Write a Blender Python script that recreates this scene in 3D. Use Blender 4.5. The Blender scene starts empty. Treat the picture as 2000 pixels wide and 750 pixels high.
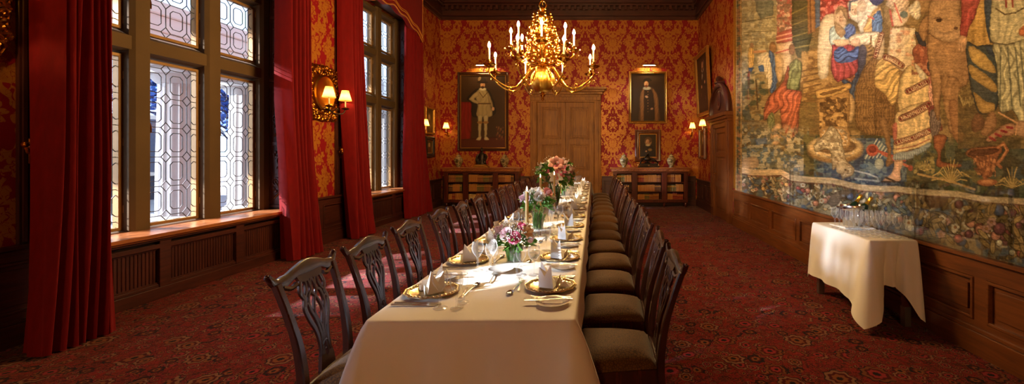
import bpy, math, random
import numpy as np
from mathutils import Vector, Matrix
PI = math.pi
R_ = math.radians
SC = bpy.context.scene
COL = SC.collection
random.seed(7)

# ---------------------------------------------------------------- camera, world, suns, exposure
F_PX, VPX, VPY, EYE = 833.0, 1170.0, 300.0, 1.5
cam_d = bpy.data.cameras.new('camera')
cam_d.sensor_width = 36.0
cam_d.lens = 36.0 * F_PX / 2000.0
cam_d.shift_x = (1000 - VPX) / 2000.0
cam_d.shift_y = -(375 - VPY) / 2000.0
cam_d.clip_start = 0.05
cam = bpy.data.objects.new('camera', cam_d)
cam.location = (0, 0, EYE)
cam.rotation_euler = (PI / 2, 0, 0)
COL.objects.link(cam)
SC.camera = cam

SC.view_settings.view_transform = 'Standard'
SC.view_settings.look = 'None'
SC.view_settings.gamma = 1.0
SC.view_settings.use_curve_mapping = False
SC.view_settings.exposure = 0.0
try:
    SC.cycles.use_denoising = True
    SC.cycles.max_bounces = 8
    SC.cycles.transparent_max_bounces = 48
    SC.cycles.diffuse_bounces = 4
    SC.cycles.glossy_bounces = 3
    SC.cycles.sample_clamp_indirect = 4.0
    SC.cycles.caustics_reflective = False
    SC.cycles.caustics_refractive = False
except Exception:
    pass

world = bpy.data.worlds.new('world')
SC.world = world
world.use_nodes = True
wn = world.node_tree
bg = wn.nodes['Background']
bg.inputs['Color'].default_value = (0.66, 0.80, 1.0, 1)
bg.inputs['Strength'].default_value = 2.3


def sun(name, dirv, strength, color, angle):
    d = bpy.data.lights.new(name, 'SUN')
    d.energy = strength
    d.color = color
    d.angle = R_(angle)
    o = bpy.data.objects.new(name, d)
    o.rotation_euler = Vector(dirv).to_track_quat('-Z', 'Y').to_euler()
    o.location = (-12, 0, 8)
    COL.objects.link(o)
    return o


sun('sun', (1, 0.58, -0.50), 21.0, (1.0, 0.95, 0.92), 0.6)
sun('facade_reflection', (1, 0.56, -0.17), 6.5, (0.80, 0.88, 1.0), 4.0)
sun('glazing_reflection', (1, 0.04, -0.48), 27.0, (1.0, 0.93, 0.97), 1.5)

# ---------------------------------------------------------------- helpers


def S(r, g, b):
    def c(x):
        x /= 255.0
        return x / 12.92 if x <= 0.04045 else ((x + 0.055) / 1.055) ** 2.4
    return (c(r), c(g), c(b), 1.0)


def frame(t, prev=None):
    t = t.normalized()
    if prev is None:
        a = Vector((0, 0, 1)) if abs(t.z) < 0.9 else Vector((1, 0, 0))
        n = t.cross(a).normalized()
    else:
        n = prev - t * prev.dot(t)
        if n.length < 1e-6:
            n = t.orthogonal()
        n.normalize()
    return t, n, t.cross(n).normalized()


def smooth_path(pts, k=5):
    P = [Vector(p) for p in pts]
    out = []
    n = len(P)
    for i in range(n - 1):
        p0, p1, p2, p3 = P[max(i - 1, 0)], P[i], P[i + 1], P[min(i + 2, n - 1)]
        for j in range(k):
            t = j / k
            out.append(0.5 * ((2 * p1) + (p2 - p0) * t + (2 * p0 - 5 * p1 + 4 * p2 - p3) * t * t
                              + (3 * p1 - p0 - 3 * p2 + p3) * t ** 3))
    out.append(P[-1])
    return out


class MB:
    def __init__(s):
        s.v, s.f, s.m = [], [], []

    def add(s, vs, fs, M=None, mi=0):
        o = len(s.v)
        if M is not None:
            vs = [M @ Vector(v) for v in vs]
        s.v += [tuple(v) for v in vs]
        s.f += [tuple(i + o for i in f) for f in fs]
        s.m += [mi] * len(fs)
        return s

    def box(s, x0, x1, y0, y1, z0, z1, M=None, mi=0, ch=0.0):
        e_ = 0.00008 + 0.0006 * ((len(s.f) * 0.0618034 + 0.37) % 1.0)      # no two boxes share a plane
        x0, x1, y0, y1, z0, z1 = x0 - e_, x1 + e_, y0 - e_, y1 + e_, z0 - e_, z1 + e_
        if ch <= 0:
            vs = [(x, y, z) for x in (x0, x1) for y in (y0, y1) for z in (z0, z1)]
            fs = [(0, 1, 3, 2), (4, 6, 7, 5), (0, 4, 5, 1), (2, 3, 7, 6), (0, 2, 6, 4), (1, 5, 7, 3)]
            return s.add(vs, fs, M, mi)
        # chamfered box
        X, Y, Z = (x0, x1), (y0, y1), (z0, z1)
        vs, idx = [], {}
        sg = (1, -1)
        for i in (0, 1):
            for j in (0, 1):
                for k in (0, 1):
                    for a in range(3):
                        p = [X[i] + sg[i] * ch, Y[j] + sg[j] * ch, Z[k] + sg[k] * ch]
                        p[a] = (X, Y, Z)[a][(i, j, k)[a]]
                        idx[(i, j, k, a)] = len(vs)
                        vs.append(p)
        fs = []
        for a in range(3):
            b, c = (a + 1) % 3, (a + 2) % 3
            for e in (0, 1):
                q = []
                for (m, n) in ((0, 0), (1, 0), (1, 1), (0, 1)):
                    t = [0, 0, 0]
                    t[a], t[b], t[c] = e, m, n
                    q.append(idx[(t[0], t[1], t[2], a)])
                fs.append(tuple(q if e else q[::-1]))
            for m in (0, 1):
                for n in (0, 1):
                    t0, t1 = [0, 0, 0], [0, 0, 0]
                    t0[a], t1[a] = 0, 1
                    t0[b] = t1[b] = m
                    t0[c] = t1[c] = n
                    fs.append((idx[(*t0, b)], idx[(*t1, b)], idx[(*t1, c)], idx[(*t0, c)]))
        for i in (0, 1):
            for j in (0, 1):
                for k in (0, 1):
                    fs.append((idx[(i, j, k, 0)], idx[(i, j, k, 1)], idx[(i, j, k, 2)]))
        return s.add(vs, fs, M, mi)

    def tube(s, pts, r, n=8, M=None, mi=0, closed=False, asp=1.0):
        P = [Vector(p) for p in pts]
        k = len(P)
        rr = r if isinstance(r, (list, tuple)) else [r] * k
        vs, fs, pn = [], [], None
        for i in range(k):
            if closed:
                t = P[(i + 1) % k] - P[i - 1]
            else:
                t = P[min(i + 1, k - 1)] - P[max(i - 1, 0)]
            if t.length < 1e-9:
                t = Vector((0, 0, 1))
            _, a, b = frame(t, pn)
            pn = a
            for j in range(n):
                q = 2 * PI * j / n
                vs.append(P[i] + a * (math.cos(q) * rr[i]) + b * (math.sin(q) * rr[i] * asp))
        for i in range(k if closed else k - 1):
            for j in range(n):
                i2 = (i + 1) % k
                fs.append((i * n + j, i * n + (j + 1) % n, i2 * n + (j + 1) % n, i2 * n + j))
        if not closed:
            fs.append(tuple(range(n))[::-1])
            fs.append(tuple((k - 1) * n + j for j in range(n)))
        return s.add(vs, fs, M, mi)

    def strip(s, pts, w, t, nrm, M=None, mi=0):
        """rectangular section swept along pts; nrm = thickness direction, w / t may be lists"""
        P = [Vector(p) for p in pts]
        k = len(P)
        W = w if isinstance(w, (list, tuple)) else [w] * k
        T = t if isinstance(t, (list, tuple)) else [t] * k
        N0 = Vector(nrm)
        vs, fs = [], []
        for i in range(k):
            tg = (P[min(i + 1, k - 1)] - P[max(i - 1, 0)]).normalized()
            nn = (N0 - tg * N0.dot(tg)).normalized()
            side = tg.cross(nn).normalized()
            c = 0.28
            for (a, b) in ((-1, -1 + c), (-1 + c, -1), (1 - c, -1), (1, -1 + c), (1, 1 - c), (1 - c, 1), (-1 + c, 1), (-1, 1 - c)):
                vs.append(P[i] + side * (a * W[i] / 2) + nn * (b * T[i] / 2))
        for i in range(k - 1):
            for j in range(8):
                fs.append((i * 8 + j, i * 8 + (j + 1) % 8, (i + 1) * 8 + (j + 1) % 8, (i + 1) * 8 + j))
        fs.append(tuple(range(8))[::-1])
        fs.append(tuple((k - 1) * 8 + j for j in range(8)))
        return s.add(vs, fs, M, mi)

    def lathe(s, prof, n=24, c=(0, 0, 0), M=None, mi=0, lobes=0, amp=0.0, sy=1.0):
        vs, fs = [], []
        k = len(prof)
        for (r, z) in prof:
            for j in range(n):
                q = 2 * PI * j / n
                rr = r * (1 + amp * abs(math.cos(lobes * q / 2)) - amp) if lobes else r
                vs.append((c[0] + rr * math.cos(q), c[1] + rr * math.sin(q) * sy, c[2] + z))
        for i in range(k - 1):
            for j in range(n):
                fs.append((i * n + j, i * n + (j + 1) % n, (i + 1) * n + (j + 1) % n, (i + 1) * n + j))
        if prof[0][0] > 1e-5:
            fs.append(tuple(range(n))[::-1])
        if prof[-1][0] > 1e-5:
            fs.append(tuple((k - 1) * n + j for j in range(n)))
        return s.add(vs, fs, M, mi)

    def prism(s, poly, fn, d0, d1, M=None, mi=0):
        """poly (a,b) extruded from d0 to d1; fn(a,b,d) -> xyz"""
        n = len(poly)
        vs = [fn(a, b, d0) for a, b in poly] + [fn(a, b, d1) for a, b in poly]
        fs = [(i, (i + 1) % n, n + (i + 1) % n, n + i) for i in range(n)]
        fs += [tuple(range(n))[::-1], tuple(range(n, 2 * n))]
        return s.add(vs, fs, M, mi)

    def sph(s, c, r, sc=(1, 1, 1), n=10, M=None, mi=0):
        vs, fs = [], []
        m = max(5, n // 2 + 1)
        for i in range(m + 1):
            a = PI * i / m
            rr = max(math.sin(a), 1e-4)
            for j in range(n):
                q = 2 * PI * j / n
                vs.append((c[0] + r * sc[0] * rr * math.cos(q), c[1] + r * sc[1] * rr * math.sin(q), c[2] - r * sc[2] * math.cos(a)))
        for i in range(m):
            for j in range(n):
                fs.append((i * n + j, i * n + (j + 1) % n, (i + 1) * n + (j + 1) % n, (i + 1) * n + j))
        return s.add(vs, fs, M, mi)

    def grid(s, nx, ny, fn, M=None, mi=0):
        vs = [fn(i / nx, j / ny) for j in range(ny + 1) for i in range(nx + 1)]
        fs = [(j * (nx + 1) + i, j * (nx + 1) + i + 1, (j + 1) * (nx + 1) + i + 1, (j + 1) * (nx + 1) + i)
              for j in range(ny) for i in range(nx)]
        return s.add(vs, fs, M, mi)

    def build(s, name, mat, parent=None, smooth=38, loc=None):
        me = bpy.data.meshes.new(name)
        me.from_pydata(s.v, [], s.f)
        mats = mat if isinstance(mat, (list, tuple)) else [mat]
        for m in mats:
            me.materials.append(m)
        if len(mats) > 1:
            me.polygons.foreach_set('material_index', s.m)
        if smooth:
            me.shade_smooth()
            me.set_sharp_from_angle(angle=R_(smooth))
        me.update()
        o = bpy.data.objects.new(name, me)
        COL.objects.link(o)
        if parent is not None:
            o.parent = parent
        if loc is not None:
            o.location = loc
        return o


def tag(o, label=None, cat=None, group=None, kind=None):
    if label:
        o['label'] = label
    if cat:
        o['category'] = cat
    if group:
        o['group'] = group
    if kind:
        o['kind'] = kind
    return o


def thing(name, label, cat, loc=(0, 0, 0), rz=0.0, group=None):
    o = bpy.data.objects.new(name, None)
    o.empty_display_size = 0.1
    o.location = loc
    o.rotation_euler = (0, 0, rz)
    COL.objects.link(o)
    return tag(o, label, cat, group)


def struct(o):
    o['kind'] = 'structure'
    return o


def copy_tree(o, parent=None):
    c = o.copy()
    COL.objects.link(c)
    if parent is not None:
        c.parent = parent
    for ch in list(KIDS.get(o.name, [])):
        copy_tree(ch, c)
    return c


KIDS = {}


def freeze(root):
    """remember the children of a prototype so it can be copied in a loop"""
    def rec(o):
        KIDS[o.name] = [c for c in o.children]
        for c in o.children:
            rec(c)
    rec(root)
    return root


def dup(root, loc, rz=None, label=None, group=None, scale=None):
    r = copy_tree(root)
    r.location = loc
    if rz is not None:
        r.rotation_euler = (0, 0, rz)
    if label:
        r['label'] = label
    if group:
        r['group'] = group
    if scale:
        r.scale = scale
    return r


ORD = ['first', 'second', 'third', 'fourth', 'fifth', 'sixth', 'seventh', 'eighth', 'ninth', 'tenth', 'eleventh',
       'twelfth', 'thirteenth', 'fourteenth', 'fifteenth', 'sixteenth', 'seventeenth', 'eighteenth', 'nineteenth', 'twentieth', 'twenty-first', 'twenty-second']

# ---------------------------------------------------------------- materials


class NT:
    """terse node-tree builder"""

    def __init__(s, name):
        s.mat = bpy.data.materials.new(name)
        s.mat.use_nodes = True
        s.t = s.mat.node_tree
        s.bsdf = s.t.nodes['Principled BSDF']
        s.out = s.t.nodes['Material Output']

    def n(s, typ, **kw):
        nd = s.t.nodes.new(typ)
        for k, v in kw.items():
            if hasattr(nd, k) and k not in ('inputs',):
                setattr(nd, k, v)
        return nd

    def link(s, a, b):
        s.t.links.new(a, b)

    def put(s, sock, v):
        if hasattr(v, 'is_output') or isinstance(v, bpy.types.NodeSocket):
            s.t.links.new(v, sock)
        else:
            sock.default_value = v

    def math(s, op, a, b=None, c=None, clamp=False):
        nd = s.t.nodes.new('ShaderNodeMath')
        nd.operation = op
        nd.use_clamp = clamp
        s.put(nd.inputs[0], a)
        if b is not None:
            s.put(nd.inputs[1], b)
        if c is not None:
            s.put(nd.inputs[2], c)
        return nd.outputs[0]

    def mix(s, f, a, b, blend='MIX'):
        nd = s.t.nodes.new('ShaderNodeMix')
        nd.data_type = 'RGBA'
        nd.blend_type = blend
        s.put(nd.inputs[0], f)
        s.put(nd.inputs[6], a)
        s.put(nd.inputs[7], b)
        return nd.outputs[2]

    def coord(s, which='Object'):
        return s.t.nodes.new('ShaderNodeTexCoord').outputs[which]

    def sep(s, v):
        nd = s.t.nodes.new('ShaderNodeSeparateXYZ')
        s.link(v, nd.inputs[0])
        return nd.outputs

    def comb(s, x, y, z):
        nd = s.t.nodes.new('ShaderNodeCombineXYZ')
        for i, q in enumerate((x, y, z)):
            s.put(nd.inputs[i], q)
        return nd.outputs[0]

    def mapping(s, v, scale=(1, 1, 1), loc=(0, 0, 0), rot=(0, 0, 0)):
        nd = s.t.nodes.new('ShaderNodeMapping')
        s.link(v, nd.inputs[0])
        nd.inputs['Scale'].default_value = scale
        nd.inputs['Location'].default_value = loc
        nd.inputs['Rotation'].default_value = rot
        return nd.outputs[0]

    def noise(s, v, scale, detail=2, rough=0.5, dist=0.0, col=False):
        nd = s.t.nodes.new('ShaderNodeTexNoise')
        if v is not None:
            s.link(v, nd.inputs['Vector'])
        nd.inputs['Scale'].default_value = scale
        nd.inputs['Detail'].default_value = detail
        nd.inputs['Roughness'].default_value = rough
        nd.inputs['Distortion'].default_value = dist
        return nd.outputs[1 if col else 0]

    def step(s, v, lo, hi):
        nd = s.t.nodes.new('ShaderNodeMapRange')
        nd.interpolation_type = 'SMOOTHSTEP'
        s.put(nd.inputs[0], v)
        nd.inputs[1].default_value = lo
        nd.inputs[2].default_value = hi
        return nd.outputs[0]

    def ramp(s, v, stops):
        nd = s.t.nodes.new('ShaderNodeValToRGB')
        s.link(v, nd.inputs[0])
        e = nd.color_ramp.elements
        while len(e) < len(stops):
            e.new(0.5)
        for i, (p, c) in enumerate(stops):
            e[i].position = p
            e[i].color = c
        return nd.outputs[0]

    def bump(s, h, strength=0.3, dist=0.01):
        nd = s.t.nodes.new('ShaderNodeBump')
        s.link(h, nd.inputs['Height'])
        nd.inputs['Strength'].default_value = strength
        nd.inputs['Distance'].default_value = dist
        s.link(nd.outputs[0], s.bsdf.inputs['Normal'])

    def set(s, **kw):
        names = dict(color='Base Color', rough='Roughness', metal='Metallic', spec='Specular IOR Level', sheen='Sheen Weight',
                     coat='Coat Weight', emit='Emission Color', es='Emission Strength', alpha='Alpha', sss='Subsurface Weight', trans='Transmission Weight')
        for k, v in kw.items():
            s.put(s.bsdf.inputs[names[k]], v)
        return s


def plain(name, col, rough=0.5, metal=0.0, spec=0.5, var=0.12, vscale=9.0, bump=0.0, bscale=60.0, **kw):
    m = NT(name)
    co = m.coord()
    nz = m.noise(co, vscale, 3)
    dark = tuple(c * (1 - var) for c in col[:3]) + (1,)
    lite = tuple(min(1, c * (1 + var)) for c in col[:3]) + (1,)
    m.set(color=m.mix(nz, dark, lite), rough=rough, metal=metal, spec=spec, **kw)
    if bump:
        m.bump(m.noise(co, bscale, 3), bump, 0.004)
    return m.mat


def wood(name, dark, lite, scale=(3, 3, 30), rough=0.35, axis='z', coat=0.2):
    m = NT(name)
    sc = {'z': (22, 22, 1.6), 'x': (1.6, 22, 22), 'y': (22, 1.6, 22)}[axis]
    co = m.mapping(m.coord(), sc)
    g = m.noise(co, 1.6, 5, 0.6, 0.6)
    g2 = m.noise(m.coord(), 2.2, 2)
    f = m.math('ADD', m.math('MULTIPLY', g, 0.8), m.math('MULTIPLY', g2, 0.35))
    m.set(color=m.ramp(f, [(0.35, dark), (0.75, lite)]), rough=rough, coat=coat)
    m.bsdf.inputs['Coat Roughness'].default_value = 0.25
    m.bump(g, 0.08, 0.002)
    return m.mat


M = {}
M['mahog'] = wood('mahogany', S(44, 15, 9), S(98, 40, 22), rough=0.28)
M['mahog_y'] = wood('mahogany_long', S(44, 15, 9), S(98, 40, 22), rough=0.28, axis='y')
M['chair'] = wood('chair_mahogany', S(30, 12, 8), S(70, 30, 17), rough=0.26, coat=0.5)
M['oak_dark'] = wood('dark_oak', S(40, 17, 12), S(82, 38, 26), rough=0.4)
M['oak_dark_x'] = wood('dark_oak_across', S(40, 17, 12), S(82, 38, 26), rough=0.4, axis='x')
M['oak_dark_y'] = wood('dark_oak_long', S(40, 17, 12), S(82, 38, 26), rough=0.4, axis='y')
M['oak_mid'] = wood('brown_oak', S(78, 40, 17), S(124, 70, 30), rough=0.38)
M['oak_mid_y'] = wood('brown_oak_long', S(78, 40, 17), S(124, 70, 30), rough=0.38, axis='y')
M['door'] = wood('door_oak', S(100, 56, 8), S(168, 106, 22), rough=0.55, coat=0.0)
M['sill'] = wood('sill_wood', S(120, 62, 30), S(190, 118, 66), rough=0.3, axis='y', coat=0.5)
M['ebony'] = plain('ebony', S(30, 20, 16), 0.4)
M['stone'] = plain('sandstone', S(86, 63, 30), 0.85, var=0.2, vscale=3, bump=0.15)
M['stone_out'] = plain('pale_limestone', S(165, 163, 160), 0.9, var=0.1, vscale=2)
M['stone_pale'] = plain('limestone_brightened', S(226, 224, 222), 0.9, var=0.06, vscale=2)  # lighter copy of the limestone, brightened for parts the sun misses
M['brass'] = plain('polished_brass', S(236, 180, 70), 0.16, 1.0, var=0.1)
M['brass_globe'] = plain('brushed_brass', S(240, 186, 76), 0.32, 0.95, var=0.08)
M['brass_dull'] = plain('aged_brass', S(170, 110, 40), 0.33, 1.0, var=0.3, vscale=25, bump=0.4, bscale=45)
M['bronze'] = plain('dark_bronze', S(58, 48, 38), 0.35, 0.8)
M['gilt'] = plain('gilt', S(190, 138, 62), 0.38, 0.8, var=0.3, vscale=30, bump=0.4, bscale=70)
M['silver'] = plain('silver', S(225, 222, 215), 0.2, 1.0, var=0.05)
M['goldplate'] = plain('gilded_charger', S(244, 222, 172), 0.27, 0.92, var=0.12, vscale=30)
M['china'] = plain('white_china', S(236, 232, 224), 0.15, var=0.02, coat=0.4)
M['linen'] = plain('white_linen', S(238, 232, 222), 0.85, var=0.03, bump=0.05, bscale=220)
M['napkin'] = plain('napkin_linen', S(244, 240, 232), 0.8, var=0.02, bump=0.04, bscale=200)
M['wax'] = plain('beeswax', S(232, 200, 130), 0.45, var=0.05, sss=0.0)
M['wax_white'] = plain('ivory_candle_sleeve', S(250, 236, 200), 0.5, var=0.03)
M['leadm'] = plain('lead', S(70, 68, 70), 0.5, 0.6)
M['green'] = plain('leaf_green', S(84, 140, 48), 0.5, var=0.5, vscale=30)
M['green_grey'] = plain('eucalyptus', S(120, 140, 110), 0.6, var=0.3, vscale=30)
M['pink'] = plain('pink_petal', S(255, 212, 222), 0.6, var=0.25, vscale=40)
M['coral'] = plain('coral_petal', S(255, 176, 166), 0.6, var=0.25, vscale=40)
M['hotpink'] = plain('deep_pink_petal', S(250, 130, 172), 0.6, var=0.25, vscale=40)
M['cream'] = plain('cream_petal', S(252, 238, 214), 0.6, var=0.1, vscale=40)
M['peach'] = plain('peach_petal', S(252, 214, 176), 0.6, var=0.2, vscale=40)
M['white'] = plain('white_petal', S(250, 248, 244), 0.6, var=0.05)
M['black'] = plain('black', S(16, 14, 14), 0.4)
M['bottle'] = plain('green_bottle_glass', S(20, 44, 24), 0.08, coat=0.6)
M['foil'] = plain('gold_foil', S(230, 180, 60), 0.25, 0.9, var=0.2, vscale=60, bump=0.3, bscale=120)


def emis(name, col, strength):
    m = NT(name)
    m.set(color=(0, 0, 0, 1), emit=col, es=strength)
    return m.mat


M['bulb'] = emis('candle_bulb_glow', (1.0, 0.63, 0.25, 1), 2650.0)
M['flame'] = emis('candle_flame', (1.0, 0.62, 0.22, 1), 45.0)
M['lampbulb'] = emis('sconce_bulb_glow', (1.0, 0.62, 0.22, 1), 380.0)
M['tubeglow'] = emis('picture_light_tube', (1.0, 0.68, 0.30, 1), 260.0)

m = NT('lamp_shade_silk')
tr = m.n('ShaderNodeBsdfTranslucent')
tr.inputs[0].default_value = (0.85, 0.55, 0.14, 1)
em = m.n('ShaderNodeEmission')
em.inputs[0].default_value = (1.0, 0.56, 0.09, 1)
em.inputs[1].default_value = 0.85
ad = m.n('ShaderNodeAddShader')
m.link(tr.outputs[0], ad.inputs[0])
m.link(em.outputs[0], ad.inputs[1])
m.link(ad.outputs[0], m.out.inputs[0])
M['shade'] = m.mat


def glass(name, tint=(1, 1, 1, 1), lo=0.04, hi=0.75, power=3.0, rough=0.02, edge_white=0.0):
    m = NT(name)
    t = m.n('ShaderNodeBsdfTransparent')
    t.inputs[0].default_value = tint
    g = m.n('ShaderNodeBsdfGlossy')
    g.inputs['Roughness'].default_value = rough
    g.inputs['Color'].default_value = (1, 1, 1, 1)
    lw = m.n('ShaderNodeLayerWeight')
    lw.inputs[0].default_value = 0.5
    f = m.math('POWER', lw.outputs['Facing'], power)
    f = m.math('MULTIPLY_ADD', f, hi - lo, lo)
    mx = m.n('ShaderNodeMixShader')
    m.link(f, mx.inputs[0])
    m.link(t.outputs[0], mx.inputs[1])
    df = m.n('ShaderNodeBsdfDiffuse')  # white diffuse stands in for bright highlights along the glass edges
    df.inputs[0].default_value = (1, 1, 1, 1)
    m2 = m.n('ShaderNodeMixShader')
    m2.inputs[0].default_value = edge_white
    m.link(g.outputs[0], m2.inputs[1])
    m.link(df.outputs[0], m2.inputs[2])
    m.link(m2.outputs[0], mx.inputs[2])
    m.link(mx.outputs[0], m.out.inputs[0])
    return m.mat


M['glass'] = glass('clear_glass', (0.98, 0.985, 0.985, 1), 0.05, 1.0, 2.8, 0.0, 0.5)
M['vase_glass'] = glass('vase_glass', (0.97, 0.98, 0.97, 1), 0.04, 0.6, 3.0, 0.03, 0.08)
M['pane'] = glass('window_glass', (0.93, 0.96, 1.0, 1), 0.03, 0.5, 4.0)
M['guard'] = glass('acrylic_guard', (0.95, 0.97, 0.97, 1), 0.06, 0.4, 3.0)
M['vase_green'] = glass('green_water_vase', (0.62, 0.82, 0.55, 1), 0.06, 0.8, 2.5)

# red velvet
m = NT('red_velvet')
co = m.coord()
nz = m.noise(m.mapping(co, (9, 9, 2)), 3.0, 4, 0.6)
m.set(color=m.mix(nz, S(92, 6, 8), S(132, 11, 14)), rough=0.75, sheen=0.2, spec=0.15)
m.bsdf.inputs['Sheen Tint'].default_value = (1, 0.35, 0.35, 1)
m.bump(m.noise(m.mapping(co, (90, 90, 60)), 1.0, 2), 0.1, 0.003)
M['velvet'] = m.mat
M['goldtrim'] = plain('gold_braid', S(200, 130, 50), 0.6, var=0.3, vscale=60)


def damask(name, ax, red=S(150, 10, 26), gold=S(200, 128, 44), per=0.80, vper=1.46):
    m = NT(name)
    co = m.sep(m.coord())
    u = m.math('DIVIDE', co[ax], per)
    v = m.math('DIVIDE', co[2], vper)
    col = m.math('FLOOR', u)
    odd = m.math('MODULO', m.math('ABSOLUTE', col), 2.0)
    vv = m.math('ADD', v, m.math('MULTIPLY', odd, 0.5))
    pu = m.math('PINGPONG', u, 0.5)                       # mirrored about the motif's spine
    pu2 = m.math('ABSOLUTE', m.math('SUBTRACT', m.math('FRACT', u), 0.5))
    a = m.math('MULTIPLY', vv, 2 * PI)
    cs, sn = m.math('COSINE', a), m.math('SINE', a)
    vec = m.comb(m.math('MULTIPLY', pu2, 5.2), m.math('MULTIPLY', cs, 1.15), m.math('MULTIPLY', sn, 1.15))
    n1 = m.noise(vec, 1.25, 1.5, 0.5, 1.6)
    n2 = m.noise(vec, 2.9, 1.0, 0.5, 1.0)
    x = m.math('MULTIPLY', pu2, per)

    def dz(c):
        return m.math('MULTIPLY', m.math('SUBTRACT', m.math('FRACT', m.math('ADD', vv, 0.5 - c)), 0.5), vper)

    def palmette(xc, c, R, n, sq=1.0):
        dx = m.math('ADD', m.math('SUBTRACT', x, xc), m.math('MULTIPLY', m.math('SUBTRACT', n2, 0.5), 0.05))
        dy = m.math('MULTIPLY', dz(c), sq)
        r = m.math('SQRT', m.math('ADD', m.math('MULTIPLY', dx, dx), m.math('MULTIPLY', dy, dy)))
        th = m.math('ARCTAN2', dx, dy)
        cc = m.math('ABSOLUTE', m.math('COSINE', m.math('MULTIPLY', th, n / 2.0)))
        lim = m.math('MULTIPLY_ADD', cc, 0.34 * R, 0.66 * R)
        q = m.math('DIVIDE', r, lim)
        inside = m.math('SUBTRACT', 1.0, m.step(q, 0.97, 1.02))
        gap = m.math('MULTIPLY', m.step(q, 0.50, 0.53), m.math('SUBTRACT', 1.0, m.step(q, 0.60, 0.63)))
        spokes = m.math('MULTIPLY', m.math('SUBTRACT', 1.0, m.step(cc, 0.10, 0.2)), m.step(q, 0.55, 0.6))
        cut = m.math('MAXIMUM', gap, spokes)
        return m.math('MULTIPLY', inside, m.math('SUBTRACT', 1.0, cut))
    h = per / 2
    parts = [palmette(0.0, 0.22, 0.25, 13, 0.8), palmette(h, 0.70, 0.23, 11, 0.85), palmette(0.0, 0.60, 0.13, 7), palmette(h, 0.24, 0.12, 9), palmette(h * 0.5, 0.46, 0.09, 5), palmette(h * 0.52, 0.96, 0.10, 7)]
    xo = m.math('MULTIPLY_ADD', m.math('COSINE', m.math('MULTIPLY', vv, 2 * PI)), -0.155, h * 0.5)
    w_ = m.math('MULTIPLY_ADD', m.math('COSINE', m.math('MULTIPLY', vv, 2 * PI * 14)), 0.012, 0.022)
    dist_ = m.math('ABSOLUTE', m.math('SUBTRACT', x, xo))
    parts.append(m.math('SUBTRACT', 1.0, m.step(m.math('SUBTRACT', dist_, w_), -0.003, 0.003)))
    # leaves curling through the ground between the palmettes
    parts.append(m.step(n1, 0.545, 0.56))
    mask = parts[0]
    for p_ in parts[1:]:
        mask = m.math('MAXIMUM', mask, p_)
    veins = m.math('SUBTRACT', 1.0, m.step(m.math('ABSOLUTE', m.math('SUBTRACT', n2, 0.5)), 0.008, 0.018))
    mask = m.math('MULTIPLY', mask, m.math('SUBTRACT', 1.0, m.math('MULTIPLY', veins, 0.9)))
    fine = m.noise(m.coord(), 160, 2)
    c = m.mix(mask, red, gold)
    c = m.mix(m.math('MULTIPLY', fine, 0.35), c, (0.03, 0.004, 0.004, 1))
    m.set(color=c, rough=m.math('SUBTRACT', 0.6, m.math('MULTIPLY', mask, 0.2)), spec=0.35, metal=m.math('MULTIPLY', mask, 0.25))
    m.bump(mask, 0.08, 0.002)
    return m.mat


M['damask_x'] = damask('red_gold_damask_across', 0)
M['damask_y'] = damask('red_gold_damask_along', 1)

# seat fabric
m = NT('seat_damask')
co = m.coord()
vo = m.n('ShaderNodeTexVoronoi', feature='DISTANCE_TO_EDGE')
m.link(co, vo.inputs['Vector'])
vo.inputs['Scale'].default_value = 75
lines = m.step(vo.outputs['Distance'], 0.05, 0.13)
m.set(color=m.mix(lines, S(62, 36, 10), S(92, 58, 16)), rough=0.75, sheen=0.15, spec=0.2)
m.bump(lines, 0.25, 0.003)
M['seat'] = m.mat

# carpet
m = NT('red_persian_carpet')
co = m.coord()
flat0 = m.mapping(co, (1, 1, 0))
wv = m.n('ShaderNodeVectorMath', operation='MULTIPLY_ADD')
m.link(m.noise(flat0, 7.0, 3, 0.6, 0.0, True), wv.inputs[0])
wv.inputs[1].default_value = (0.06, 0.06, 0)
m.link(flat0, wv.inputs[2])
flat = wv.outputs[0]


def rosettes(scale, r0, pet, seedv, keep):
    vo = m.n('ShaderNodeTexVoronoi', feature='F1')
    vo.inputs['Randomness'].default_value = 0.75
    vo.inputs['Scale'].default_value = scale
    mp = m.mapping(flat, (1, 1, 1), seedv)
    m.link(mp, vo.inputs['Vector'])
    pos = m.sep(vo.outputs['Position'])
    cur = m.sep(mp)
    dx = m.math('SUBTRACT', cur[0], pos[0])
    dy = m.math('SUBTRACT', cur[1], pos[1])
    ang = m.math('ARCTAN2', dy, dx)
    rad = m.math('SQRT', m.math('ADD', m.math('MULTIPLY', dx, dx), m.math('MULTIPLY', dy, dy)))
    rndc = m.sep(vo.outputs['Color'])
    size = m.math('MULTIPLY_ADD', rndc[0], 0.6, 0.55)
    wob = m.math('MULTIPLY_ADD', m.math('COSINE', m.math('MULTIPLY', ang, float(pet))), 0.09, 1.0)
    t = m.math('DIVIDE', rad, m.math('MULTIPLY', m.math('MULTIPLY', size, wob), r0))
    return t, rndc, m.math('GREATER_THAN', rndc[2], keep)


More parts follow.
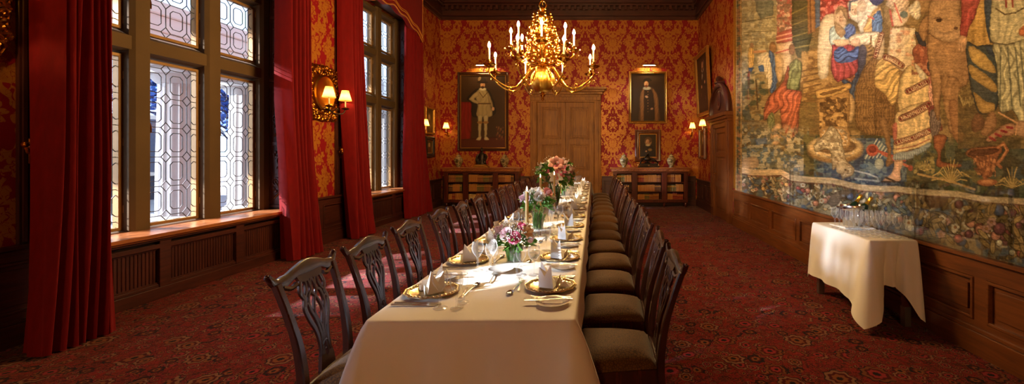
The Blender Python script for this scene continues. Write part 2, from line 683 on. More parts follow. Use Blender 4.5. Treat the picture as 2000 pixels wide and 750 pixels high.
beige, gold, navy, deep, red, rose = S(160, 118, 82), S(142, 84, 44), S(30, 20, 26), S(84, 12, 16), S(140, 17, 26), S(160, 48, 52)
nz1 = m.noise(flat, 20, 3, 0.6, 1.2)
nz2 = m.noise(m.mapping(flat, (1, 1, 1), (7, 3, 0)), 34, 2, 0.5, 2.2)
nz3 = m.noise(m.mapping(flat, (1, 1, 1), (17, 9, 0)), 44, 2, 0.5, 2.5)
c = m.mix(m.step(nz1, 0.46, 0.54), deep, red)
vine = m.math('SUBTRACT', 1.0, m.step(m.math('ABSOLUTE', m.math('SUBTRACT', nz2, 0.5)), 0.015, 0.035))
c = m.mix(m.math('MULTIPLY', vine, 0.75), c, gold)
leaf = m.step(nz3, 0.60, 0.63)
c = m.mix(m.math('MULTIPLY', leaf, 0.9), c, navy)
leaf2 = m.math('SUBTRACT', 1.0, m.step(nz3, 0.36, 0.39))
c = m.mix(m.math('MULTIPLY', leaf2, 0.8), c, rose)


def ring(t, lo, hi, e=0.04):
    return m.math('MULTIPLY', m.step(t, lo - e, lo + e), m.math('SUBTRACT', 1.0, m.step(t, hi - e, hi + e)))


for (sc_, r0, pet, sd, keep, ca, cb) in ((13.0, 0.028, 5, (3.1, 1.7, 0), 0.35, rose, beige), (6.5, 0.056, 8, (0.3, 5.2, 0), 0.42, navy, beige),
                                         (3.6, 0.085, 8, (9.4, 2.2, 0), 0.42, beige, gold)):
    t, rc, kp = rosettes(sc_, r0, pet, sd, keep)
    pick = m.math('GREATER_THAN', rc[1], 0.5)
    body = m.mix(pick, ca, cb)
    c = m.mix(m.math('MULTIPLY', m.math('MULTIPLY', ring(t, 0.0, 1.08), kp), 1.0), c, navy)
    c = m.mix(m.math('MULTIPLY', m.math('MULTIPLY', ring(t, 0.0, 0.98), kp), 0.8), c, body)
    c = m.mix(m.math('MULTIPLY', ring(t, 0.0, 0.74), kp), c, deep)
    c = m.mix(m.math('MULTIPLY', ring(t, 0.0, 0.52), kp), c, m.mix(pick, gold, rose))
    c = m.mix(m.math('MULTIPLY', ring(t, -1, 0.24), kp), c, navy)
nf = m.noise(flat, 90, 2)
c = m.mix(m.math('MULTIPLY', nf, 0.4), c, m.mix(0.5, c, (0.02, 0.004, 0.004, 1)))
c = m.mix(1.0, c, (0.74, 0.66, 0.66, 1), 'MULTIPLY')
m.set(color=c, rough=0.95, sheen=0.05, spec=0.05)
m.bump(m.noise(flat, 320, 2), 0.25, 0.004)
M['carpet'] = m.mat


def vcol(name, rough=0.9, weave=0.0, attr='Col', spec=0.2, coat=0.0, gain=1.0):
    m = NT(name)
    at = m.n('ShaderNodeVertexColor')
    at.layer_name = attr
    c = at.outputs['Color']
    if weave:
        co = m.coord()
        fine = m.noise(m.mapping(co, (1, 60, 220)), 1.0, 3, 0.6)
        blot = m.noise(co, 26, 4, 0.7, 1.5)
        k = m.math('ADD', m.math('MULTIPLY', fine, 0.8), m.math('MULTIPLY', blot, 0.9))
        k = m.math('MULTIPLY_ADD', k, 1.25, -0.05)
        c = m.mix(1.0, c, m.comb(k, k, k), 'MULTIPLY')
        m.bump(fine, weave, 0.004)
    m.set(color=c, rough=rough, spec=spec, coat=coat)
    return m.mat


M['tapestry'] = vcol('woven_tapestry', 0.95, 0.3, spec=0.1)
M['canvas'] = vcol('oil_canvas', 0.45, 0.0, spec=0.3)

# ================================================================ the room
XL, XR, YB, YF, ZC = -4.60, 2.87, 12.35, -10.4, 6.3
GX = -5.0                                     # glass plane of the windows
OPEN = [(-0.43, 2.27), (3.62, 6.32), (7.67, 10.37)]
struct(MB().box(XL - 0.5, XR + 0.2, YF - 0.2, YB + 0.2, -0.12, 0.0).build('floor', M['carpet']))
struct(MB().box(XL - 0.6, XR + 0.2, YF - 0.2, YB + 0.2, ZC, ZC + 0.15).build('ceiling', M['oak_dark']))
b = MB()
ys = [YF] + [y for o in OPEN for y in o] + [YB]
for i in range(0, len(ys), 2):
    b.box(XL - 0.55, XL, ys[i], ys[i + 1], 0, ZC)
for (y0, y1) in OPEN:
    b.box(XL - 0.55, XL - 0.32, y0, y1, 0, 0.60)
    b.box(XL - 0.55, XL, y0, y1, 4.76, ZC)
struct(b.build('wall_left', M['damask_y'], smooth=0))
struct(MB().box(XL - 0.55, XR + 0.2, YB, YB + 0.2, 0, ZC).build('wall_back', M['damask_x'], smooth=0))
struct(MB().box(XR, XR + 0.2, YF, YB, 0, ZC).build('wall_right', M['damask_y'], smooth=0))
struct(MB().box(XL - 0.55, XR + 0.2, YF - 0.2, YF, 0, ZC).build('wall_rear', M['damask_x'], smooth=0))


def panelling(b, fn, s0, s1, h, pw, rail=0.11, stile=0.11, base=0.17, t0=0.02, t1=0.04):
    """framed panels along s; fn(s0,s1,d0,d1,z0,z1) adds a box sticking d0..d1 out of the wall"""
    fn(s0, s1, 0, t0, 0, h - 0.02)
    fn(s0, s1, 0, t1 + 0.03, 0, base)                       # plinth
    fn(s0, s1, 0, t1 + 0.015, base, base + 0.03)
    fn(s0, s1, 0, t1, h - rail - 0.02, h - 0.02)
    fn(s0, s1, 0, t1 + 0.035, h - 0.03, h)                  # cap
    fn(s0, s1, 0, t1, base, base + 0.08)
    n = max(1, round((s1 - s0) / pw))
    w = (s1 - s0) / n
    for i in range(n + 1):
        c = s0 + i * w
        a0, a1 = max(s0, c - stile / 2), min(s1, c + stile / 2)
        fn(a0, a1, 0, t1, base, h - 0.03)
    for i in range(n):                                       # inner bolection mouldings and field
        p0, p1 = s0 + i * w + stile / 2, s0 + (i + 1) * w - stile / 2
        z0, z1 = base + 0.08, h - rail - 0.02
        if p1 - p0 < 0.12:
            continue
        m_ = 0.022
        fn(p0, p0 + m_, 0, t1 + 0.010, z0, z1)
        fn(p1 - m_, p1, 0, t1 + 0.010, z0, z1)
        fn(p0, p1, 0, t1 + 0.010, z0, z0 + m_)
        fn(p0, p1, 0, t1 + 0.010, z1 - m_, z1)
        fn(p0 + 0.06, p1 - 0.06, 0, t0 + 0.012, z0 + 0.06, z1 - 0.06)


def fL(b, x=XL):
    return lambda s0, s1, d0, d1, z0, z1: b.box(x + d0, x + d1, s0, s1, z0, z1, ch=0.004)


def fR(b, x=XR):
    return lambda s0, s1, d0, d1, z0, z1: b.box(x - d1, x - d0, s0, s1, z0, z1, ch=0.004)


def fB(b, y=YB):
    return lambda s0, s1, d0, d1, z0, z1: b.box(s0, s1, y - d1, y - d0, z0, z1, ch=0.004)


piers = [(YF, -0.47), (2.31, 3.58), (6.36, 7.63), (10.41, YB)]
b = MB()
for (y0, y1) in piers:
    panelling(b, fL(b), y0, y1, 0.78, 0.62)
struct(b.build('trim_1', M['oak_dark_y']))
b = MB()
panelling(b, fB(b), XL + 0.08, -2.0, 0.85, 0.9)
panelling(b, fB(b), 0.08, XR - 0.08, 0.85, 0.9)
struct(b.build('trim_2', M['oak_dark_x']))
b = MB()
panelling(b, fR(b), YF, 8.98, 0.74, 0.98, rail=0.15)
struct(b.build('trim_3', M['oak_mid_y']))
b = MB()
panelling(b, fR(b), 10.62, YB, 0.78, 0.55)
struct(b.build('trim_4', M['oak_dark_y']))
# cornice of dark wood mouldings round the top
b = MB()
for (d, z0, z1) in ((0.06, 5.36, 5.46), (0.10, 5.46, 5.62), (0.07, 5.62, 5.74), (0.16, 5.74, 5.80), (0.22, 5.80, 5.98), (0.34, 5.98, 6.08), (0.42, 6.08, 6.30)):
    b.box(XL, XR, YB - d, YB, z0, z1, ch=0.01)
    b.box(XL, XL + d, YF, YB, z0, z1, ch=0.01)
    b.box(XR - d, XR, YF, YB, z0, z1, ch=0.01)
for i in range(46):
    x = XL + 0.2 + i * 0.16
    b.box(x, x + 0.08, YB - 0.17, YB - 0.1, 5.63, 5.74, ch=0.006)
struct(b.build('trim_5', M['oak_dark_x']))
# fluted wooden edges of the window piers, above the wainscot
b = MB()
for (y0, y1) in piers[1:]:
    for (a0, a1) in ((y0, y0 + 0.22), (y1 - 0.22, y1)):
        if a1 > 12:
            continue
        b.box(XL, XL + 0.03, a0, a1, 0.78, 5.36, ch=0.004)
        for k in range(4):
            b.box(XL + 0.03, XL + 0.045, a0 + 0.015 + k * 0.05, a0 + 0.045 + k * 0.05, 0.8, 5.36, ch=0.004)
struct(b.build('trim_6', M['oak_dark']))
# picture wire rail line on the wall edge next to the back corner
ROWS = [(0.70, 2.54), (2.80, 3.60), (3.84, 4.58)]


def lead_pattern(b, y0, y1, z0, z1, x):
    lw, lt = 0.0075, 0.008

    def seg(p, q):
        # clip to the pane
        (ay, az), (by, bz) = p, q
        t0, t1 = 0.0, 1.0
        for (a, d, lo, hi) in ((ay, by - ay, y0, y1), (az, bz - az, z0, z1)):
            if abs(d) < 1e-9:
                if a < lo or a > hi:
                    return
                continue
            u, w_ = (lo - a) / d, (hi - a) / d
            t0, t1 = max(t0, min(u, w_)), min(t1, max(u, w_))
        if t1 - t0 < 0.03:
            return
        b.strip([(x, ay + (by - ay) * t0, az + (bz - az) * t0), (x, ay + (by - ay) * t1, az + (bz - az) * t1)], lw, lt, (1, 0, 0))
    ph, pv = 0.25, 0.335
    mh, mv, c, rh, rv = 0.052, 0.060, 0.032, 0.054, 0.060
    nz = int((z1 - z0) / pv) + 2
    for i in range(-1, 4):
        for j in range(-1, nz):
            cy, cz = y0 + 0.235 + i * ph, z0 + 0.06 + j * pv
            a0, a1, e0, e1 = cy + mh, cy + ph - mh, cz + mv, cz + pv - mv
            P = [(a0 + c, e0), (a1 - c, e0), (a1, e0 + c), (a1, e1 - c), (a1 - c, e1), (a0 + c, e1), (a0, e1 - c), (a0, e0 + c)]
            for k in range(8):
                seg(P[k], P[(k + 1) % 8])
            Q = [(cy + rh, cz), (cy, cz + rv), (cy - rh, cz), (cy, cz - rv)]
            for k in range(4):
                seg(Q[k], Q[(k + 1) % 4])
            seg((cy + rh, cz), (cy + ph - rh, cz))
            seg((cy, cz + rv), (cy, cz + pv - rv))


def make_window(idx, oy):
    """one stone window, its lights relative to oy (start of the opening)"""
    y0, y1 = oy, oy + 2.70
    lights = [(oy + 0.18, oy + 0.82), (oy + 1.03, oy + 1.67), (oy + 1.89, oy + 2.53)]
    b = MB()
    xa, xb = -5.10, -4.86
    yy = [y0, lights[0][0], lights[0][1], lights[1][0], lights[1][1], lights[2][0], lights[2][1], y1]
    for k in range(0, 8, 2):
        b.box(xa, xb, yy[k], yy[k + 1], 0.60, 4.76, ch=0.035)
    zz = [0.60] + [z for r in ROWS for z in r] + [4.76]
    for (l0, l1) in lights:
        for k in range(0, 8, 2):
            # splayed transoms: a sloping top and underside
            P = [(xa, zz[k]), (xb - 0.02, zz[k] + (0.05 if k else 0)), (xb - 0.02, zz[k + 1] - 0.07), (xa + 0.06, zz[k + 1]), (xa, zz[k + 1])]
            b.prism(P, lambda a, c, d: (a, d, c), l0 - 0.03, l1 + 0.03)
    win = struct(b.build('window_%d' % idx, M['stone'], smooth=30))
    for (l0, l1) in lights:
        for r, (z0, z1) in enumerate(ROWS):
            c = MB()
            fw = 0.032
            c.box(GX - 0.03, GX + 0.035, l0, l0 + fw, z0, z1, ch=0.004)
            c.box(GX - 0.03, GX + 0.035, l1 - fw, l1, z0, z1, ch=0.004)
            c.box(GX - 0.03, GX + 0.035, l0, l1, z0, z0 + fw, ch=0.004)
            c.box(GX - 0.03, GX + 0.035, l0, l1, z1 - fw, z1, ch=0.004)
            for hz in (0.12, 0.5, 0.88):                       # hinges
                zc = z0 + (z1 - z0) * hz
                c.tube([(GX + 0.045, l1 + 0.004, zc - 0.04), (GX + 0.045, l1 + 0.004, zc + 0.04)], 0.008, 6)
            cas = c.build('casement', M['casement'], win)
            g = MB()
            g.box(GX - 0.002, GX + 0.002, l0 + fw, l1 - fw, z0 + fw, z1 - fw)
            g.build('pane', M['pane'], cas, smooth=0)
            ld = MB()
            lead_pattern(ld, l0 + fw, l1 - fw, z0 + fw, z1 - fw, GX + 0.004)
            ld.build('leading', M['leadm'], cas, smooth=0)
            hd = MB()
            zc = z0 + (z1 - z0) * 0.62 if r == 0 else z0 + (z1 - z0) * 0.5
            hd.box(GX + 0.035, GX + 0.045, l0 + 0.004, l0 + 0.028, zc - 0.05, zc + 0.05)
            hd.tube(smooth_path([(GX + 0.045, l0 + 0.016, zc), (GX + 0.075, l0 + 0.018, zc), (GX + 0.08, l0 + 0.03, zc - 0.05), (GX + 0.075, l0 + 0.035, zc - 0.11)], 4), 0.008, 6)
            hd.build('window_handle', M['brass_dull'], cas)
    # sill board
    s = MB()
    s.box(-4.98, -4.47, y0, y1, 0.645, 0.685, ch=0.008)
    s.box(-4.98, -4.50, y0, y1, 0.625, 0.645, ch=0.004)
    s.build('window_sill', M['sill'], win)
    # carved oak reveals on either side
    for (ya, sg) in ((y0, 1), (y1, -1)):
        c = MB()

        def bx(x0, x1, t0, t1, z0, z1):
            q = sorted((ya + sg * t0, ya + sg * t1))
            c.box(x0, x1, q[0], q[1], z0, z1, ch=0.004)
        bx(-4.87, -4.60, 0, 0.02, 0.685, 4.74)
        zs = [0.70, 1.62, 2.55, 3.48, 4.40, 4.74]
        for k in range(5):
            bx(-4.86, -4.61, 0.02, 0.035, zs[k], zs[k] + 0.05)
            xa_, xb_ = -4.84, -4.63
            za, zb = zs[k] + 0.10, zs[k + 1] - 0.06
            if zb - za < 0.3:
                continue
            xm = (xa_ + xb_) / 2
            yq = ya + sg * 0.026
            for (s2) in (1, -1):                                # carved scrolls
                pts = []
                for q in range(30):
                    t = q / 29
                    rr = 0.07 * (1 - t * 0.85)
                    an = t * 3.3 * PI
                    pts.append((xm + s2 * (0.035 - rr * math.cos(an) * 0.9), yq, (za + zb) / 2 + s2 * 0.10 + rr * math.sin(an)))
                c.tube(pts, [0.013 * (1 - 0.6 * i / 29) for i in range(30)], 5)
                c.tube(smooth_path([(xm - s2 * 0.06, yq, za + 0.04 if s2 > 0 else zb - 0.04), (xm + s2 * 0.02, yq, (za + zb) / 2 - s2 * 0.22), (xm - s2 * 0.05, yq, (za + zb) / 2 - s2 * 0.05)], 6), 0.013, 5)
                for q in range(5):
                    c.sph((xm + s2 * 0.06 * math.cos(q), yq, (za + zb) / 2 + s2 * (0.2 + q * 0.035)), 0.022, (1, 0.6, 1.2), 6)
            for xx in (xa_, xb_):
                c.tube([(xx, yq, za), (xx, yq, zb)], 0.008, 5)
        c.build('carved_reveal', M['oak_dark'], win)
    h = MB()
    h.box(-4.87, -4.60, y0, y1, 4.74, 4.76)
    h.build('reveal_head', M['oak_dark'], win)
    return win


M['casement'] = plain('casement_bronze', S(150, 112, 62), 0.5, 0.3, var=0.15)
for i, (a, _) in enumerate(OPEN):
    make_window((3, 1, 2)[i], a)

# radiator cases under the windows
for i, (a, c_) in enumerate(OPEN):
    if i == 0:
        continue
    lab = ('dark wooden radiator case under the large leaded window nearest the camera',
           'dark wooden radiator case under the far leaded window')[i - 1]
    t = thing('radiator_case', lab, 'radiator cover', (-4.6, a + 0.01, 0))
    L = 2.68
    b = MB()
    b.box(-0.02, 0.07, 0, L, 0, 0.12, ch=0.006)
    b.box(-0.02, 0.05, 0, L, 0.12, 0.15, ch=0.004)
    b.box(-0.02, 0.06, 0, L, 0.52, 0.565, ch=0.004)
    b.box(-0.02, 0.075, 0, L, 0.60, 0.62, ch=0.004)
    st = [0, 0.84, 1.77, L]
    for s_ in st:
        c0, c1 = max(0, s_ - 0.06), min(L, s_ + 0.06)
        b.box(-0.02, 0.06, c0, c1, 0.12, 0.60, ch=0.004)
    b.build('frame', M['oak_dark_y'], t)
    for k in range(3):
        p0, p1 = st[k] + 0.06, st[k + 1] - 0.06
        b = MB()
        b.box(0.0, 0.015, p0, p1, 0.15, 0.52)
        n = int((p1 - p0) / 0.035)
        for q in range(n):
            y = p0 + (q + 0.5) * (p1 - p0) / n
            b.box(0.015, 0.022, y - 0.012, y + 0.012, 0.165, 0.505, ch=0.003)
        b.box(0.015, 0.035, p0, p1, 0.15, 0.168)
        b.box(0.015, 0.035, p0, p1, 0.502, 0.52)
        b.build('fluted_panel', M['oak_dark'], t)
        b = MB()
        b.box(0.0, 0.012, p0, p1, 0.566, 0.60)
        b.build('heat_slot', M['black'], t)

# ---------------------------------------------------------------- doors
# back door: architrave, cornice, two leaves
b = MB()
for (x0, x1, d) in ((-1.98, -1.78, 0.09), (-0.145, 0.055, 0.09), (-1.92, -1.80, 0.12), (-0.125, -0.005, 0.12)):
    b.box(x0, x1, YB - d, YB, 0, 3.0, ch=0.008)
for (d, z0, z1, e) in ((0.09, 2.98, 3.20, 0.0), (0.12, 3.03, 3.13, 0.0), (0.15, 3.20, 3.27, 0.05), (0.21, 3.27, 3.33, 0.10), (0.26, 3.33, 3.40, 0.15)):
    b.box(-1.98 - e, 0.055 + e, YB - d, YB, z0, z1, ch=0.008)
d1 = struct(b.build('door_1', M['door']))
for (x0, x1) in ((-1.775, -0.966), (-0.958, -0.15)):
    b = MB()
    b.box(x0, x1, YB - 0.05, YB - 0.005, 0.01, 2.975)
    w = x1 - x0
    rails = [(0.01, 0.22), (0.86, 1.02), (1.78, 1.92), (2.84, 2.975)]
    for (z0, z1) in rails:
        b.box(x0, x1, YB - 0.075, YB - 0.05, z0, z1, ch=0.005)
    for (s0, s1) in ((x0, x0 + 0.13), (x1 - 0.13, x1)):
        b.box(s0, s1, YB - 0.075, YB - 0.05, 0.01, 2.975, ch=0.005)
    for k in range(3):
        z0, z1 = rails[k][1], rails[k + 1][0]
        for (q, dd) in ((0.0, 0.085), (0.035, 0.066)):
            e = 0.03
            a0, a1, c0, c1 = x0 + 0.13 + q, x1 - 0.13 - q, z0 + q, z1 - q
            b.box(a0, a0 + e, YB - dd, YB - 0.05, c0, c1, ch=0.005)
            b.box(a1 - e, a1, YB - dd, YB - 0.05, c0, c1, ch=0.005)
            b.box(a0, a1, YB - dd, YB - 0.05, c0, c0 + e, ch=0.005)
            b.box(a0, a1, YB - dd, YB - 0.05, c1 - e, c1, ch=0.005)
        b.box(x0 + 0.22, x1 - 0.22, YB - 0.062, YB - 0.05, z0 + 0.10, z1 - 0.10, ch=0.006)
    lf = b.build('door_leaf', M['door'], d1)
    kb = MB()
    kx = x1 - 0.06 if x0 < -1.2 else x0 + 0.06
    kb.lathe([(0.03, 0), (0.03, 0.006), (0.01, 0.01), (0.01, 0.03), (0.026, 0.045), (0.026, 0.06), (0.0, 0.072)], 12,
             M=Matrix.Translation((kx, YB - 0.075, 1.05)) @ Matrix.Rotation(PI / 2, 4, 'X'))
    kb.build('door_knob', M['brass_dull'], lf)
# right-hand door with its arched pediment
b = MB()
ya, yb = 9.12, 10.56
f = fR(b)
for (s0, s1) in ((ya, ya + 0.20), (yb - 0.20, yb)):
    f(s0, s1, 0, 0.10, 0, 2.24)
    f(s0 + 0.04, s1 - 0.04, 0, 0.13, 0.2, 2.24)
f(ya, yb, 0, 0.10, 2.10, 2.28)
for (d, z0, z1, e) in ((0.13, 2.20, 2.26, 0.02), (0.17, 2.26, 2.32, 0.05), (0.22, 2.32, 2.40, 0.08)):
    f(ya - e, yb + e, 0, d, z0, z1)
d2 = struct(b.build('door_2', M['oak_mid']))
b = MB()
f = fR(b)
f(ya + 0.20, yb - 0.20, 0, 0.03, 0.01, 2.10)
rails = [(0.01, 0.2), (0.72, 0.86), (1.42, 1.54), (1.98, 2.10)]
for (z0, z1) in rails:
    f(ya + 0.2, yb - 0.2, 0.03, 0.055, z0, z1)
for (s0, s1) in ((ya + 0.2, ya + 0.33), (yb - 0.33, yb - 0.2)):
    f(s0, s1, 0.03, 0.055, 0.01, 2.10)
for k in range(3):
    z0, z1 = rails[k][1], rails[k + 1][0]
    f(ya + 0.36, yb - 0.36, 0.03, 0.042, z0 + 0.04, z1 - 0.04)
lf = b.build('door_leaf', M['oak_mid'], d2)
b = MB()
b.tube([(XR - 0.055, yb - 0.27, 1.02), (XR - 0.10, yb - 0.27, 1.02), (XR - 0.10, yb - 0.38, 1.02)], 0.01, 8)
b.lathe([(0.025, 0), (0.025, 0.008), (0.0, 0.01)], 10, M=Matrix.Translation((XR - 0.055, yb - 0.27, 1.02)) @ Matrix.Rotation(-PI / 2, 4, 'Y'))
b.build('door_handle', M['brass_dull'], lf)
b = MB()
yc, rw, rh, zb = (ya + yb) / 2, 0.68, 0.66, 2.40
arc = [(yc + rw * math.cos(a), zb + rh * math.sin(a)) for a in [PI * i / 20 for i in range(21)]]
b.prism(arc, lambda a, c, d: (XR - d, a, c), 0, 0.10)
for (r0, dd, rad) in ((1.0, 0.13, 0.05), (0.86, 0.12, 0.022), (0.76, 0.11, 0.018)):
    b.tube([(XR - dd + 0.02, yc + rw * r0 * math.cos(a), zb + 0.02 + rh * r0 * math.sin(a)) for a in [PI * i / 20 for i in range(21)]], rad, 8)
b.lathe([(0.19, 0), (0.20, 0.02), (0.17, 0.03), (0.15, 0.02), (0.13, 0.02)], 20, M=Matrix.Translation((XR - 0.10, yc, zb + 0.32)) @ Matrix.Rotation(-PI / 2, 4, 'Y') @ Matrix.Diagonal((1.15, 0.8, 1, 1)))
b.box(XR - 0.16, XR, yc - 0.10, yc + 0.10, zb + rh - 0.04, zb + rh + 0.06, ch=0.01)
b.box(XR - 0.18, XR, yc - 0.13, yc + 0.13, zb + rh + 0.06, zb + rh + 0.10, ch=0.01)
b.tube(smooth_path([(XR - 0.1, yc - 0.1, zb + rh + 0.14), (XR - 0.12, yc, zb + rh + 0.18), (XR - 0.1, yc + 0.1, zb + rh + 0.14)], 4), 0.05, 8)
b.build('arched_pediment', M['oak_dark'], d2)
b = MB()
b.sph((XR - 0.115, yc, zb + 0.32), 0.1, (0.35, 0.9, 1.3), 10)
b.build('carved_boss', M['oak_dark'], d2)

# ---------------------------------------------------------------- outside the windows
o = struct(MB().box(-40, XL - 0.56, -14, 50, -0.35, -0.25).build('pavement', plain('outdoor_paving', S(130, 130, 134), 0.9, var=0.15, vscale=1.0)))


def column(x, y, r, label):
    t = thing('stone_column', label, 'column', (x, y, -0.25))
    b = MB()
    n = 72
    vs, fs = [], []
    for (k, z, rr) in ((0, 0.45, r), (1, 1.5, r * 0.98), (2, 3.22, r * 0.90)):
        for j in range(n):
            q = 2 * PI * j / n
            fl = 1 - 0.055 * abs(math.sin(q * 10))
            vs.append((rr * fl * math.cos(q), rr * fl * math.sin(q), z))
    for k in range(2):
        for j in range(n):
            fs.append((k * n + j, k * n + (j + 1) % n, (k + 1) * n + (j + 1) % n, (k + 1) * n + j))
    b.add(vs, fs)
    b.build('shaft', M['stone_out'], t)
    b = MB()
    b.box(-r * 1.45, r * 1.45, -r * 1.45, r * 1.45, 0, 0.18)
    b.lathe([(r * 1.42, 0.18), (r * 1.42, 0.28), (r * 1.15, 0.33), (r * 1.2, 0.40), (r * 1.02, 0.45)], 32)
    b.build('column_base', M['stone_out'], t)
    b = MB()
    b.lathe([(r * 0.90, 3.22), (r * 1.0, 3.26), (r * 1.25, 3.40)], 32)
    b.box(-r * 1.35, r * 1.35, -r * 1.35, r * 1.35, 3.40, 3.55)
    b.build('capital', M['stone_out'], t)


column(-9.0, 9.25, 0.46, 'pale fluted stone column outside, seen in middle light of nearest window')
column(-9.0, 11.0, 0.46, 'pale fluted stone column outside, seen in right light of nearest window')
column(-9.0, 14.4, 0.46, 'pale fluted stone column outside the far window, left one')
column(-9.0, 16.2, 0.46, 'pale fluted stone column outside the far window, middle one')
column(-9.0, 18.0, 0.46, 'pale fluted stone column outside the far window, right one')
t = thing('portico_beam', 'pale stone portico beam resting on the columns outside', 'portico', (-9.0, 8.0, 3.30))
MB().box(-0.30, 0.28, -12, 14, 0.0, 0.62, ch=0.02).box(-0.34, 0.30, -12, 14, 0.62, 0.95, ch=0.02).build('architrave', M['stone_pale'], t)
MB().box(-0.44, 0.34, -12, 14, 0.95, 1.22, ch=0.02).build('cornice', M['stone_pale'], t)
t = thing('townhouse', 'dark house front outside, behind the stone columns', 'building', (-17.0, 10.2, -0.25))
MB().box(-4, 0, 0, 7.5, 0, 3.15).build('wall', plain('slate_grey_wall', S(34, 34, 48), 0.8, var=0.2), t, smooth=0)
b = MB()
for k in range(3):
    b.box(-0.02, 0.06, 0.6 + k * 2.4, 2.0 + k * 2.4, 0.9, 3.2, ch=0.02)
b.build('window_frame', M['stone_out'], t)
b = MB()
for k in range(3):
    b.box(0.0, 0.07, 0.75 + k * 2.4, 1.85 + k * 2.4, 1.05, 3.05)
b.build('window_pane', plain('dark_window', S(40, 46, 70), 0.1), t)
rd = random.Random(3)
for k, (x, y, h) in enumerate(((-25.5, 24.8, 10), (-21.5, 31.0, 9), (-17.0, 20.6, 8), (-26, 38, 11), (-18, 46, 10))):
    t = thing('bare_tree', ['bare tree outside, between the columns of nearest window', 'tall bare tree far outside, rightmost light of nearest window', 'bare bluish tree outside the right light of nearest window',
                            'bare tree behind the dark house outside', 'bare tree far outside the far window'][k], 'tree', (x, y, -0.25), group='bare trees outside the windows')
    b = MB()
    b.tube(smooth_path([(0, 0, 0), (0.1, 0, h * 0.25), (-0.1, 0.1, h * 0.5)], 3), [0.28 - 0.02 * q for q in range(7)], 8)
    b.build('trunk', M['bark'] if 'bark' in M else M.setdefault('bark', plain('bluish_bark', S(40, 52, 84), 0.9)), t)
    b = MB()
    for q in range(46):
        a, el, L = rd.uniform(0, 2 * PI), rd.uniform(0.2, 1.2), rd.uniform(1.2, 3.0)
        z0 = h * rd.uniform(0.2, 0.52)
        p = Vector((0, 0, z0))
        d = Vector((math.cos(a) * math.cos(el), math.sin(a) * math.cos(el), math.sin(el)))
        p1 = p + d * L * 0.5 + Vector((0, 0, -0.1))
        p2 = p + d * L + Vector((rd.uniform(-.3, .3), rd.uniform(-.3, .3), 0.3))
        b.tube([p, p1, p2], [0.07, 0.045, 0.015], 5)
        for w in range(4):
            e = p1 + (p2 - p1) * rd.random()
            b.tube([e, e + Vector((rd.uniform(-1, 1), rd.uniform(-1, 1), rd.uniform(-.2, 1)))], [0.02, 0.006], 4)
    b.build('branches', M['bark'], t)
    b = MB()
    for q in range(420):
        a, el, L = rd.uniform(0, 2 * PI), rd.uniform(-0.6, 1.4), rd.uniform(0.5, 2.3)
        c = (math.cos(a) * math.cos(el) * L, math.sin(a) * math.cos(el) * L, h * 0.5 + math.sin(el) * L)
        b.sph(c, rd.uniform(0.10, 0.24), (1, 1, 0.5), 5)
    tag(b.build('foliage', M.setdefault('bluefol', plain('frosty_blue_foliage', S(52, 88, 150), 0.9, var=0.4, vscale=2)), t), kind='stuff')

# umbrella-crowned trees added out of view only to cut the high sun
for k, (xx, y, zz) in enumerate(((-14.0, -8.2, 8.95), (-14.0, -4.4, 8.95), (-14.0, -0.6, 8.95), (-14.0, 3.2, 8.95), (-20.0, -7.8, 8.75), (-16.8, -7.9, 10.35), (-16.8, -4.1, 10.35), (-16.8, -0.3, 10.35), (-16.8, 3.5, 10.35))):
    t = thing('sun_block_tree', 'unseen flat-crowned tree added outside to block sun, %s of the set' % ORD[k], 'tree', (xx, y, -0.25), group='unseen sun-blocking trees outside')
    MB().tube(smooth_path([(0, 0, 0), (0.1, 0.05, 3), (-0.05, 0, 6), (0, 0, 8.0)], 4), 0.16, 8).build('trunk', M['bark'], t)
    b = MB()
    for q in range(150):
        a, e = rd.uniform(0, 2 * PI), math.sqrt(rd.random())
        b.sph((1.3 * e * math.cos(a), 1.52 * e * math.sin(a), zz + rd.uniform(-0.52, 0.6)), rd.uniform(0.28, 0.36), (1.3, 1, 0.7), 6)
    tag(b.build('foliage', M['bluefol'], t), kind='stuff')

for k, (xx, y, zz) in enumerate([(-30.0, q, 16.95) for q in (-2.2, 0.9, 4.0, 7.1, 10.2)] + [(-33.4, q, 18.5) for q in (-0.7, 2.4, 5.5, 8.6)]):  # pines added out of view to keep sun off the table front and right floor
    t = thing('sun_block_pine', 'unseen tall pine added far outside to block sun, %s of the set' % ORD[k], 'tree', (xx, y - 1.0, -0.25), group='unseen sun-blocking pines far outside')
    MB().tube(smooth_path([(0, 0, 0), (0.1, 0.05, 6), (-0.05, 0, 12), (0, 0, 16.0)], 4), 0.22, 8).build('trunk', M['bark'], t)
    b = MB()
    for q in range(260):
        a, e = rd.uniform(0, 2 * PI), math.sqrt(rd.random())
        b.sph((1.4 * e * math.cos(a), 1.18 * e * math.sin(a), zz + rd.uniform(-1.75, 2.0)), rd.uniform(0.30, 0.37), (1.4, 1, 0.9), 6)
    tag(b.build('foliage', M['bluefol'], t), kind='stuff')

# ---------------------------------------------------------------- curtains


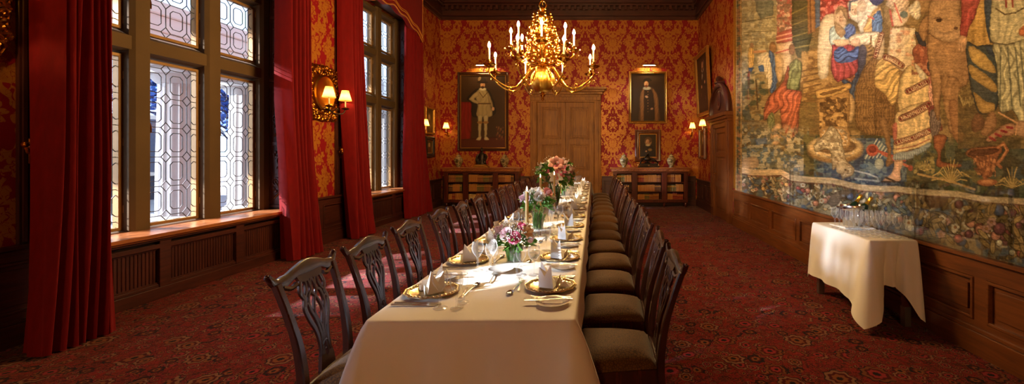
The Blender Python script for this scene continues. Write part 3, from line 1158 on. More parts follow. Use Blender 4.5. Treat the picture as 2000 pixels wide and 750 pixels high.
def curtain(name, label, y0, y1, yb0, yb1, xf, xfb, ztop, nf, seed, lean=0.0):
    """pleated drape between y0..y1 at the top and yb0..yb1 at the hem; xf / xfb = how far it stands into the room"""
    rng = random.Random(seed)
    ph = [rng.uniform(-0.5, 0.5) for _ in range(nf + 2)]
    am = [rng.uniform(0.6, 1.25) for _ in range(nf + 2)]
    nu, nv = nf * 14, 26
    xb = XL + 0.06
    b = MB()

    def pos(u, v):                       # v 0 hem .. 1 top
        e = (1 - v) ** 2.2
        k = u * nf
        i = int(min(k, nf - 1e-6))
        f = k - i
        warp = u + 0.35 / nf * math.sin(2 * PI * (v * 0.7 + ph[i])) * math.sin(PI * f)
        y = (y0 + (y1 - y0) * warp) * (1 - e) + (yb0 + (yb1 - yb0) * warp) * e
        front = xf * (1 - e) + xfb * e
        dep = (0.15 + 0.05 * (1 - v)) * am[i]
        s_ = math.sin(PI * f)
        ends = min(1.0, 7 * u, 7 * (1 - u))
        x = front - 0.16 * (1 - ends) ** 2 * (1 - e) - dep * (0.2 + 0.8 * ends) * (1 - abs(s_) ** 0.9) + 0.012 * math.sin(9 * v + 5 * ph[i])
        return Vector((max(x, XL + 0.10), y, 0.012 + v * ztop))
    b.grid(nu, nv, pos)

    def back(u, v):
        p = pos(u, v)
        p.x = max(xb, p.x - 0.10)
        return p
    n0 = len(b.v)
    b.grid(nu, nv, back)
    w = nu + 1
    for j in range(nv):
        for i in (0, nu):
            a, c = j * w + i, (j + 1) * w + i
            b.f.append((a, c, n0 + c, n0 + a))
            b.m.append(0)
    for i in range(nu):
        for j in (0, nv):
            a, c = j * w + i, j * w + i + 1
            b.f.append((a, n0 + a, n0 + c, c))
            b.m.append(0)
    o = b.build(name, M['velvet'], smooth=60)
    return tag(o, label, 'curtain', 'red velvet curtains')


curtain('curtain', 'red velvet curtain at the far left, before the nearest window', 3.42, 3.77, 3.12, 3.60, -4.26, -4.04, 5.3, 7, 11)
curtain('curtain', 'red velvet curtain right of the nearest leaded window, left of the brass wall plate', 5.97, 6.42, 5.92, 6.52, -4.30, -4.20, 5.3, 6, 5)
curtain('curtain', 'red velvet curtain right of the brass wall plate, before the far window', 7.38, 7.82, 7.44, 8.10, -4.30, -4.18, 5.3, 5, 8)
curtain('curtain', 'farthest red velvet curtain, right of the far window below the pelmet', 9.95, 10.75, 9.75, 11.05, -4.38, -4.30, 5.0, 6, 21)
# pelmet over the far window
t = thing('pelmet', 'scalloped red pelmet with gold braid above the far window', 'pelmet', (-4.46, 7.60, 4.27))
prof = []
for i in range(49):
    u = i / 48
    k = abs(u - 0.5) * 2
    z = 0.36 - 0.36 * k ** 1.6 + 0.028 * math.cos(k * 5 * PI)
    prof.append((u * 2.95, z))
b = MB()
poly = prof + [(2.95, 1.1), (0, 1.1)]
b.prism(poly, lambda a, c, d: (d, a, c), 0.0, 0.10)
b.build('valance', M['velvet'], t, smooth=20)
b = MB()
for (off, rad, x) in ((0.0, 0.014, 0.105), (0.09, 0.011, 0.105), (0.13, 0.008, 0.105)):
    b.tube([(x, min(max(y, 0.02 + off * 0.3), 2.93 - off * 0.3), z + 0.01 + off) for (y, z) in prof], rad, 6)
b.tube([(0.105, 2.935, 0.03), (0.105, 2.935, 1.08)], 0.010, 6)
b.tube([(0.105, 0.015, 0.03), (0.105, 0.015, 1.08)], 0.010, 6)
b.build('gold_braid', M['goldtrim'], t)
# curtain tie-back hooks
for (y, lab) in ((3.42, 'brass curtain hook on dark trim at far left, beside the curtain'), (7.50, 'dark curtain hook on the pier right of the brass wall plate')):
    t = thing('curtain_hook', lab, 'hook', (XL + 0.046, y, 1.52))
    b = MB()
    b.lathe([(0.035, 0), (0.03, 0.012), (0.012, 0.018), (0.0, 0.02)], 12, M=Matrix.Rotation(PI / 2, 4, 'Y'))
    b.box(0, 0.012, -0.02, 0.02, -0.10, 0.10, ch=0.004)
    b.build('hook_plate', M['brass_dull'], t)
    b = MB()
    b.tube(smooth_path([(0.01, 0, 0), (0.07, 0, -0.03), (0.10, -0.04, -0.03), (0.10, -0.09, 0.0), (0.09, -0.10, 0.04)], 5), 0.011, 8)
    b.sph((0.09, -0.10, 0.05), 0.026, n=8)
    b.build('hook_arm', M['brass_dull'], t)

# ================================================================ the long table and its chairs
TY0, TY1, TZ = 1.885, 11.2, 0.76
TILT = 0.0120


def axis_x(y):
    return -0.572 - TILT * (y - TY0)


def on_table(u, y, z=TZ):
    """u across from the table's middle line (+ towards the tapestry), y along the room"""
    return Vector((axis_x(y) + u, y, z))


HALF = 0.468
t = thing('dining_table', 'long dining table under the white cloth', 'table', (axis_x(6.5), 6.5, 0))
b = MB()
b.box(-0.45, 0.45, -4.58, 4.62, 0.71, 0.752, ch=0.005)
tt = b.build('tabletop', M['mahog_y'], t)
for sx in (-1, 1):
    for y in (-4.3, -2.2, 0, 2.2, 4.3):
        MB().box(sx * 0.36 - 0.035, sx * 0.36 + 0.035, y - 0.035, y + 0.035, 0, 0.71, ch=0.004).build('leg', M['mahog'], t)
t.rotation_euler = (0, 0, TILT)


def draped_cloth(hx, hy, ztop, hem, flare, corner_r, rows, nside, folds):
    """cloth over a rectangle hx by hy; hem(s,side)->z, flare(s, side)->outward at hem"""
    b = MB()
    pts = []                                     # (x, y, nx, ny, s, cornerness)
    def side(p0, p1, n, nx, ny, sid):
        for i in range(n):
            t_ = i / n
            x, y = p0[0] + (p1[0] - p0[0]) * t_, p0[1] + (p1[1] - p0[1]) * t_
            L = math.hypot(p1[0] - p0[0], p1[1] - p0[1])
            dc = min(t_, 1 - t_) * L
            pts.append((x, y, nx, ny, t_, dc, sid))
    def corner(cx, cy, a0, sid):
        n = 10
        for i in range(n):
            a = a0 + PI / 2 * i / n
            pts.append((cx + corner_r * math.cos(a), cy + corner_r * math.sin(a), math.cos(a), math.sin(a), i / n, -(1 - abs(i / n - 0.5) * 2), sid + 4))
    r = corner_r
    side((-hx + r, -hy), (hx - r, -hy), nside[0], 0, -1, 0)
    corner(hx - r, -hy + r, -PI / 2, 0)
    side((hx, -hy + r), (hx, hy - r), nside[1], 1, 0, 1)
    corner(hx - r, hy - r, 0, 1)
    side((hx - r, hy), (-hx + r, hy), nside[0], 0, 1, 2)
    corner(-hx + r, hy - r, PI / 2, 2)
    side((-hx, hy - r), (-hx, -hy + r), nside[1], -1, 0, 3)
    corner(-hx + r, -hy + r, PI, 3)
    n = len(pts)
    vs = []
    # the top: inset loops, then the turn-down, then the skirt
    for ins, dz in ((0.5, 0.0), (corner_r * 0.92, 0.0), (min(0.010, corner_r * 0.7), -0.0005), (0.004, -0.0025), (0.0, -0.007)):
        for p in pts:
            vs.append((p[0] * (1 - ins) if ins == 0.5 else p[0] - p[2] * ins, p[1] * (1 - ins) if ins == 0.5 else p[1] - p[3] * ins, ztop + dz))
    for k in range(rows + 1):
        v = k / rows
        for i, p in enumerate(pts):
            zh = hem(p)
            z = ztop - 0.014 - (ztop - 0.014 - zh) * v
            o = 0.004 + flare(p) * v ** 0.8 + folds(p, v)
            vs.append((p[0] + p[2] * o, p[1] + p[3] * o, z))
    L = rows + 6
    fs = []
    for k in range(L - 1):
        for i in range(n):
            fs.append((k * n + i, (k + 1) * n + i, (k + 1) * n + (i + 1) % n, k * n + (i + 1) % n))
    fs.append(tuple(range(n)))
    b.add(vs, fs)
    return b


def hem1(p):
    if p[6] in (1, 3):                      # ends just above the chair seats
        k = max(0.0, 1 - max(0.0, p[5]) / 0.10)
        return 0.525 * (1 - k) + 0.40 * k
    return 0.40 if p[6] >= 4 else 0.34


def flare1(p):
    c = max(0.0, 1 - max(0, p[5]) / (0.30 if p[6] in (0, 2) else 0.12))
    base = 0.06 if p[6] in (0, 4, 7) else 0.015
    return base + 0.07 * c ** 2


def folds1(p, v):
    if p[5] < 0:
        return 0.0
    k = min(1, p[5] / 0.25)
    fr = 3.0 if p[6] % 2 == 0 else 14.0
    return (0.012 if p[6] % 2 == 0 else 0.006) * v * k * math.sin(p[4] * fr * 2 * PI + 0.8) + 0.002 * v * math.sin(p[4] * 61)


cl = draped_cloth(HALF, 4.66, TZ, hem1, flare1, 0.03, 14, (40, 160), folds1).build('tablecloth', M['linen'], smooth=70)
cl.location = (axis_x(6.545), 6.545, 0)
cl.rotation_euler = (0, 0, TILT)
tag(cl, 'long white tablecloth over the dining table, its near end in front', 'tablecloth')


# ---------------------------------------------------------------- chair
def make_chair(label):
    t = thing('dining_chair', label, 'chair', group='mahogany dining chairs along the table')
    w = M['chair']
    # domed seat
    def seat(u, v):
        y = -0.185 + 0.395 * v
        hw = 0.19 + 0.055 * v
        x = (u * 2 - 1) * hw
        e = min(1, 4.5 * min(u, 1 - u, v, 1 - v))
        return Vector((x, y, 0.445 + 0.05 * (e ** 0.5) + 0.022 * math.sin(PI * u) * math.sin(PI * v)))
    b = MB().grid(18, 16, seat)
    n0 = len(b.v)
    b.grid(18, 16, lambda u, v: Vector((seat(u, v).x, seat(u, v).y, 0.432)))
    W_ = 19
    ring = [i for i in range(W_)] + [j * W_ + 18 for j in range(1, 17)] + [16 * W_ + i for i in range(17, -1, -1)] + [j * W_ for j in range(15, 0, -1)]
    for k in range(len(ring)):
        a, c = ring[k], ring[(k + 1) % len(ring)]
        b.f.append((a, n0 + a, n0 + c, c))
        b.m.append(0)
    b.build('seat', M['seat'], t, smooth=50)
    b = MB()
    P = [(-0.20, -0.195), (0.20, -0.195), (0.25, 0.215), (-0.25, 0.215)]
    Q = [(-0.175, -0.17), (0.175, -0.17), (0.225, 0.19), (-0.225, 0.19)]
    for k in range(4):
        k2 = (k + 1) % 4
        b.prism([P[k], P[k2], Q[k2], Q[k]], lambda x, y, d: (x, y, d), 0.355, 0.436)
    b.build('seat_frame', w, t, smooth=25)
    for s_ in (-1, 1):
        MB().box(s_ * 0.227 - 0.024, s_ * 0.227 + 0.024, 0.170, 0.218, 0, 0.43, ch=0.004).build('leg', w, t)
        pts = smooth_path([(s_ * 0.185, -0.285, 0), (s_ * 0.185, -0.235, 0.20), (s_ * 0.187, -0.205, 0.42), (s_ * 0.193, -0.222, 0.62), (s_ * 0.203, -0.262, 0.78), (s_ * 0.213, -0.305, 0.915)], 4)
        wd = [0.036 + 0.008 * math.sin(PI * min(1, q / 16)) for q in range(len(pts))]
        MB().strip(pts, wd, [0.030 + 0.010 * math.sin(PI * min(1, q / 14)) for q in range(len(pts))], (0, 1, 0.1)).build('leg', w, t)
    b = MB()
    for s_ in (-1, 1):
        b.box(s_ * 0.205 - 0.010, s_ * 0.205 + 0.010, -0.24, 0.18, 0.11, 0.145)
    b.box(-0.205, 0.205, -0.02, 0.0, 0.112, 0.143)
    b.build('stretcher', w, t)
    # serpentine crest rail with turned-up ears
    def yb(z):
        return -0.206 - 0.102 * max(0, (z - 0.45) / 0.5) ** 1.4
    pts = smooth_path([(-0.252, -0.318, 0.962), (-0.238, -0.315, 0.945), (-0.208, -0.31, 0.918), (-0.15, -0.306, 0.920), (-0.09, -0.306, 0.940), (0, -0.306, 0.950),
                       (0.09, -0.306, 0.940), (0.15, -0.306, 0.920), (0.208, -0.31, 0.918), (0.238, -0.315, 0.945), (0.252, -0.318, 0.962)], 4)
    hs = []
    for p in pts:
        a = abs(p.x)
        hs.append(0.014 + 0.052 * max(0, 1 - (a / 0.262) ** 3) if a > 0.18 else 0.054 + 0.010 * math.cos(a * 28))
    b = MB()
    b.strip(pts, hs, [0.026] * len(pts), (0, 1, 0.25))
    for s_ in (-1, 1):
        b.sph((s_ * 0.252, -0.319, 0.962), 0.010, n=8)
        b.tube(smooth_path([(s_ * 0.185, -0.298, 0.895), (s_ * 0.14, -0.291, 0.878), (s_ * 0.10, -0.289, 0.888)], 4), 0.012, 6)
    b.build('crest_rail', w, t, smooth=45)
    # pierced splat of interlaced straps
    b = MB()
    nv = (0, 1, 0.22)

    def strap(pq, wid=0.017, th=0.014):
        pq = [(x, z if z < 0.55 else 0.55 + (z - 0.55) * 0.935) for (x, z) in pq]
        pts = smooth_path([(x, yb(z), z) for (x, z) in pq], 4)
        b.strip(pts, wid, th, nv)
    for s_ in (-1, 1):
        strap([(s_ * 0.040, 0.50), (s_ * 0.032, 0.57), (s_ * 0.044, 0.65), (s_ * 0.074, 0.72), (s_ * 0.088, 0.78), (s_ * 0.076, 0.825), (s_ * 0.092, 0.865), (s_ * 0.070, 0.93)], 0.021)
        strap([(s_ * 0.018, 0.51), (s_ * 0.014, 0.60), (s_ * 0.030, 0.70), (s_ * 0.056, 0.77), (s_ * 0.048, 0.83), (s_ * 0.018, 0.86), (s_ * 0.030, 0.935)], 0.015)
        strap([(s_ * 0.006, 0.58), (s_ * 0.004, 0.66), (s_ * 0.030, 0.735), (s_ * 0.012, 0.80), (s_ * -0.020, 0.85), (s_ * 0.006, 0.935)], 0.012)
        strap([(s_ * 0.088, 0.78), (s_ * 0.068, 0.80), (s_ * 0.056, 0.77)], 0.012)
        strap([(s_ * 0.076, 0.825), (s_ * 0.058, 0.85), (s_ * 0.045, 0.895), (s_ * 0.06, 0.935)], 0.014)
    b.tube([(0.019 * math.cos(a), yb(0.56), 0.56 + 0.022 * math.sin(a)) for a in [2 * PI * q / 14 for q in range(14)]], 0.007, 6, closed=True)
    b.prism([(-0.062, 0.44), (0.062, 0.44), (0.052, 0.50), (0.046, 0.525), (0.018, 0.52), (0, 0.505), (-0.018, 0.52), (-0.046, 0.525), (-0.052, 0.50)],
            lambda x, z, d: (x, yb(z) + d, z), -0.008, 0.008)
    b.prism([(-0.10, 0.925), (-0.085, 0.892), (-0.04, 0.882), (0, 0.892), (0.04, 0.882), (0.085, 0.892), (0.10, 0.925)], lambda x, z, d: (x, yb(z) + d, z), -0.008, 0.008)
    b.build('splat', w, t, smooth=40)
    b = MB()
    b.box(-0.185, 0.185, -0.222, -0.19, 0.40, 0.45, ch=0.005)
    b.build('back_rail', w, t)
    return t


proto = freeze(make_chair('x'))
CY_L = [2.12, 2.68, 3.34, 4.02] + [4.02 + 0.655 * k for k in range(1, 11)]
CY_R = [2.30, 2.90, 3.52, 4.15, 4.79] + [4.79 + 0.655 * k for k in range(1, 10)]
rj = random.Random(5)
for i, y in enumerate(CY_L):
    lab = 'carved mahogany dining chair on the window side of the table, %s from the camera' % ORD[i]
    lx = axis_x(y) - HALF - 0.105 + (0.01, 0.01, -0.02)[i] if i < 3 else axis_x(y) - HALF - 0.125
    rz = -PI / 2 + (0.05 if i == 0 else rj.uniform(-0.04, 0.04))
    if i == 0:
        proto.location, proto.rotation_euler, proto['label'] = (lx, y, 0), (0, 0, rz), lab
    else:
        dup(proto, (lx, y, 0), rz, lab)
for i, y in enumerate(CY_R):
    dup(proto, (axis_x(y) + HALF + 0.215 + rj.uniform(-0.015, 0.015) + (0.012 * i if i < 8 else 0.09) * 0.5, y, 0), PI / 2 + rj.uniform(-0.03, 0.03),
        'mahogany dining chair on the tapestry side of the table, %s from the camera' % ORD[i])

# ---------------------------------------------------------------- tableware prototypes


def charger_proto():
    t = thing('charger_plate', 'x', 'plate', group='gold charger plates')
    b = MB()
    n = 96
    prof = [(0.0, 0.004), (0.105, 0.004), (0.113, 0.008), (0.140, 0.012), (0.150, 0.015), (0.153, 0.012), (0.11, 0.002), (0.09, 0.0), (0.0, 0.0)]
    vs, fs = [], []
    for k, (r, z) in enumerate(prof):
        for j in range(n):
            q = 2 * PI * j / n
            rr = r
            if r > 0.13:
                rr = r * (1 + 0.022 * math.cos(12 * q))
            vs.append((rr * math.cos(q), rr * math.sin(q), z))
    for k in range(len(prof) - 1):
        for j in range(n):
            fs.append((k * n + j, k * n + (j + 1) % n, (k + 1) * n + (j + 1) % n, (k + 1) * n + j))
    b.add(vs, fs)
    b.build('dish', M['goldplate'], t, smooth=50)
    b = MB()
    for j in range(36):
        q = 2 * PI * j / 36
        rr = 0.137 * (1 + 0.02 * math.cos(12 * q))
        b.sph((rr * math.cos(q), rr * math.sin(q), 0.0145), 0.0105, (1, 1, 0.55), 6)
    b.tube([(0.151 * (1 + 0.022 * math.cos(12 * a)) * math.cos(a), 0.151 * (1 + 0.022 * math.cos(12 * a)) * math.sin(a), 0.0145) for a in [2 * PI * q / 72 for q in range(72)]], 0.0032, 5, closed=True)
    b.build('beaded_rim', M['goldplate'], t)
    t.scale = (0.92, 0.92, 1)
    return freeze(t)


def napkin_proto():
    b = MB()
    P1, P2, P3 = (-0.062, 0.012, 0.138), (0.070, 0.020, 0.128), (0.005, 0.055, 0.112)
    V = (0.004, 0.004, 0.070)
    F_, L, R, B = (0.0, -0.052, 0.004), (-0.070, 0.002, 0.004), (0.070, 0.002, 0.004), (0.0, 0.062, 0.004)
    vs = [P1, P2, P3, V, F_, L, R, B, (-0.026, 0.036, 0.064), (0.036, 0.040, 0.060)]
    fs = [(5, 4, 3, 0), (4, 6, 1, 3), (0, 3, 8), (3, 1, 9), (0, 8, 7, 5), (9, 1, 6, 7), (8, 2, 7), (2, 9, 7), (8, 3, 2), (3, 9, 2), (5, 7, 6, 4)]
    b.add(vs, fs)
    # wrapped cuff: two crossing bands with slanting top edges
    vs = [(-0.082, -0.010, 0.004), (-0.076, -0.014, 0.040), (0.0, -0.070, 0.058), (0.012, -0.072, 0.004), (0.080, -0.008, 0.004), (0.074, -0.012, 0.046), (-0.02, -0.074, 0.030), (-0.014, -0.072, 0.004)]
    b.add(vs, [(0, 3, 2, 1), (3, 0, 1, 2), (7, 4, 5, 6), (4, 7, 6, 5)])
    # the turned-out tail lying on the plate
    vs = [(-0.055, -0.040, 0.006), (0.012, -0.076, 0.006), (-0.060, -0.125, 0.010), (-0.100, -0.085, 0.012), (-0.055, -0.070, 0.034)]
    b.add(vs, [(0, 1, 4), (1, 2, 4), (2, 3, 4), (3, 0, 4), (0, 3, 2, 1)])
    o = b.build('napkin', M['napkin'], smooth=12)
    return freeze(tag(o, 'x', 'napkin', 'folded white napkins'))


def plate_proto():
    b = MB()
    b.lathe([(0.0, 0.0), (0.042, 0.0), (0.046, 0.004), (0.07, 0.010), (0.082, 0.014), (0.083, 0.0155), (0.072, 0.0135), (0.052, 0.009), (0.05, 0.006), (0.0, 0.006)], 48)
    o = b.build('bread_plate', M['china'], smooth=50)
    return freeze(tag(o, 'x', 'plate', 'bread plates'))


def cutlery(kind):
    b = MB()
    if kind == 'knife':
        b.strip(smooth_path([(0, -0.10, 0.005), (0, -0.05, 0.005), (0, 0.0, 0.004)], 3), [0.013, 0.013, 0.012, 0.011, 0.010, 0.009, 0.008], 0.007, (0, 0, 1))
        b.strip(smooth_path([(0, 0.0, 0.004), (0.001, 0.07, 0.0035), (0.001, 0.115, 0.003), (-0.003, 0.125, 0.003)], 3), [0.012, 0.017, 0.019, 0.020, 0.020, 0.019, 0.018, 0.013, 0.008, 0.003], 0.002, (0, 0, 1))
    elif kind == 'fork':
        b.strip(smooth_path([(0, -0.10, 0.003), (0, -0.03, 0.006), (0, 0.04, 0.005)], 3), [0.013, 0.011, 0.009, 0.007, 0.006, 0.006, 0.008], 0.003, (0, 0, 1))
        b.strip([(0, 0.04, 0.005), (0, 0.052, 0.004), (0, 0.066, 0.004)], [0.008, 0.020, 0.023], 0.0025, (0, 0, 1))
        for k in range(4):
            x = -0.0095 + k * 0.00633
            b.strip([(x, 0.064, 0.004), (x, 0.09, 0.005), (x, 0.105, 0.009)], [0.0036, 0.0032, 0.002], 0.0022, (0, 0, 1))
    else:
        b.strip(smooth_path([(0, -0.10, 0.003), (0, -0.03, 0.007), (0, 0.045, 0.006)], 3), [0.014, 0.011, 0.009, 0.007, 0.006, 0.006, 0.008], 0.003, (0, 0, 1))
        def bowl(u, v):
            a = (u * 2 - 1)
            q = v * 2 - 1
            w_ = 0.019 * math.sqrt(max(0.02, 1 - q * q))
            return Vector((a * w_, 0.072 + q * 0.030, 0.003 + 0.006 * (a * a + q * q * 0.8)))
        b.grid(8, 10, bowl)
        b.grid(8, 10, lambda u, v: bowl(u, v) + Vector((0, 0, -0.0015)))
    o = b.build(kind, M['silver'], smooth=45)
    return freeze(tag(o, 'x', kind, {'knife': 'table knives', 'fork': 'table forks', 'spoon': 'dessert spoons'}[kind]))


def glass_proto(name, scale, big, lab, group, cat='glass'):
    h = 0.182 * scale
    r = 0.038 * scale * big
    st = 0.45 * h
    prof = [(0.0, 0.003), (0.033 * scale, 0.0012), (0.034 * scale, 0.0025), (0.012 * scale, 0.006), (0.0045, 0.012), (0.004, st * 0.55), (0.0075, st * 0.62), (0.0042, st * 0.7), (0.006, st - 0.006)]
    for k in range(9):
        a = k / 8
        rr = r * (math.sin(min(1, a * 1.45) * PI / 2) ** 0.7) * (1 - 0.20 * max(0, a - 0.55) / 0.45)
        prof.append((max(rr, 0.006), st + (h - st) * a))
    rim = prof[-1][0]
    t = MB().lathe(prof, 24)
    t.f.pop()
    t.m.pop()
    t.tube([(rim * math.cos(a), rim * math.sin(a), h) for a in [2 * PI * q / 24 for q in range(24)]], 0.0014, 4, closed=True)
    o = t.build(name, M['glass'], smooth=60)
    return freeze(tag(o, lab, cat, group))


charger, napkin, bplate = charger_proto(), napkin_proto(), plate_proto()
fork, knife, spoon = cutlery('fork'), cutlery('knife'), cutlery('spoon')
water = glass_proto('water_glass', 1.0, 1.02, 'x', 'water glasses on the long table')
wine = glass_proto('wine_glass', 0.93, 0.92, 'x', 'wine glasses on the long table')
flute = glass_proto('sherry_glass', 0.80, 0.75, 'x', 'small glasses on the long table')
used = set()


def place(proto, loc, rz, label):
    if proto.name not in used:
        used.add(proto.name)
        proto.location, proto.rotation_euler, proto['label'] = loc, (0, 0, rz), label
        return proto
    return dup(proto, loc, rz, label)


SY = [2.36 + 0.655 * i for i in range(14)]
SY_L = [2.27, 2.93, 3.58, 4.24] + [4.24 + 0.655 * k for k in range(1, 11)]
rj = random.Random(9)
for side in (1, -1):
    for i in range(14):
        y0 = (SY if side > 0 else SY_L)[i]
        rz = (PI / 2 if side > 0 else -PI / 2) + TILT
        c = on_table(side * (HALF - 0.158), y0)
        Rm = Matrix.Rotation(rz, 3, 'Z')

        def at(x, y, z=0.0):
            return c + Rm @ Vector((x, y, 0)) + Vector((0, 0, z + 0.001))
        who = '%s place from the camera, %s side' % (ORD[i], 'tapestry' if side > 0 else 'window')
        place(charger, at(0, 0), rz, 'round gold charger plate with beaded rim at the ' + who)
        place(napkin, at(0, 0.01, 0.006), rz + rj.uniform(-0.35, 0.35) + (0.5 if side > 0 else -0.3), 'folded white napkin standing on gold charger, ' + who)
        place(bplate, at(-0.262, -0.035), rz, 'small white bread plate left of charger, ' + who)
        place(fork, at(-0.172, -0.02), rz, 'silver fork beside the charger, ' + who)
        dup(fork, at(-0.197, -0.03), rz, 'silver outer fork, ' + who)
        dup(knife, at(-0.258, -0.02, 0.016), rz + 0.03, 'small butter knife on bread plate, ' + who)
        place(knife, at(0.172, -0.02), rz, 'silver table knife beside the charger, ' + who)
        dup(knife, at(0.197, -0.025), rz, 'silver outer table knife, ' + who)
        place(spoon, at(-0.04, 0.195), rz + PI / 2 - 0.12, 'dessert spoon above the charger, ' + who)
        dup(fork, at(0.03, 0.175), rz - PI / 2 + 0.1, 'dessert fork above the charger, ' + who)
        place(water, at(0.235, 0.125), rz, 'stemmed clear water glass, ' + who)
        place(wine, at(0.240, 0.205), rz, 'clear wine glass beside the water glass, ' + who)
        place(flute, at(0.160, 0.215), rz, 'small clear glass behind the wine glass, ' + who)
# shallow white dish near the first bouquet
d_ = MB().lathe([(0, 0), (0.035, 0), (0.04, 0.006), (0.075, 0.022), (0.078, 0.024), (0.07, 0.020), (0.04, 0.010), (0, 0.008)], 40).build('side_dish', M['china'], smooth=50)
d_.location = on_table(-0.03, 2.66, TZ + 0.001)
tag(d_, 'shallow white dish with a spoon in front of the nearest flower vase', 'dish')
dup(spoon, on_table(-0.05, 2.52, TZ + 0.001), 0.1, 'dessert spoon lying in front of the shallow white dish')

# ---------------------------------------------------------------- flowers


def bloom(kind, rng):
    """a flower head about the origin, looking up +z, radius about 1"""
    b = MB()
    if kind in ('rose', 'ranunculus'):
        layers = 6
        for L in range(layers):
            f = L / (layers - 1)
            n = 5 + L
            rad = 0.18 + 0.82 * f
            for k in range(n):
                a0 = 2 * PI * (k + 0.37 * L) / n
                wd = 2 * PI / n * 0.95

                def pet(u, v, a0=a0, wd=wd, rad=rad, f=f):
                    a = a0 + (u - 0.5) * wd * (1.25 - 0.5 * v * v)
                    rr = rad * (0.35 + 0.65 * math.sin(min(1, v * 1.1) * PI / 2)) * (1 + 0.14 * v * v * f)
                    z = -0.55 + (1.25 - 0.62 * f) * v - 0.30 * f * v ** 3
                    return Vector((rr * math.cos(a), rr * math.sin(a), z))
                b.grid(4, 4, pet)
        b.sph((0, 0, 0.15), 0.28, (1, 1, 1.3), 6)
    elif kind == 'lily':
        for k in range(6):
            a0 = 2 * PI * k / 6

            def pet(u, v, a0=a0):
                w_ = 0.42 * math.sin(PI * (0.08 + 0.9 * v) ** 0.9)
                rr = 0.1 + 1.25 * v
                z = -0.4 + 0.95 * math.sin(v * 2.2) - 0.12 * abs(u - 0.5)
                s_ = (u - 0.5) * 2 * w_
                return Vector((rr * math.cos(a0) - s_ * math.sin(a0), rr * math.sin(a0) + s_ * math.cos(a0), z))
            b.grid(4, 7, pet)
    elif kind == 'carnation':
        for L in range(4):
            for k in range(9):
                a0 = 2 * PI * (k + rng.random()) / 9
                rad = 0.3 + 0.23 * L

                def pet(u, v, a0=a0, rad=rad):
                    a = a0 + (u - 0.5) * 0.7
                    z = 0.45 - 0.25 * L * v + 0.12 * math.sin(u * 14) * v - 0.6 * (1 - v)
                    return Vector((rad * v * math.cos(a), rad * v * math.sin(a), z))
                b.grid(5, 3, pet)
    return b


def orient(p, d, s_, rng):
    q = Vector(d).normalized().to_track_quat('Z', 'Y').to_matrix().to_4x4()
    return Matrix.Translation(p) @ q @ Matrix.Rotation(rng.uniform(0, 6.28), 4, 'Z') @ Matrix.Scale(s_, 4)


def leafm(b, p, d, L, w, rng):
    Mx = orient(p, d, 1.0, rng)

    def fn(u, v):
        ww = w * math.sin(PI * min(0.98, 0.06 + v * 0.92)) ** 0.8
        return Vector(((u - 0.5) * 2 * ww, 0.25 * L * v * v + 0.06 * L * abs(u - 0.5), L * v))
    b.grid(4, 6, fn, Mx)


def bouquet(label, loc, zc, rx, rz, heads, nleaf, ngyp, seed, stemz, lw=1.0):
    """flowers whose stems stand in a vase at loc; zc is the height of the mass above the table"""
    rng = random.Random(seed)
    t = thing('flower_bouquet', label, 'flowers', loc, 0)
    st = MB()
    for (kind, mat, dx, dy, dz, s_, nm) in heads:
        p = Vector((dx, dy, zc + dz))
        d = Vector((dx * 1.3, dy * 1.3 - 0.03, 0.07 + dz * 0.6))
        bm = bloom(kind, rng)
        f = MB().add(bm.v, bm.f, orient(p, d, s_ * 1.12, rng))
        f.build(nm, M[mat], t, smooth=60)
        st.tube(smooth_path([(dx * 0.12, dy * 0.12, stemz), (dx * 0.3, dy * 0.3, zc * 0.6), tuple(p - d.normalized() * s_ * 0.4)], 4), 0.0028, 5)
    st.build('stems', M['green'], t)
    lf = MB()
    for k in range(nleaf):
        a, e = rng.uniform(0, 2 * PI), rng.uniform(-0.5, 0.9)
        d = (math.cos(a) * math.cos(e), math.sin(a) * math.cos(e), math.sin(e))
        p = (d[0] * rx * 0.55, d[1] * rx * 0.55, zc - 0.03 + d[2] * rz * 0.6)
        leafm(lf, p, (d[0], d[1], d[2] - 0.2), rng.uniform(0.05, 0.10) * lw, rng.uniform(0.012, 0.022) * lw, rng)
    lf.build('leaves', M['green'], t, smooth=60)
    gy, gs = MB(), MB()
    for k in range(ngyp):
        a, e = rng.uniform(0, 2 * PI), rng.uniform(-0.25, 1.3)
        q = rng.uniform(0.9, 1.25)
        p = Vector((math.cos(a) * math.cos(e) * rx * q, math.sin(a) * math.cos(e) * rx * q, zc + math.sin(e) * rz * q))
        gy.sph(p, rng.uniform(0.0026, 0.0046) * lw, n=5)
        gs.tube([(p.x * 0.5, p.y * 0.5, zc - 0.02), p], 0.0008, 3)
    if ngyp:
        g = tag(gy.build('gypsophila', M['white'], t), kind='stuff')
        tag(gs.build('gypsophila_stems', M['green_grey'], g), kind='stuff')
    return t


def vase(label, loc, r, h, wet):
    t = thing('glass_vase', label, 'vase', loc)
    MB().lathe([(0, 0.0), (r, 0.0), (r, h), (r * 0.95, h), (r * 0.95, 0.008), (0, 0.008)], 32).build('glass_cylinder', M['vase_glass'], t, smooth=50)
    if wet:
        b = MB()
        rng = random.Random(int(r * 1e4))
        for k in range(16):
            a = 2 * PI * k / 16
            leafm(b, (r * 0.72 * math.cos(a), r * 0.72 * math.sin(a), 0.01), (0.06 * math.cos(a), 0.06 * math.sin(a), 1), h * 0.86, 0.016, rng)
        b.build('lining_leaves', M['green'], t, smooth=60)
        MB().lathe([(0, 0.009), (r * 0.93, 0.009), (r * 0.93, h * 0.8), (0, h * 0.8)], 24).build('water', M['vase_green'], t, smooth=50)
    return t


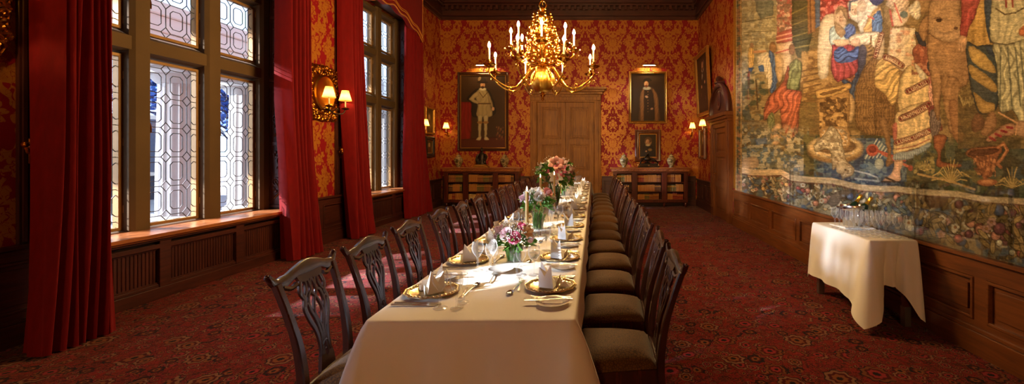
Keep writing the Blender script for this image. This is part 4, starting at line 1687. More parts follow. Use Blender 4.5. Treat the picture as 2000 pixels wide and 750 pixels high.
vase('low cylindrical glass vase lined with green leaves, nearest the camera', on_table(0.0, 2.93, TZ + 0.001), 0.052, 0.115, True)
bouquet('low bouquet of pink and cream flowers in the nearest vase', on_table(0.0, 2.93, TZ + 0.012), 0.165, 0.135, 0.085, [
    ('ranunculus', 'hotpink', 0.022, -0.10, 0.008, 0.036, 'ranunculus'), ('ranunculus', 'white', -0.125, -0.115, -0.05, 0.040, 'ranunculus'),
    ('rose', 'pink', -0.10, -0.04, 0.05, 0.034, 'rose'), ('rose', 'pink', -0.045, -0.085, 0.035, 0.038, 'rose'), ('rose', 'peach', -0.03, -0.075, 0.005, 0.036, 'rose'),
    ('ranunculus', 'cream', -0.012, -0.05, 0.075, 0.034, 'ranunculus'), ('lily', 'peach', 0.098, -0.07, 0.035, 0.036, 'lisianthus'),
    ('rose', 'hotpink', 0.065, -0.03, 0.072, 0.030, 'rose'), ('carnation', 'pink', 0.125, -0.05, -0.005, 0.032, 'carnation'),
    ('ranunculus', 'cream', -0.125, 0.01, 0.08, 0.026, 'ranunculus'), ('rose', 'pink', 0.03, 0.07, 0.06, 0.034, 'rose'), ('carnation', 'cream', 0.09, 0.05, 0.05, 0.034, 'carnation'),
    ('carnation', 'pink', -0.12, -0.03, 0.0, 0.026, 'carnation'), ('rose', 'peach', -0.06, 0.08, 0.05, 0.034, 'rose')], 52, 260, 3, 0.0)
vase('straight clear glass vase with grey-green stems, second from the camera', on_table(0.0, 4.19, TZ + 0.001), 0.055, 0.17, True)
bouquet('bouquet of white, coral and pink flowers in the second vase', on_table(0.0, 4.19, TZ + 0.012), 0.275, 0.155, 0.10, [
    ('ranunculus', 'white', 0.03, -0.10, 0.045, 0.048, 'ranunculus'), ('ranunculus', 'coral', 0.115, -0.07, 0.085, 0.044, 'ranunculus'), ('rose', 'pink', -0.10, -0.08, 0.02, 0.034, 'rose'),
    ('rose', 'pink', -0.155, -0.04, 0.025, 0.034, 'rose'), ('ranunculus', 'white', -0.12, 0.0, 0.06, 0.036, 'ranunculus'), ('rose', 'white', 0.01, 0.0, 0.10, 0.036, 'rose'),
    ('rose', 'cream', -0.06, 0.05, 0.09, 0.036, 'rose'), ('carnation', 'cream', 0.07, 0.07, 0.08, 0.04, 'carnation'), ('carnation', 'white', 0.155, 0.0, 0.02, 0.034, 'carnation')], 80, 200, 8, 0.0, 1.15)
vase('tall clear glass vase, third from the camera', on_table(0.005, 5.70, TZ + 0.001), 0.075, 0.34, True)
hd = []
rg = random.Random(12)
for k in range(26):
    a, e = rg.uniform(0, 2 * PI), rg.uniform(-0.45, 1.1)
    kk = rg.choice(['lily', 'rose', 'carnation', 'ranunculus', 'lily'])
    mm = rg.choice(['coral', 'pink', 'pink', 'coral', 'white', 'peach', 'hotpink', 'green_grey'])
    hd.append((kk, mm, math.cos(a) * math.cos(e) * 0.23, math.sin(a) * math.cos(e) * 0.20, math.sin(e) * 0.15, rg.uniform(0.045, 0.068), kk))
hd += [('lily', 'coral', 0.03, -0.18, 0.12, 0.075, 'lily'), ('lily', 'white', 0.03, -0.20, -0.04, 0.07, 'lily'), ('lily', 'pink', 0.10, -0.12, 0.13, 0.06, 'lily')]
bouquet('tall bouquet of coral lilies and roses in the third vase, tallest on the table', on_table(0.03, 5.70, TZ + 0.012), 0.47, 0.27, 0.19, hd, 130, 70, 4, 0.02, 1.6)
vase('low glass vase near the far end of the table, fourth from the camera', on_table(0.0, 7.5, TZ + 0.001), 0.05, 0.12, True)
hd = [(rg.choice(['rose', 'ranunculus']), rg.choice(['pink', 'white', 'coral', 'cream']), 0.11 * math.cos(k * 0.9), 0.11 * math.sin(k * 0.9), rg.uniform(0, 0.07), 0.036, 'rose') for k in range(9)]
bouquet('low bouquet of roses in the fourth vase from the camera', on_table(0.0, 7.5, TZ + 0.012), 0.16, 0.12, 0.08, hd, 30, 40, 6, 0.0)


def taper(y, u, h, lab, seed):
    t = thing('candlestick', 'small silver candlestick holding the ' + lab, 'candlestick', on_table(u, y, TZ + 0.001))
    MB().lathe([(0.045, 0), (0.046, 0.006), (0.02, 0.014), (0.011, 0.03), (0.017, 0.045), (0.011, 0.055), (0.019, 0.07), (0.021, 0.085), (0.015, 0.086), (0.0, 0.082)], 20).build('stem', M['silver'], t, smooth=50)
    c = thing('taper_candle', lab, 'candle', on_table(u, y, TZ + 0.085))
    MB().lathe([(0.0, 0), (0.0145, 0), (0.0135, h * 0.9), (0.012, h), (0.006, h - 0.003), (0, h - 0.004)], 14).build('wax', M['wax'], c, smooth=50)
    MB().tube([(0, 0, h - 0.004), (0.001, 0, h + 0.012)], 0.0015, 5).build('wick', M['black'], c)
    MB().lathe([(0.0, 0.0), (0.0055, 0.008), (0.0065, 0.016), (0.004, 0.030), (0.0, 0.046)], 10, c=(0, 0, h + 0.006)).build('flame', M['flame'], c)


taper(3.42, 0.012, 0.345, 'lit beeswax taper candle between the first and second bouquets', 1)
taper(4.85, -0.06, 0.375, 'lit beeswax taper candle left of the tall bouquet', 2)
taper(5.25, 0.06, 0.385, 'lit beeswax taper candle just in front of the tall bouquet', 3)
taper(7.0, 0.0, 0.36, 'beeswax taper candle behind the tall bouquet', 4)

# ================================================================ chandelier
CHX, CHY = -0.74, 5.6
ch = thing('chandelier', 'polished brass chandelier with two tiers of lit candle lamps over the table', 'chandelier', (CHX, CHY, 0))
br = M['brass']
b = MB()
b.lathe([(0.0, 2.19), (0.012, 2.20), (0.02, 2.215), (0.012, 2.235), (0.022, 2.25), (0.036, 2.265), (0.03, 2.285), (0.05, 2.295), (0.052, 2.305)], 20)
b.build('pendant_finial', br, ch)
b = MB()
prof = [(0.052, 2.305)] + [(max(0.05, 0.165 * math.sin(PI * k / 14)), 2.455 - 0.16 * math.cos(PI * k / 14)) for k in range(2, 13)] + [(0.05, 2.61)]
b.lathe(prof, 96, lobes=18, amp=0.03)
b.build('gadrooned_globe', M['brass_globe'], ch, smooth=60)
b = MB()
b.lathe([(0.05, 2.605), (0.07, 2.62), (0.055, 2.64), (0.09, 2.655), (0.10, 2.67), (0.05, 2.70), (0.035, 2.74), (0.06, 2.78), (0.085, 2.80), (0.085, 2.82), (0.04, 2.85), (0.035, 2.92), (0.05, 2.98),
         (0.075, 3.02), (0.05, 3.06), (0.03, 3.10), (0.05, 3.15), (0.03, 3.19), (0.035, 3.205), (0.075, 3.25), (0.085, 3.285), (0.075, 3.32), (0.035, 3.36), (0.03, 3.37), (0.05, 3.39), (0.03, 3.41), (0.02, 3.42)], 24)
b.build('shaft', br, ch)
b = MB()
b.tube([(0.045 * math.cos(a), 0, 3.455 + 0.05 * math.sin(a)) for a in [2 * PI * q / 20 for q in range(20)]], 0.011, 8, closed=True)
b.build('hanging_ring', br, ch)
b = MB()
for k in range(34):
    z = 3.50 + k * 0.085
    a = 0 if k % 2 else PI / 2
    b.tube([(0.018 * math.cos(q) * math.cos(a), 0.018 * math.cos(q) * math.sin(a), z + 0.05 * math.sin(q)) for q in [2 * PI * j / 12 for j in range(12)]], 0.006, 5, closed=True)
b.build('chain', br, ch)


def scroll(b, cx, cz, r, turns, a0, ang, rad=0.008, sgn=1, n=26):
    ca, sa = math.cos(ang), math.sin(ang)
    pts = []
    for i in range(n):
        t = i / (n - 1)
        rr = r * (1 - 0.8 * t)
        a = a0 + sgn * t * turns * 2 * PI
        x = cx + rr * math.cos(a)
        pts.append((x * ca, x * sa, cz + rr * math.sin(a)))
    b.tube(pts, [rad * (1 - 0.5 * i / (n - 1)) for i in range(n)], 6)


for k in range(8):                     # pierced scrollwork fins round the shaft
    ang = 2 * PI * k / 8 + PI / 8
    b = MB()
    ca, sa = math.cos(ang), math.sin(ang)

    def P(x, z):
        return (x * ca, x * sa, z)
    b.tube(smooth_path([P(0.06, 2.66), P(0.17, 2.70), P(0.20, 2.78), P(0.12, 2.86), P(0.06, 2.84)], 6), 0.010, 6)
    b.tube(smooth_path([P(0.06, 2.84), P(0.15, 2.88), P(0.205, 2.95), P(0.17, 3.03), P(0.07, 3.05)], 6), 0.010, 6)
    b.tube(smooth_path([P(0.06, 3.05), P(0.13, 3.06), P(0.155, 3.13), P(0.12, 3.20), P(0.05, 3.20)], 6), 0.009, 6)
    b.tube(smooth_path([P(0.07, 3.20), P(0.13, 3.20), P(0.125, 3.27), P(0.10, 3.29)], 6), 0.009, 6)
    scroll(b, 0.15, 2.76, 0.055, 1.5, PI / 2, ang, 0.009)
    scroll(b, 0.145, 2.96, 0.06, 1.5, -PI / 2, ang, 0.009, -1)
    scroll(b, 0.105, 3.12, 0.045, 1.4, PI / 2, ang, 0.008)
    scroll(b, 0.21, 2.89, 0.035, 1.4, PI, ang, 0.008)
    scroll(b, 0.18, 3.06, 0.03, 1.4, PI, ang, 0.007, -1)
    for (x, z) in ((0.215, 2.80), (0.215, 3.0), (0.17, 3.15), (0.13, 3.285)):
        b.sph(P(x, z), 0.017, (1, 1, 1.2), 7)
    b.lathe([(0.0, -0.02), (0.016, 0), (0.008, 0.015), (0.012, 0.025), (0.0, 0.04)], 8, c=P(0.115, 3.32))
    b.build('scrollwork_fin', br, ch, smooth=60)


def arm(tier, ang, R, hub_r, hub_z, low_z, pan_z, candle_h, cr):
    ca, sa = math.cos(ang), math.sin(ang)

    def P(x, z):
        return (x * ca, x * sa, z)
    b = MB()
    pts = smooth_path([P(hub_r, hub_z), P(hub_r + 0.12 * (R - hub_r), hub_z - 0.02), P(hub_r + 0.25 * (R - hub_r), (hub_z + low_z) / 2), P(hub_r + 0.42 * (R - hub_r), low_z + 0.02), P(hub_r + 0.60 * (R - hub_r), low_z),
                       P(hub_r + 0.80 * (R - hub_r), low_z + 0.05), P(R - 0.01, (low_z + pan_z) / 2 + 0.02), P(R, pan_z - 0.015)], 5)
    b.tube(pts, [0.013 - 0.004 * i / (len(pts) - 1) for i in range(len(pts))], 8)
    scroll(b, R + 0.045, pan_z - 0.055, 0.035, 1.2, PI, ang, 0.007)
    scroll(b, hub_r + 0.30 * (R - hub_r), low_z + 0.13, 0.06, 1.3, -PI / 2, ang, 0.008, -1)
    scroll(b, hub_r + 0.60 * (R - hub_r), low_z + 0.035, 0.03, 1.2, -PI / 2, ang, 0.007)
    b.sph(P(hub_r + 0.55 * (R - hub_r), low_z - 0.012), 0.016, n=7)
    a = b.build('arm', br, ch, smooth=60)
    b = MB()
    b.lathe([(0.0, -0.03), (0.02, -0.02), (0.012, -0.012), (0.05, -0.002), (0.075, 0.012), (0.083, 0.022), (0.080, 0.024), (0.05, 0.012), (0.02, 0.008), (0.028, 0.02), (0.018, 0.032), (0.03, 0.048), (0.024, 0.062), (0.016, 0.075), (0.0, 0.076)], 24, c=P(R, pan_z))
    b.build('drip_pan', br, a, smooth=50)
    MB().lathe([(0.0, 0), (cr, 0), (cr, candle_h), (0, candle_h + 0.002)], 14, c=P(R, pan_z + 0.07)).build('candle_sleeve', M['wax_white'], a, smooth=40)
    z = pan_z + 0.072 + candle_h
    MB().lathe([(0.0, 0.0), (0.010, 0.004), (0.018, 0.020), (0.015, 0.040), (0.005, 0.062), (0.0, 0.072)], 10, c=P(R, z)).build('candle_bulb', M['bulb'], a)


for k in range(8):
    arm(0, 2 * PI * k / 8 + PI / 8 + 0.10, 0.70, 0.095, 2.63, 2.34, 2.585, 0.155, 0.011)
for k in range(8):
    arm(1, 2 * PI * k / 8 + 0.10, 0.41, 0.08, 2.80, 2.70, 2.85, 0.15, 0.011)

# added fill light: a copy of the chandelier behind the camera, out of view
freeze(ch)
dup(ch, (CHX, -9.0, 0), 0.3, 'unseen chandelier copy added behind the camera for fill light')

# ================================================================ wall lamps


def shade_lamp(t, x, y, z, s_=1.0, energy=9):
    """candle sleeve, bulb and shade standing at (x,y,z) in the lamp's own frame"""
    MB().lathe([(0, 0), (0.03 * s_, 0.0), (0.034 * s_, 0.012), (0.02, 0.016), (0.014, 0.03), (0.0, 0.03)], 16, c=(x, y, z)).build('drip_pan', M['brass_dull'], t, smooth=50)
    MB().lathe([(0, 0.03), (0.012, 0.03), (0.012, 0.13 * s_), (0, 0.13 * s_)], 12, c=(x, y, z)).build('candle_sleeve', M['wax_white'], t, smooth=40)
    MB().lathe([(0, 0.13 * s_), (0.012, 0.14 * s_), (0.014, 0.155 * s_), (0.0, 0.19 * s_)], 10, c=(x, y, z)).build('bulb', M['lampbulb'], t)
    b = MB()
    n = 28
    z0, z1 = z + 0.11 * s_, z + 0.245 * s_
    r0, r1 = 0.078 * s_, 0.042 * s_
    vs = [(x + r * math.cos(2 * PI * j / n), y + r * math.sin(2 * PI * j / n), zz) for (r, zz) in ((r0, z0), ((r0 + r1) / 2 * 0.985, (z0 + z1) / 2), (r1, z1)) for j in range(n)]
    b.add(vs, [(k * n + j, k * n + (j + 1) % n, (k + 1) * n + (j + 1) % n, (k + 1) * n + j) for k in range(2) for j in range(n)])
    for (r, zz) in ((r0, z0), (r1, z1)):
        b.tube([(x + r * math.cos(a), y + r * math.sin(a), zz) for a in [2 * PI * q / n for q in range(n)]], 0.0025, 4, closed=True)
    b.build('lamp_shade', M['shade'], t, smooth=60)


def sconce(label, loc, rz):
    """single-arm wall lamp; its frame faces -y"""
    t = thing('wall_lamp', label, 'wall lamp', loc, rz, group='single shaded wall lamps by the far corners')
    b = MB()
    b.lathe([(0.045, 0), (0.04, 0.014), (0.02, 0.02), (0.0, 0.024)], 16, M=Matrix.Rotation(PI / 2, 4, 'X') @ Matrix.Diagonal((1, 1.7, 1, 1)))
    b.build('back_plate', M['brass_dull'], t)
    b = MB()
    b.tube(smooth_path([(0, -0.02, 0), (0, -0.09, -0.05), (0, -0.16, -0.045), (0, -0.195, 0.0), (0, -0.19, 0.03)], 5), 0.009, 8)
    b.tube(smooth_path([(0, -0.03, 0.01), (0, -0.07, 0.05), (0, -0.11, 0.03), (0, -0.10, 0.0)], 5), 0.006, 6)
    b.build('arm', M['brass_dull'], t)
    shade_lamp(t, 0, -0.19, 0.03, 1.18)
    return t


sconce('shaded wall lamp on the left wall, nearer one beside two small pictures', (XL, 10.85, 2.05), PI / 2)
sconce('shaded wall lamp nearest the left end of the back wall', (-4.36, YB, 2.06), 0)
sconce('shaded wall lamp nearest the right end of the back wall', (2.66, YB, 2.06), 0)
sconce('shaded wall lamp on the right wall between the door and a small picture', (XR, 11.05, 2.06), -PI / 2)


def repousse(label, loc, rz, sp=0.22, lit=True):
    t = thing('wall_plaque_lamp', label, 'wall lamp', loc, rz)
    W2, H2 = 0.44, 0.45
    rng = random.Random(4)
    b = MB()
    P = []
    for k in range(40):
        a = 2 * PI * k / 40
        c_, s_ = math.cos(a), math.sin(a)
        q = 1.0 / (abs(c_) ** 5 + abs(s_) ** 5) ** 0.2
        P.append((W2 * q * c_ * (1 + 0.02 * math.cos(8 * a)), H2 * q * s_ * (1 + 0.02 * math.cos(8 * a))))
    b.prism(P, lambda x, z, d: (x, -d, z), 0.0, 0.035)
    b.build('back', M['brass_dull'], t)
    b = MB()
    for k in range(330):
        a = rng.uniform(0, 2 * PI)
        c_, s_ = math.cos(a), math.sin(a)
        q = 1.0 / (abs(c_) ** 5 + abs(s_) ** 5) ** 0.2
        f = rng.uniform(0.66, 0.97)
        x, z = W2 * q * c_ * f, H2 * q * s_ * f
        if (x / 0.285) ** 2 + (z / 0.30) ** 2 < 1.05:
            continue
        r = rng.uniform(0.018, 0.042)
        th = a + rng.uniform(-0.9, 0.9)
        dx, dz = math.cos(th) * r, math.sin(th) * r
        pts = smooth_path([(x - dx, -0.035, z - dz), (x - dz * 0.6, -0.062, z + dx * 0.6), (x + dx, -0.04, z + dz)], 3)
        b.tube(pts, [0.006, 0.011, 0.014, 0.014, 0.014, 0.010, 0.004], 5)
    b.tube([(p[0] * 0.985, -0.035, p[1] * 0.985) for p in P], 0.014, 6, closed=True)
    b.build('embossed_border', M['brass_dull'], t, smooth=60)
    b = MB()
    b.lathe([(0.30, 0.03), (0.30, 0.075), (0.27, 0.085), (0.25, 0.06), (0.10, 0.045), (0.0, 0.042)], 44, M=Matrix.Rotation(PI / 2, 4, 'X') @ Matrix.Diagonal((0.93, 1.0, 1, 1)))
    b.build('oval_mirror_plate', M['brassplate'], t, smooth=50)
    if not lit:
        return t
    b = MB()
    b.lathe([(0.05, 0.03), (0.045, 0.06), (0.02, 0.07), (0.02, 0.13), (0.03, 0.14), (0.0, 0.16)], 16, c=(0, 0, 0), M=Matrix.Translation((0, 0, -0.27)) @ Matrix.Rotation(PI / 2, 4, 'X'))
    for s_ in (-1, 1):
        b.tube(smooth_path([(0, -0.13, -0.27), (s_ * sp * 0.41, -0.17, -0.33), (s_ * sp * 0.86, -0.24, -0.32), (s_ * sp, -0.27, -0.25)], 5), 0.011, 8)
        b.tube(smooth_path([(s_ * 0.06, -0.15, -0.30), (s_ * 0.10, -0.19, -0.25), (s_ * 0.14, -0.21, -0.27)], 5), 0.008, 6)
        b.lathe([(0.0, -0.015), (0.05, 0.0), (0.062, 0.012), (0.03, 0.006), (0.0, 0.006)], 18, c=(s_ * sp, -0.27, -0.245))
    b.build('arm', M['bronze'], t, smooth=60)
    for s_ in (-1, 1) if lit else ():
        shade_lamp(t, s_ * sp, -0.27, -0.235, 1.25)
    return t


M['brassplate'] = plain('hammered_brass', S(190, 130, 50), 0.3, 1.0, var=0.15, vscale=8, bump=0.15, bscale=25)
repousse('large embossed brass wall plate with two shaded lamps between the windows', (XL, 7.06, 2.50), PI / 2)
repousse('embossed brass wall plate cut off by the upper left edge', (XL, 2.86, 2.64), PI / 2, 0.09)

M['frame_dark'] = wood('dark_frame', S(40, 18, 10), S(80, 40, 20))
M['frame_brown'] = wood('brown_frame', S(70, 34, 18), S(120, 66, 32))
# ================================================================ painting in vertex colours


class Painter:
    """colours on a grid of points (U,V); shapes in the units of U and V"""

    def __init__(s, U, V, base):
        s.U, s.V = U, V
        s.C = np.zeros(U.shape + (3,)) + np.array(S(*base)[:3])
        s.cache = {}

    def vnoise(s, scale, seed=0, ax=1.0, ay=1.0):
        rs = np.random.RandomState(seed + 11)
        T = rs.rand(64, 64)
        x, y = s.U / scale * ax, s.V / scale * ay
        xi, yi = np.floor(x).astype(int), np.floor(y).astype(int)
        fx, fy = x - xi, y - yi
        fx, fy = fx * fx * (3 - 2 * fx), fy * fy * (3 - 2 * fy)
        g = lambda a, c: T[a % 64, c % 64]
        return (g(xi, yi) * (1 - fx) + g(xi + 1, yi) * fx) * (1 - fy) + (g(xi, yi + 1) * (1 - fx) + g(xi + 1, yi + 1) * fx) * fy

    def put(s, mask, col, k=1.0, fold=None, sel=None, form=None):
        """blend col in by mask (over the whole grid, or over the flat indices sel)"""
        if sel is None:
            sel = np.arange(s.U.size)
            mask = np.asarray(mask, float).ravel()
        C = s.C.reshape(-1, 3)
        m_ = (np.clip(mask, 0, 1) * k)[:, None]
        tgt = np.broadcast_to(np.array(S(*col)[:3]), (len(sel), 3))
        if fold:
            ang, per, amp = fold
            u, v = s.U.ravel()[sel], s.V.ravel()[sel]
            ph = (u * math.cos(ang) + v * math.sin(ang)) / per * 2 * PI
            w = s.flatnoise('a', per * 2.6, 5)[sel] * 11 + s.flatnoise('b', per * 1.2, 9)[sel] * 2.5
            ph = ph * 0.75
            f = 1 + s.foldk * amp * (np.sin(ph + w) + 0.5 * np.sin(2.3 * ph + w * 1.7))
            tgt = tgt * f[:, None]
        if form is not None:
            tgt = tgt * form[:, None]
        C[sel] = C[sel] * (1 - m_) + tgt * m_
        s.C = C.reshape(s.C.shape)

    foldk = 0.5
    rim = 0.0
    wob = 0.0

    def flatnoise(s, key, scale, seed):
        kk = (key, round(scale, 2))
        if kk not in s.cache:
            s.cache[kk] = s.vnoise(scale, seed).ravel()
        return s.cache[kk]

    def near(s, x0, x1, y0, y1):
        u, v = s.U.ravel(), s.V.ravel()
        return np.nonzero((u > x0) & (u < x1) & (v > y0) & (v < y1))[0]

    def poly(s, P, col, k=1.0, fold=None, edge=None):
        P = np.array(P, float)
        x0, y0 = P.min(0) - 4
        x1, y1 = P.max(0) + 4
        sel = s.near(x0, x1, y0, y1)
        if not len(sel):
            return
        U, V = s.U.ravel()[sel], s.V.ravel()[sel]
        if s.wob:
            U = U + s.wob * (s.flatnoise('wx', 5.0, 21)[sel] - 0.5)
            V = V + s.wob * (s.flatnoise('wy', 6.0, 22)[sel] - 0.5)
        inside = np.zeros(len(sel), bool)
        dist = np.full(len(sel), 1e9)
        n = len(P)
        for i in range(n):
            xa, ya = P[i]
            xb, yb = P[(i + 1) % n]
            if ya != yb:
                cond = ((ya > V) != (yb > V)) & (U < (xb - xa) * (V - ya) / (yb - ya) + xa)
                inside ^= cond
            dx, dy = xb - xa, yb - ya
            t = np.clip(((U - xa) * dx + (V - ya) * dy) / (dx * dx + dy * dy + 1e-9), 0, 1)
            dist = np.minimum(dist, np.hypot(U - xa - t * dx, V - ya - t * dy))
        sd = np.where(inside, dist, -dist)
        if edge:
            s.put(np.clip(edge[0] * 0.7 + 0.5 + sd, 0, 1), edge[1], k, None, sel)
        form = None
        if s.rim:
            size = min(x1 - x0, y1 - y0) - 8
            q = np.clip(sd / max(2.0, min(s.rim, size * 0.32)), 0, 1)
            form = 0.55 + 0.52 * q * (2 - q)
        s.put(np.clip(sd + 0.5, 0, 1), col, k, fold, sel, form)

    def spoly(s, P, col, k=1.0, fold=None, edge=None, n=5):
        Q = [Vector((p[0], p[1], 0)) for p in P]
        m_ = len(Q)
        out = []
        for i in range(m_):
            p0, p1, p2, p3 = Q[i - 1], Q[i], Q[(i + 1) % m_], Q[(i + 2) % m_]
            for j in range(n):
                t = j / n
                v = 0.5 * ((2 * p1) + (p2 - p0) * t + (2 * p0 - 5 * p1 + 4 * p2 - p3) * t * t + (3 * p1 - p0 - 3 * p2 + p3) * t ** 3)
                out.append((v.x, v.y))
        s.poly(out, col, k, fold, edge)

    def ell(s, cx, cy, rx, ry, col, rot=0.0, k=1.0, fold=None):
        R = max(rx, ry) * 1.3 + 1
        sel = s.near(cx - R, cx + R, cy - R, cy + R)
        if not len(sel):
            return
        c_, q = math.cos(rot), math.sin(rot)
        x, y = s.U.ravel()[sel] - cx, s.V.ravel()[sel] - cy
        u, v = (x * c_ + y * q) / rx, (-x * q + y * c_) / ry
        d = np.sqrt(u * u + v * v)
        form = (1.06 - 0.42 * np.clip(d, 0, 1) ** 3) if s.rim and min(rx, ry) > 3 else None
        s.put(np.clip((1.08 - d) / 0.16, 0, 1), col, k, fold, sel, form)

    def line(s, P, w, col, k=1.0):
        for i in range(len(P) - 1):
            ax, ay = P[i]
            bx_, by = P[i + 1]
            sel = s.near(min(ax, bx_) - w, max(ax, bx_) + w, min(ay, by) - w, max(ay, by) + w)
            if not len(sel):
                continue
            U, V = s.U.ravel()[sel], s.V.ravel()[sel]
            dx, dy = bx_ - ax, by - ay
            L = dx * dx + dy * dy + 1e-9
            t = np.clip(((U - ax) * dx + (V - ay) * dy) / L, 0, 1)
            d = np.hypot(U - ax - t * dx, V - ay - t * dy)
            s.put(np.clip((w / 2 + 0.5 - d), 0, 1), col, k, None, sel)

    def mottle(s, mask, cols, scale, thr=0.6, k=0.8, seed=0):
        for i, c in enumerate(cols):
            nz = s.vnoise(scale, seed + i * 3) * 0.7 + s.vnoise(scale * 0.45, seed + 50 + i) * 0.3
            s.put(mask * np.clip((nz - thr) * 14, 0, 1), c, k)


def set_colors(me, C, gain=1.0):
    at = me.color_attributes.new('Col', 'FLOAT_COLOR', 'POINT')
    a = np.ones((len(me.vertices), 4), np.float32)
    a[:, :3] = np.clip(C.reshape(-1, 3) * gain, 0, 1)
    at.data.foreach_set('color', a.ravel())


def grid_mesh(b, X, Y, Z):
    ny, nx = X.shape
    vs = np.stack([X, Y, Z], -1).reshape(-1, 3)
    b.v = [tuple(p) for p in vs.tolist()]
    b.f = [(j * nx + i, j * nx + i + 1, (j + 1) * nx + i + 1, (j + 1) * nx + i) for j in range(ny - 1) for i in range(nx - 1)]
    b.m = [0] * len(b.f)
    return b


# ---------------------------------------------------------------- pictures


def picture(name, label, loc, rz, w, h, fw, mat, paint, ft=0.07, lean=0.0, inner=True, gain=1.0, cat='painting', res=0.012):
    """framed picture; origin at the middle of its lower edge on the wall, facing -y"""
    t = thing(name, label, cat, loc, rz)
    t.rotation_euler = (lean, 0, rz)
    b = MB()
    prof = [(0.0, 0.0), (0.0, ft * 0.75), (fw * 0.2, ft), (fw * 0.5, ft * 0.8), (fw * 0.75, ft * 0.95), (fw, ft * 0.45), (fw, 0.0)]
    cs = [(-w / 2, 0, 1, 1), (w / 2, 0, -1, 1), (w / 2, h, -1, -1), (-w / 2, h, 1, -1)]
    vs = [(cx + sx * a, -d, cz + sz * a) for (cx, cz, sx, sz) in cs for (a, d) in prof]
    k = len(prof)
    fs = [(c * k + i, ((c + 1) % 4) * k + i, ((c + 1) % 4) * k + i + 1, c * k + i + 1) for c in range(4) for i in range(k - 1)]
    b.add(vs, fs)
    if mat == 'gilt':                                     # carved beads along the frame
        n = int(2 * (w + h) / 0.045)
        for q in range(n):
            s_ = q / n * 2 * (w + h)
            e = fw * 0.2
            if s_ < w:
                p = (-w / 2 + s_, e)
            elif s_ < w + h:
                p = (w / 2 - e, s_ - w)
            elif s_ < 2 * w + h:
                p = (w / 2 - (s_ - w - h), h - e)
            else:
                p = (-w / 2 + e, h - (s_ - 2 * w - h))
            b.sph((p[0], -ft, p[1]), 0.014, (1, 0.7, 1), 5)
    b.build('frame', M[mat], t, smooth=35)
    if inner:
        b = MB()
        e = fw
        for (x0, x1, z0, z1) in ((-w / 2 + e, w / 2 - e, e, e + 0.018), (-w / 2 + e, w / 2 - e, h - e - 0.018, h - e), (-w / 2 + e, -w / 2 + e + 0.018, e, h - e), (w / 2 - e - 0.018, w / 2 - e, e, h - e)):
            b.box(x0, x1, -ft * 0.55, -0.01, z0, z1, ch=0.004)
        b.build('gilt_slip', M['gilt'], t)
    cw, chh = w - 2 * fw, h - 2 * fw
    nx, ny = max(8, int(cw / res)), max(8, int(chh / res))
    U, V = np.meshgrid(np.linspace(0, 1, nx + 1), np.linspace(0, 1, ny + 1))
    pa = Painter(U * 100.0, (1 - V) * 100.0 * chh / cw, (50, 34, 22))
    pa.rim = 5.0
    pa.wob = 1.2
    paint(pa, 100.0 * chh / cw)
    b = grid_mesh(MB(), -cw / 2 + U * cw, np.full(U.shape, -ft * 0.35), fw + V * chh)
    o = b.build('canvas', M['canvas'], t, smooth=0)
    set_colors(o.data, pa.C, gain)
    return t


def face(pa, x, y, r, hair=(60, 36, 20), beard=True, skin=(206, 158, 116)):
    pa.ell(x, y, r * 0.78, r, skin)
    pa.ell(x + r * 0.3, y + r * 0.1, r * 0.35, r * 0.7, (170, 118, 80), k=0.6)
    if beard:
        pa.ell(x, y + r * 0.75, r * 0.55, r * 0.5, hair)
        pa.ell(x, y + r * 0.42, r * 0.36, r * 0.12, hair)
    pa.ell(x - r * 0.28, y - r * 0.1, r * 0.13, r * 0.08, (40, 26, 18))
    pa.ell(x + r * 0.26, y - r * 0.1, r * 0.13, r * 0.08, (40, 26, 18))
    pa.line([(x, y - r * 0.05), (x + r * 0.06, y + r * 0.25)], r * 0.12, (160, 108, 72))
    pa.ell(x, y + r * 0.52, r * 0.2, r * 0.06, (140, 66, 54))


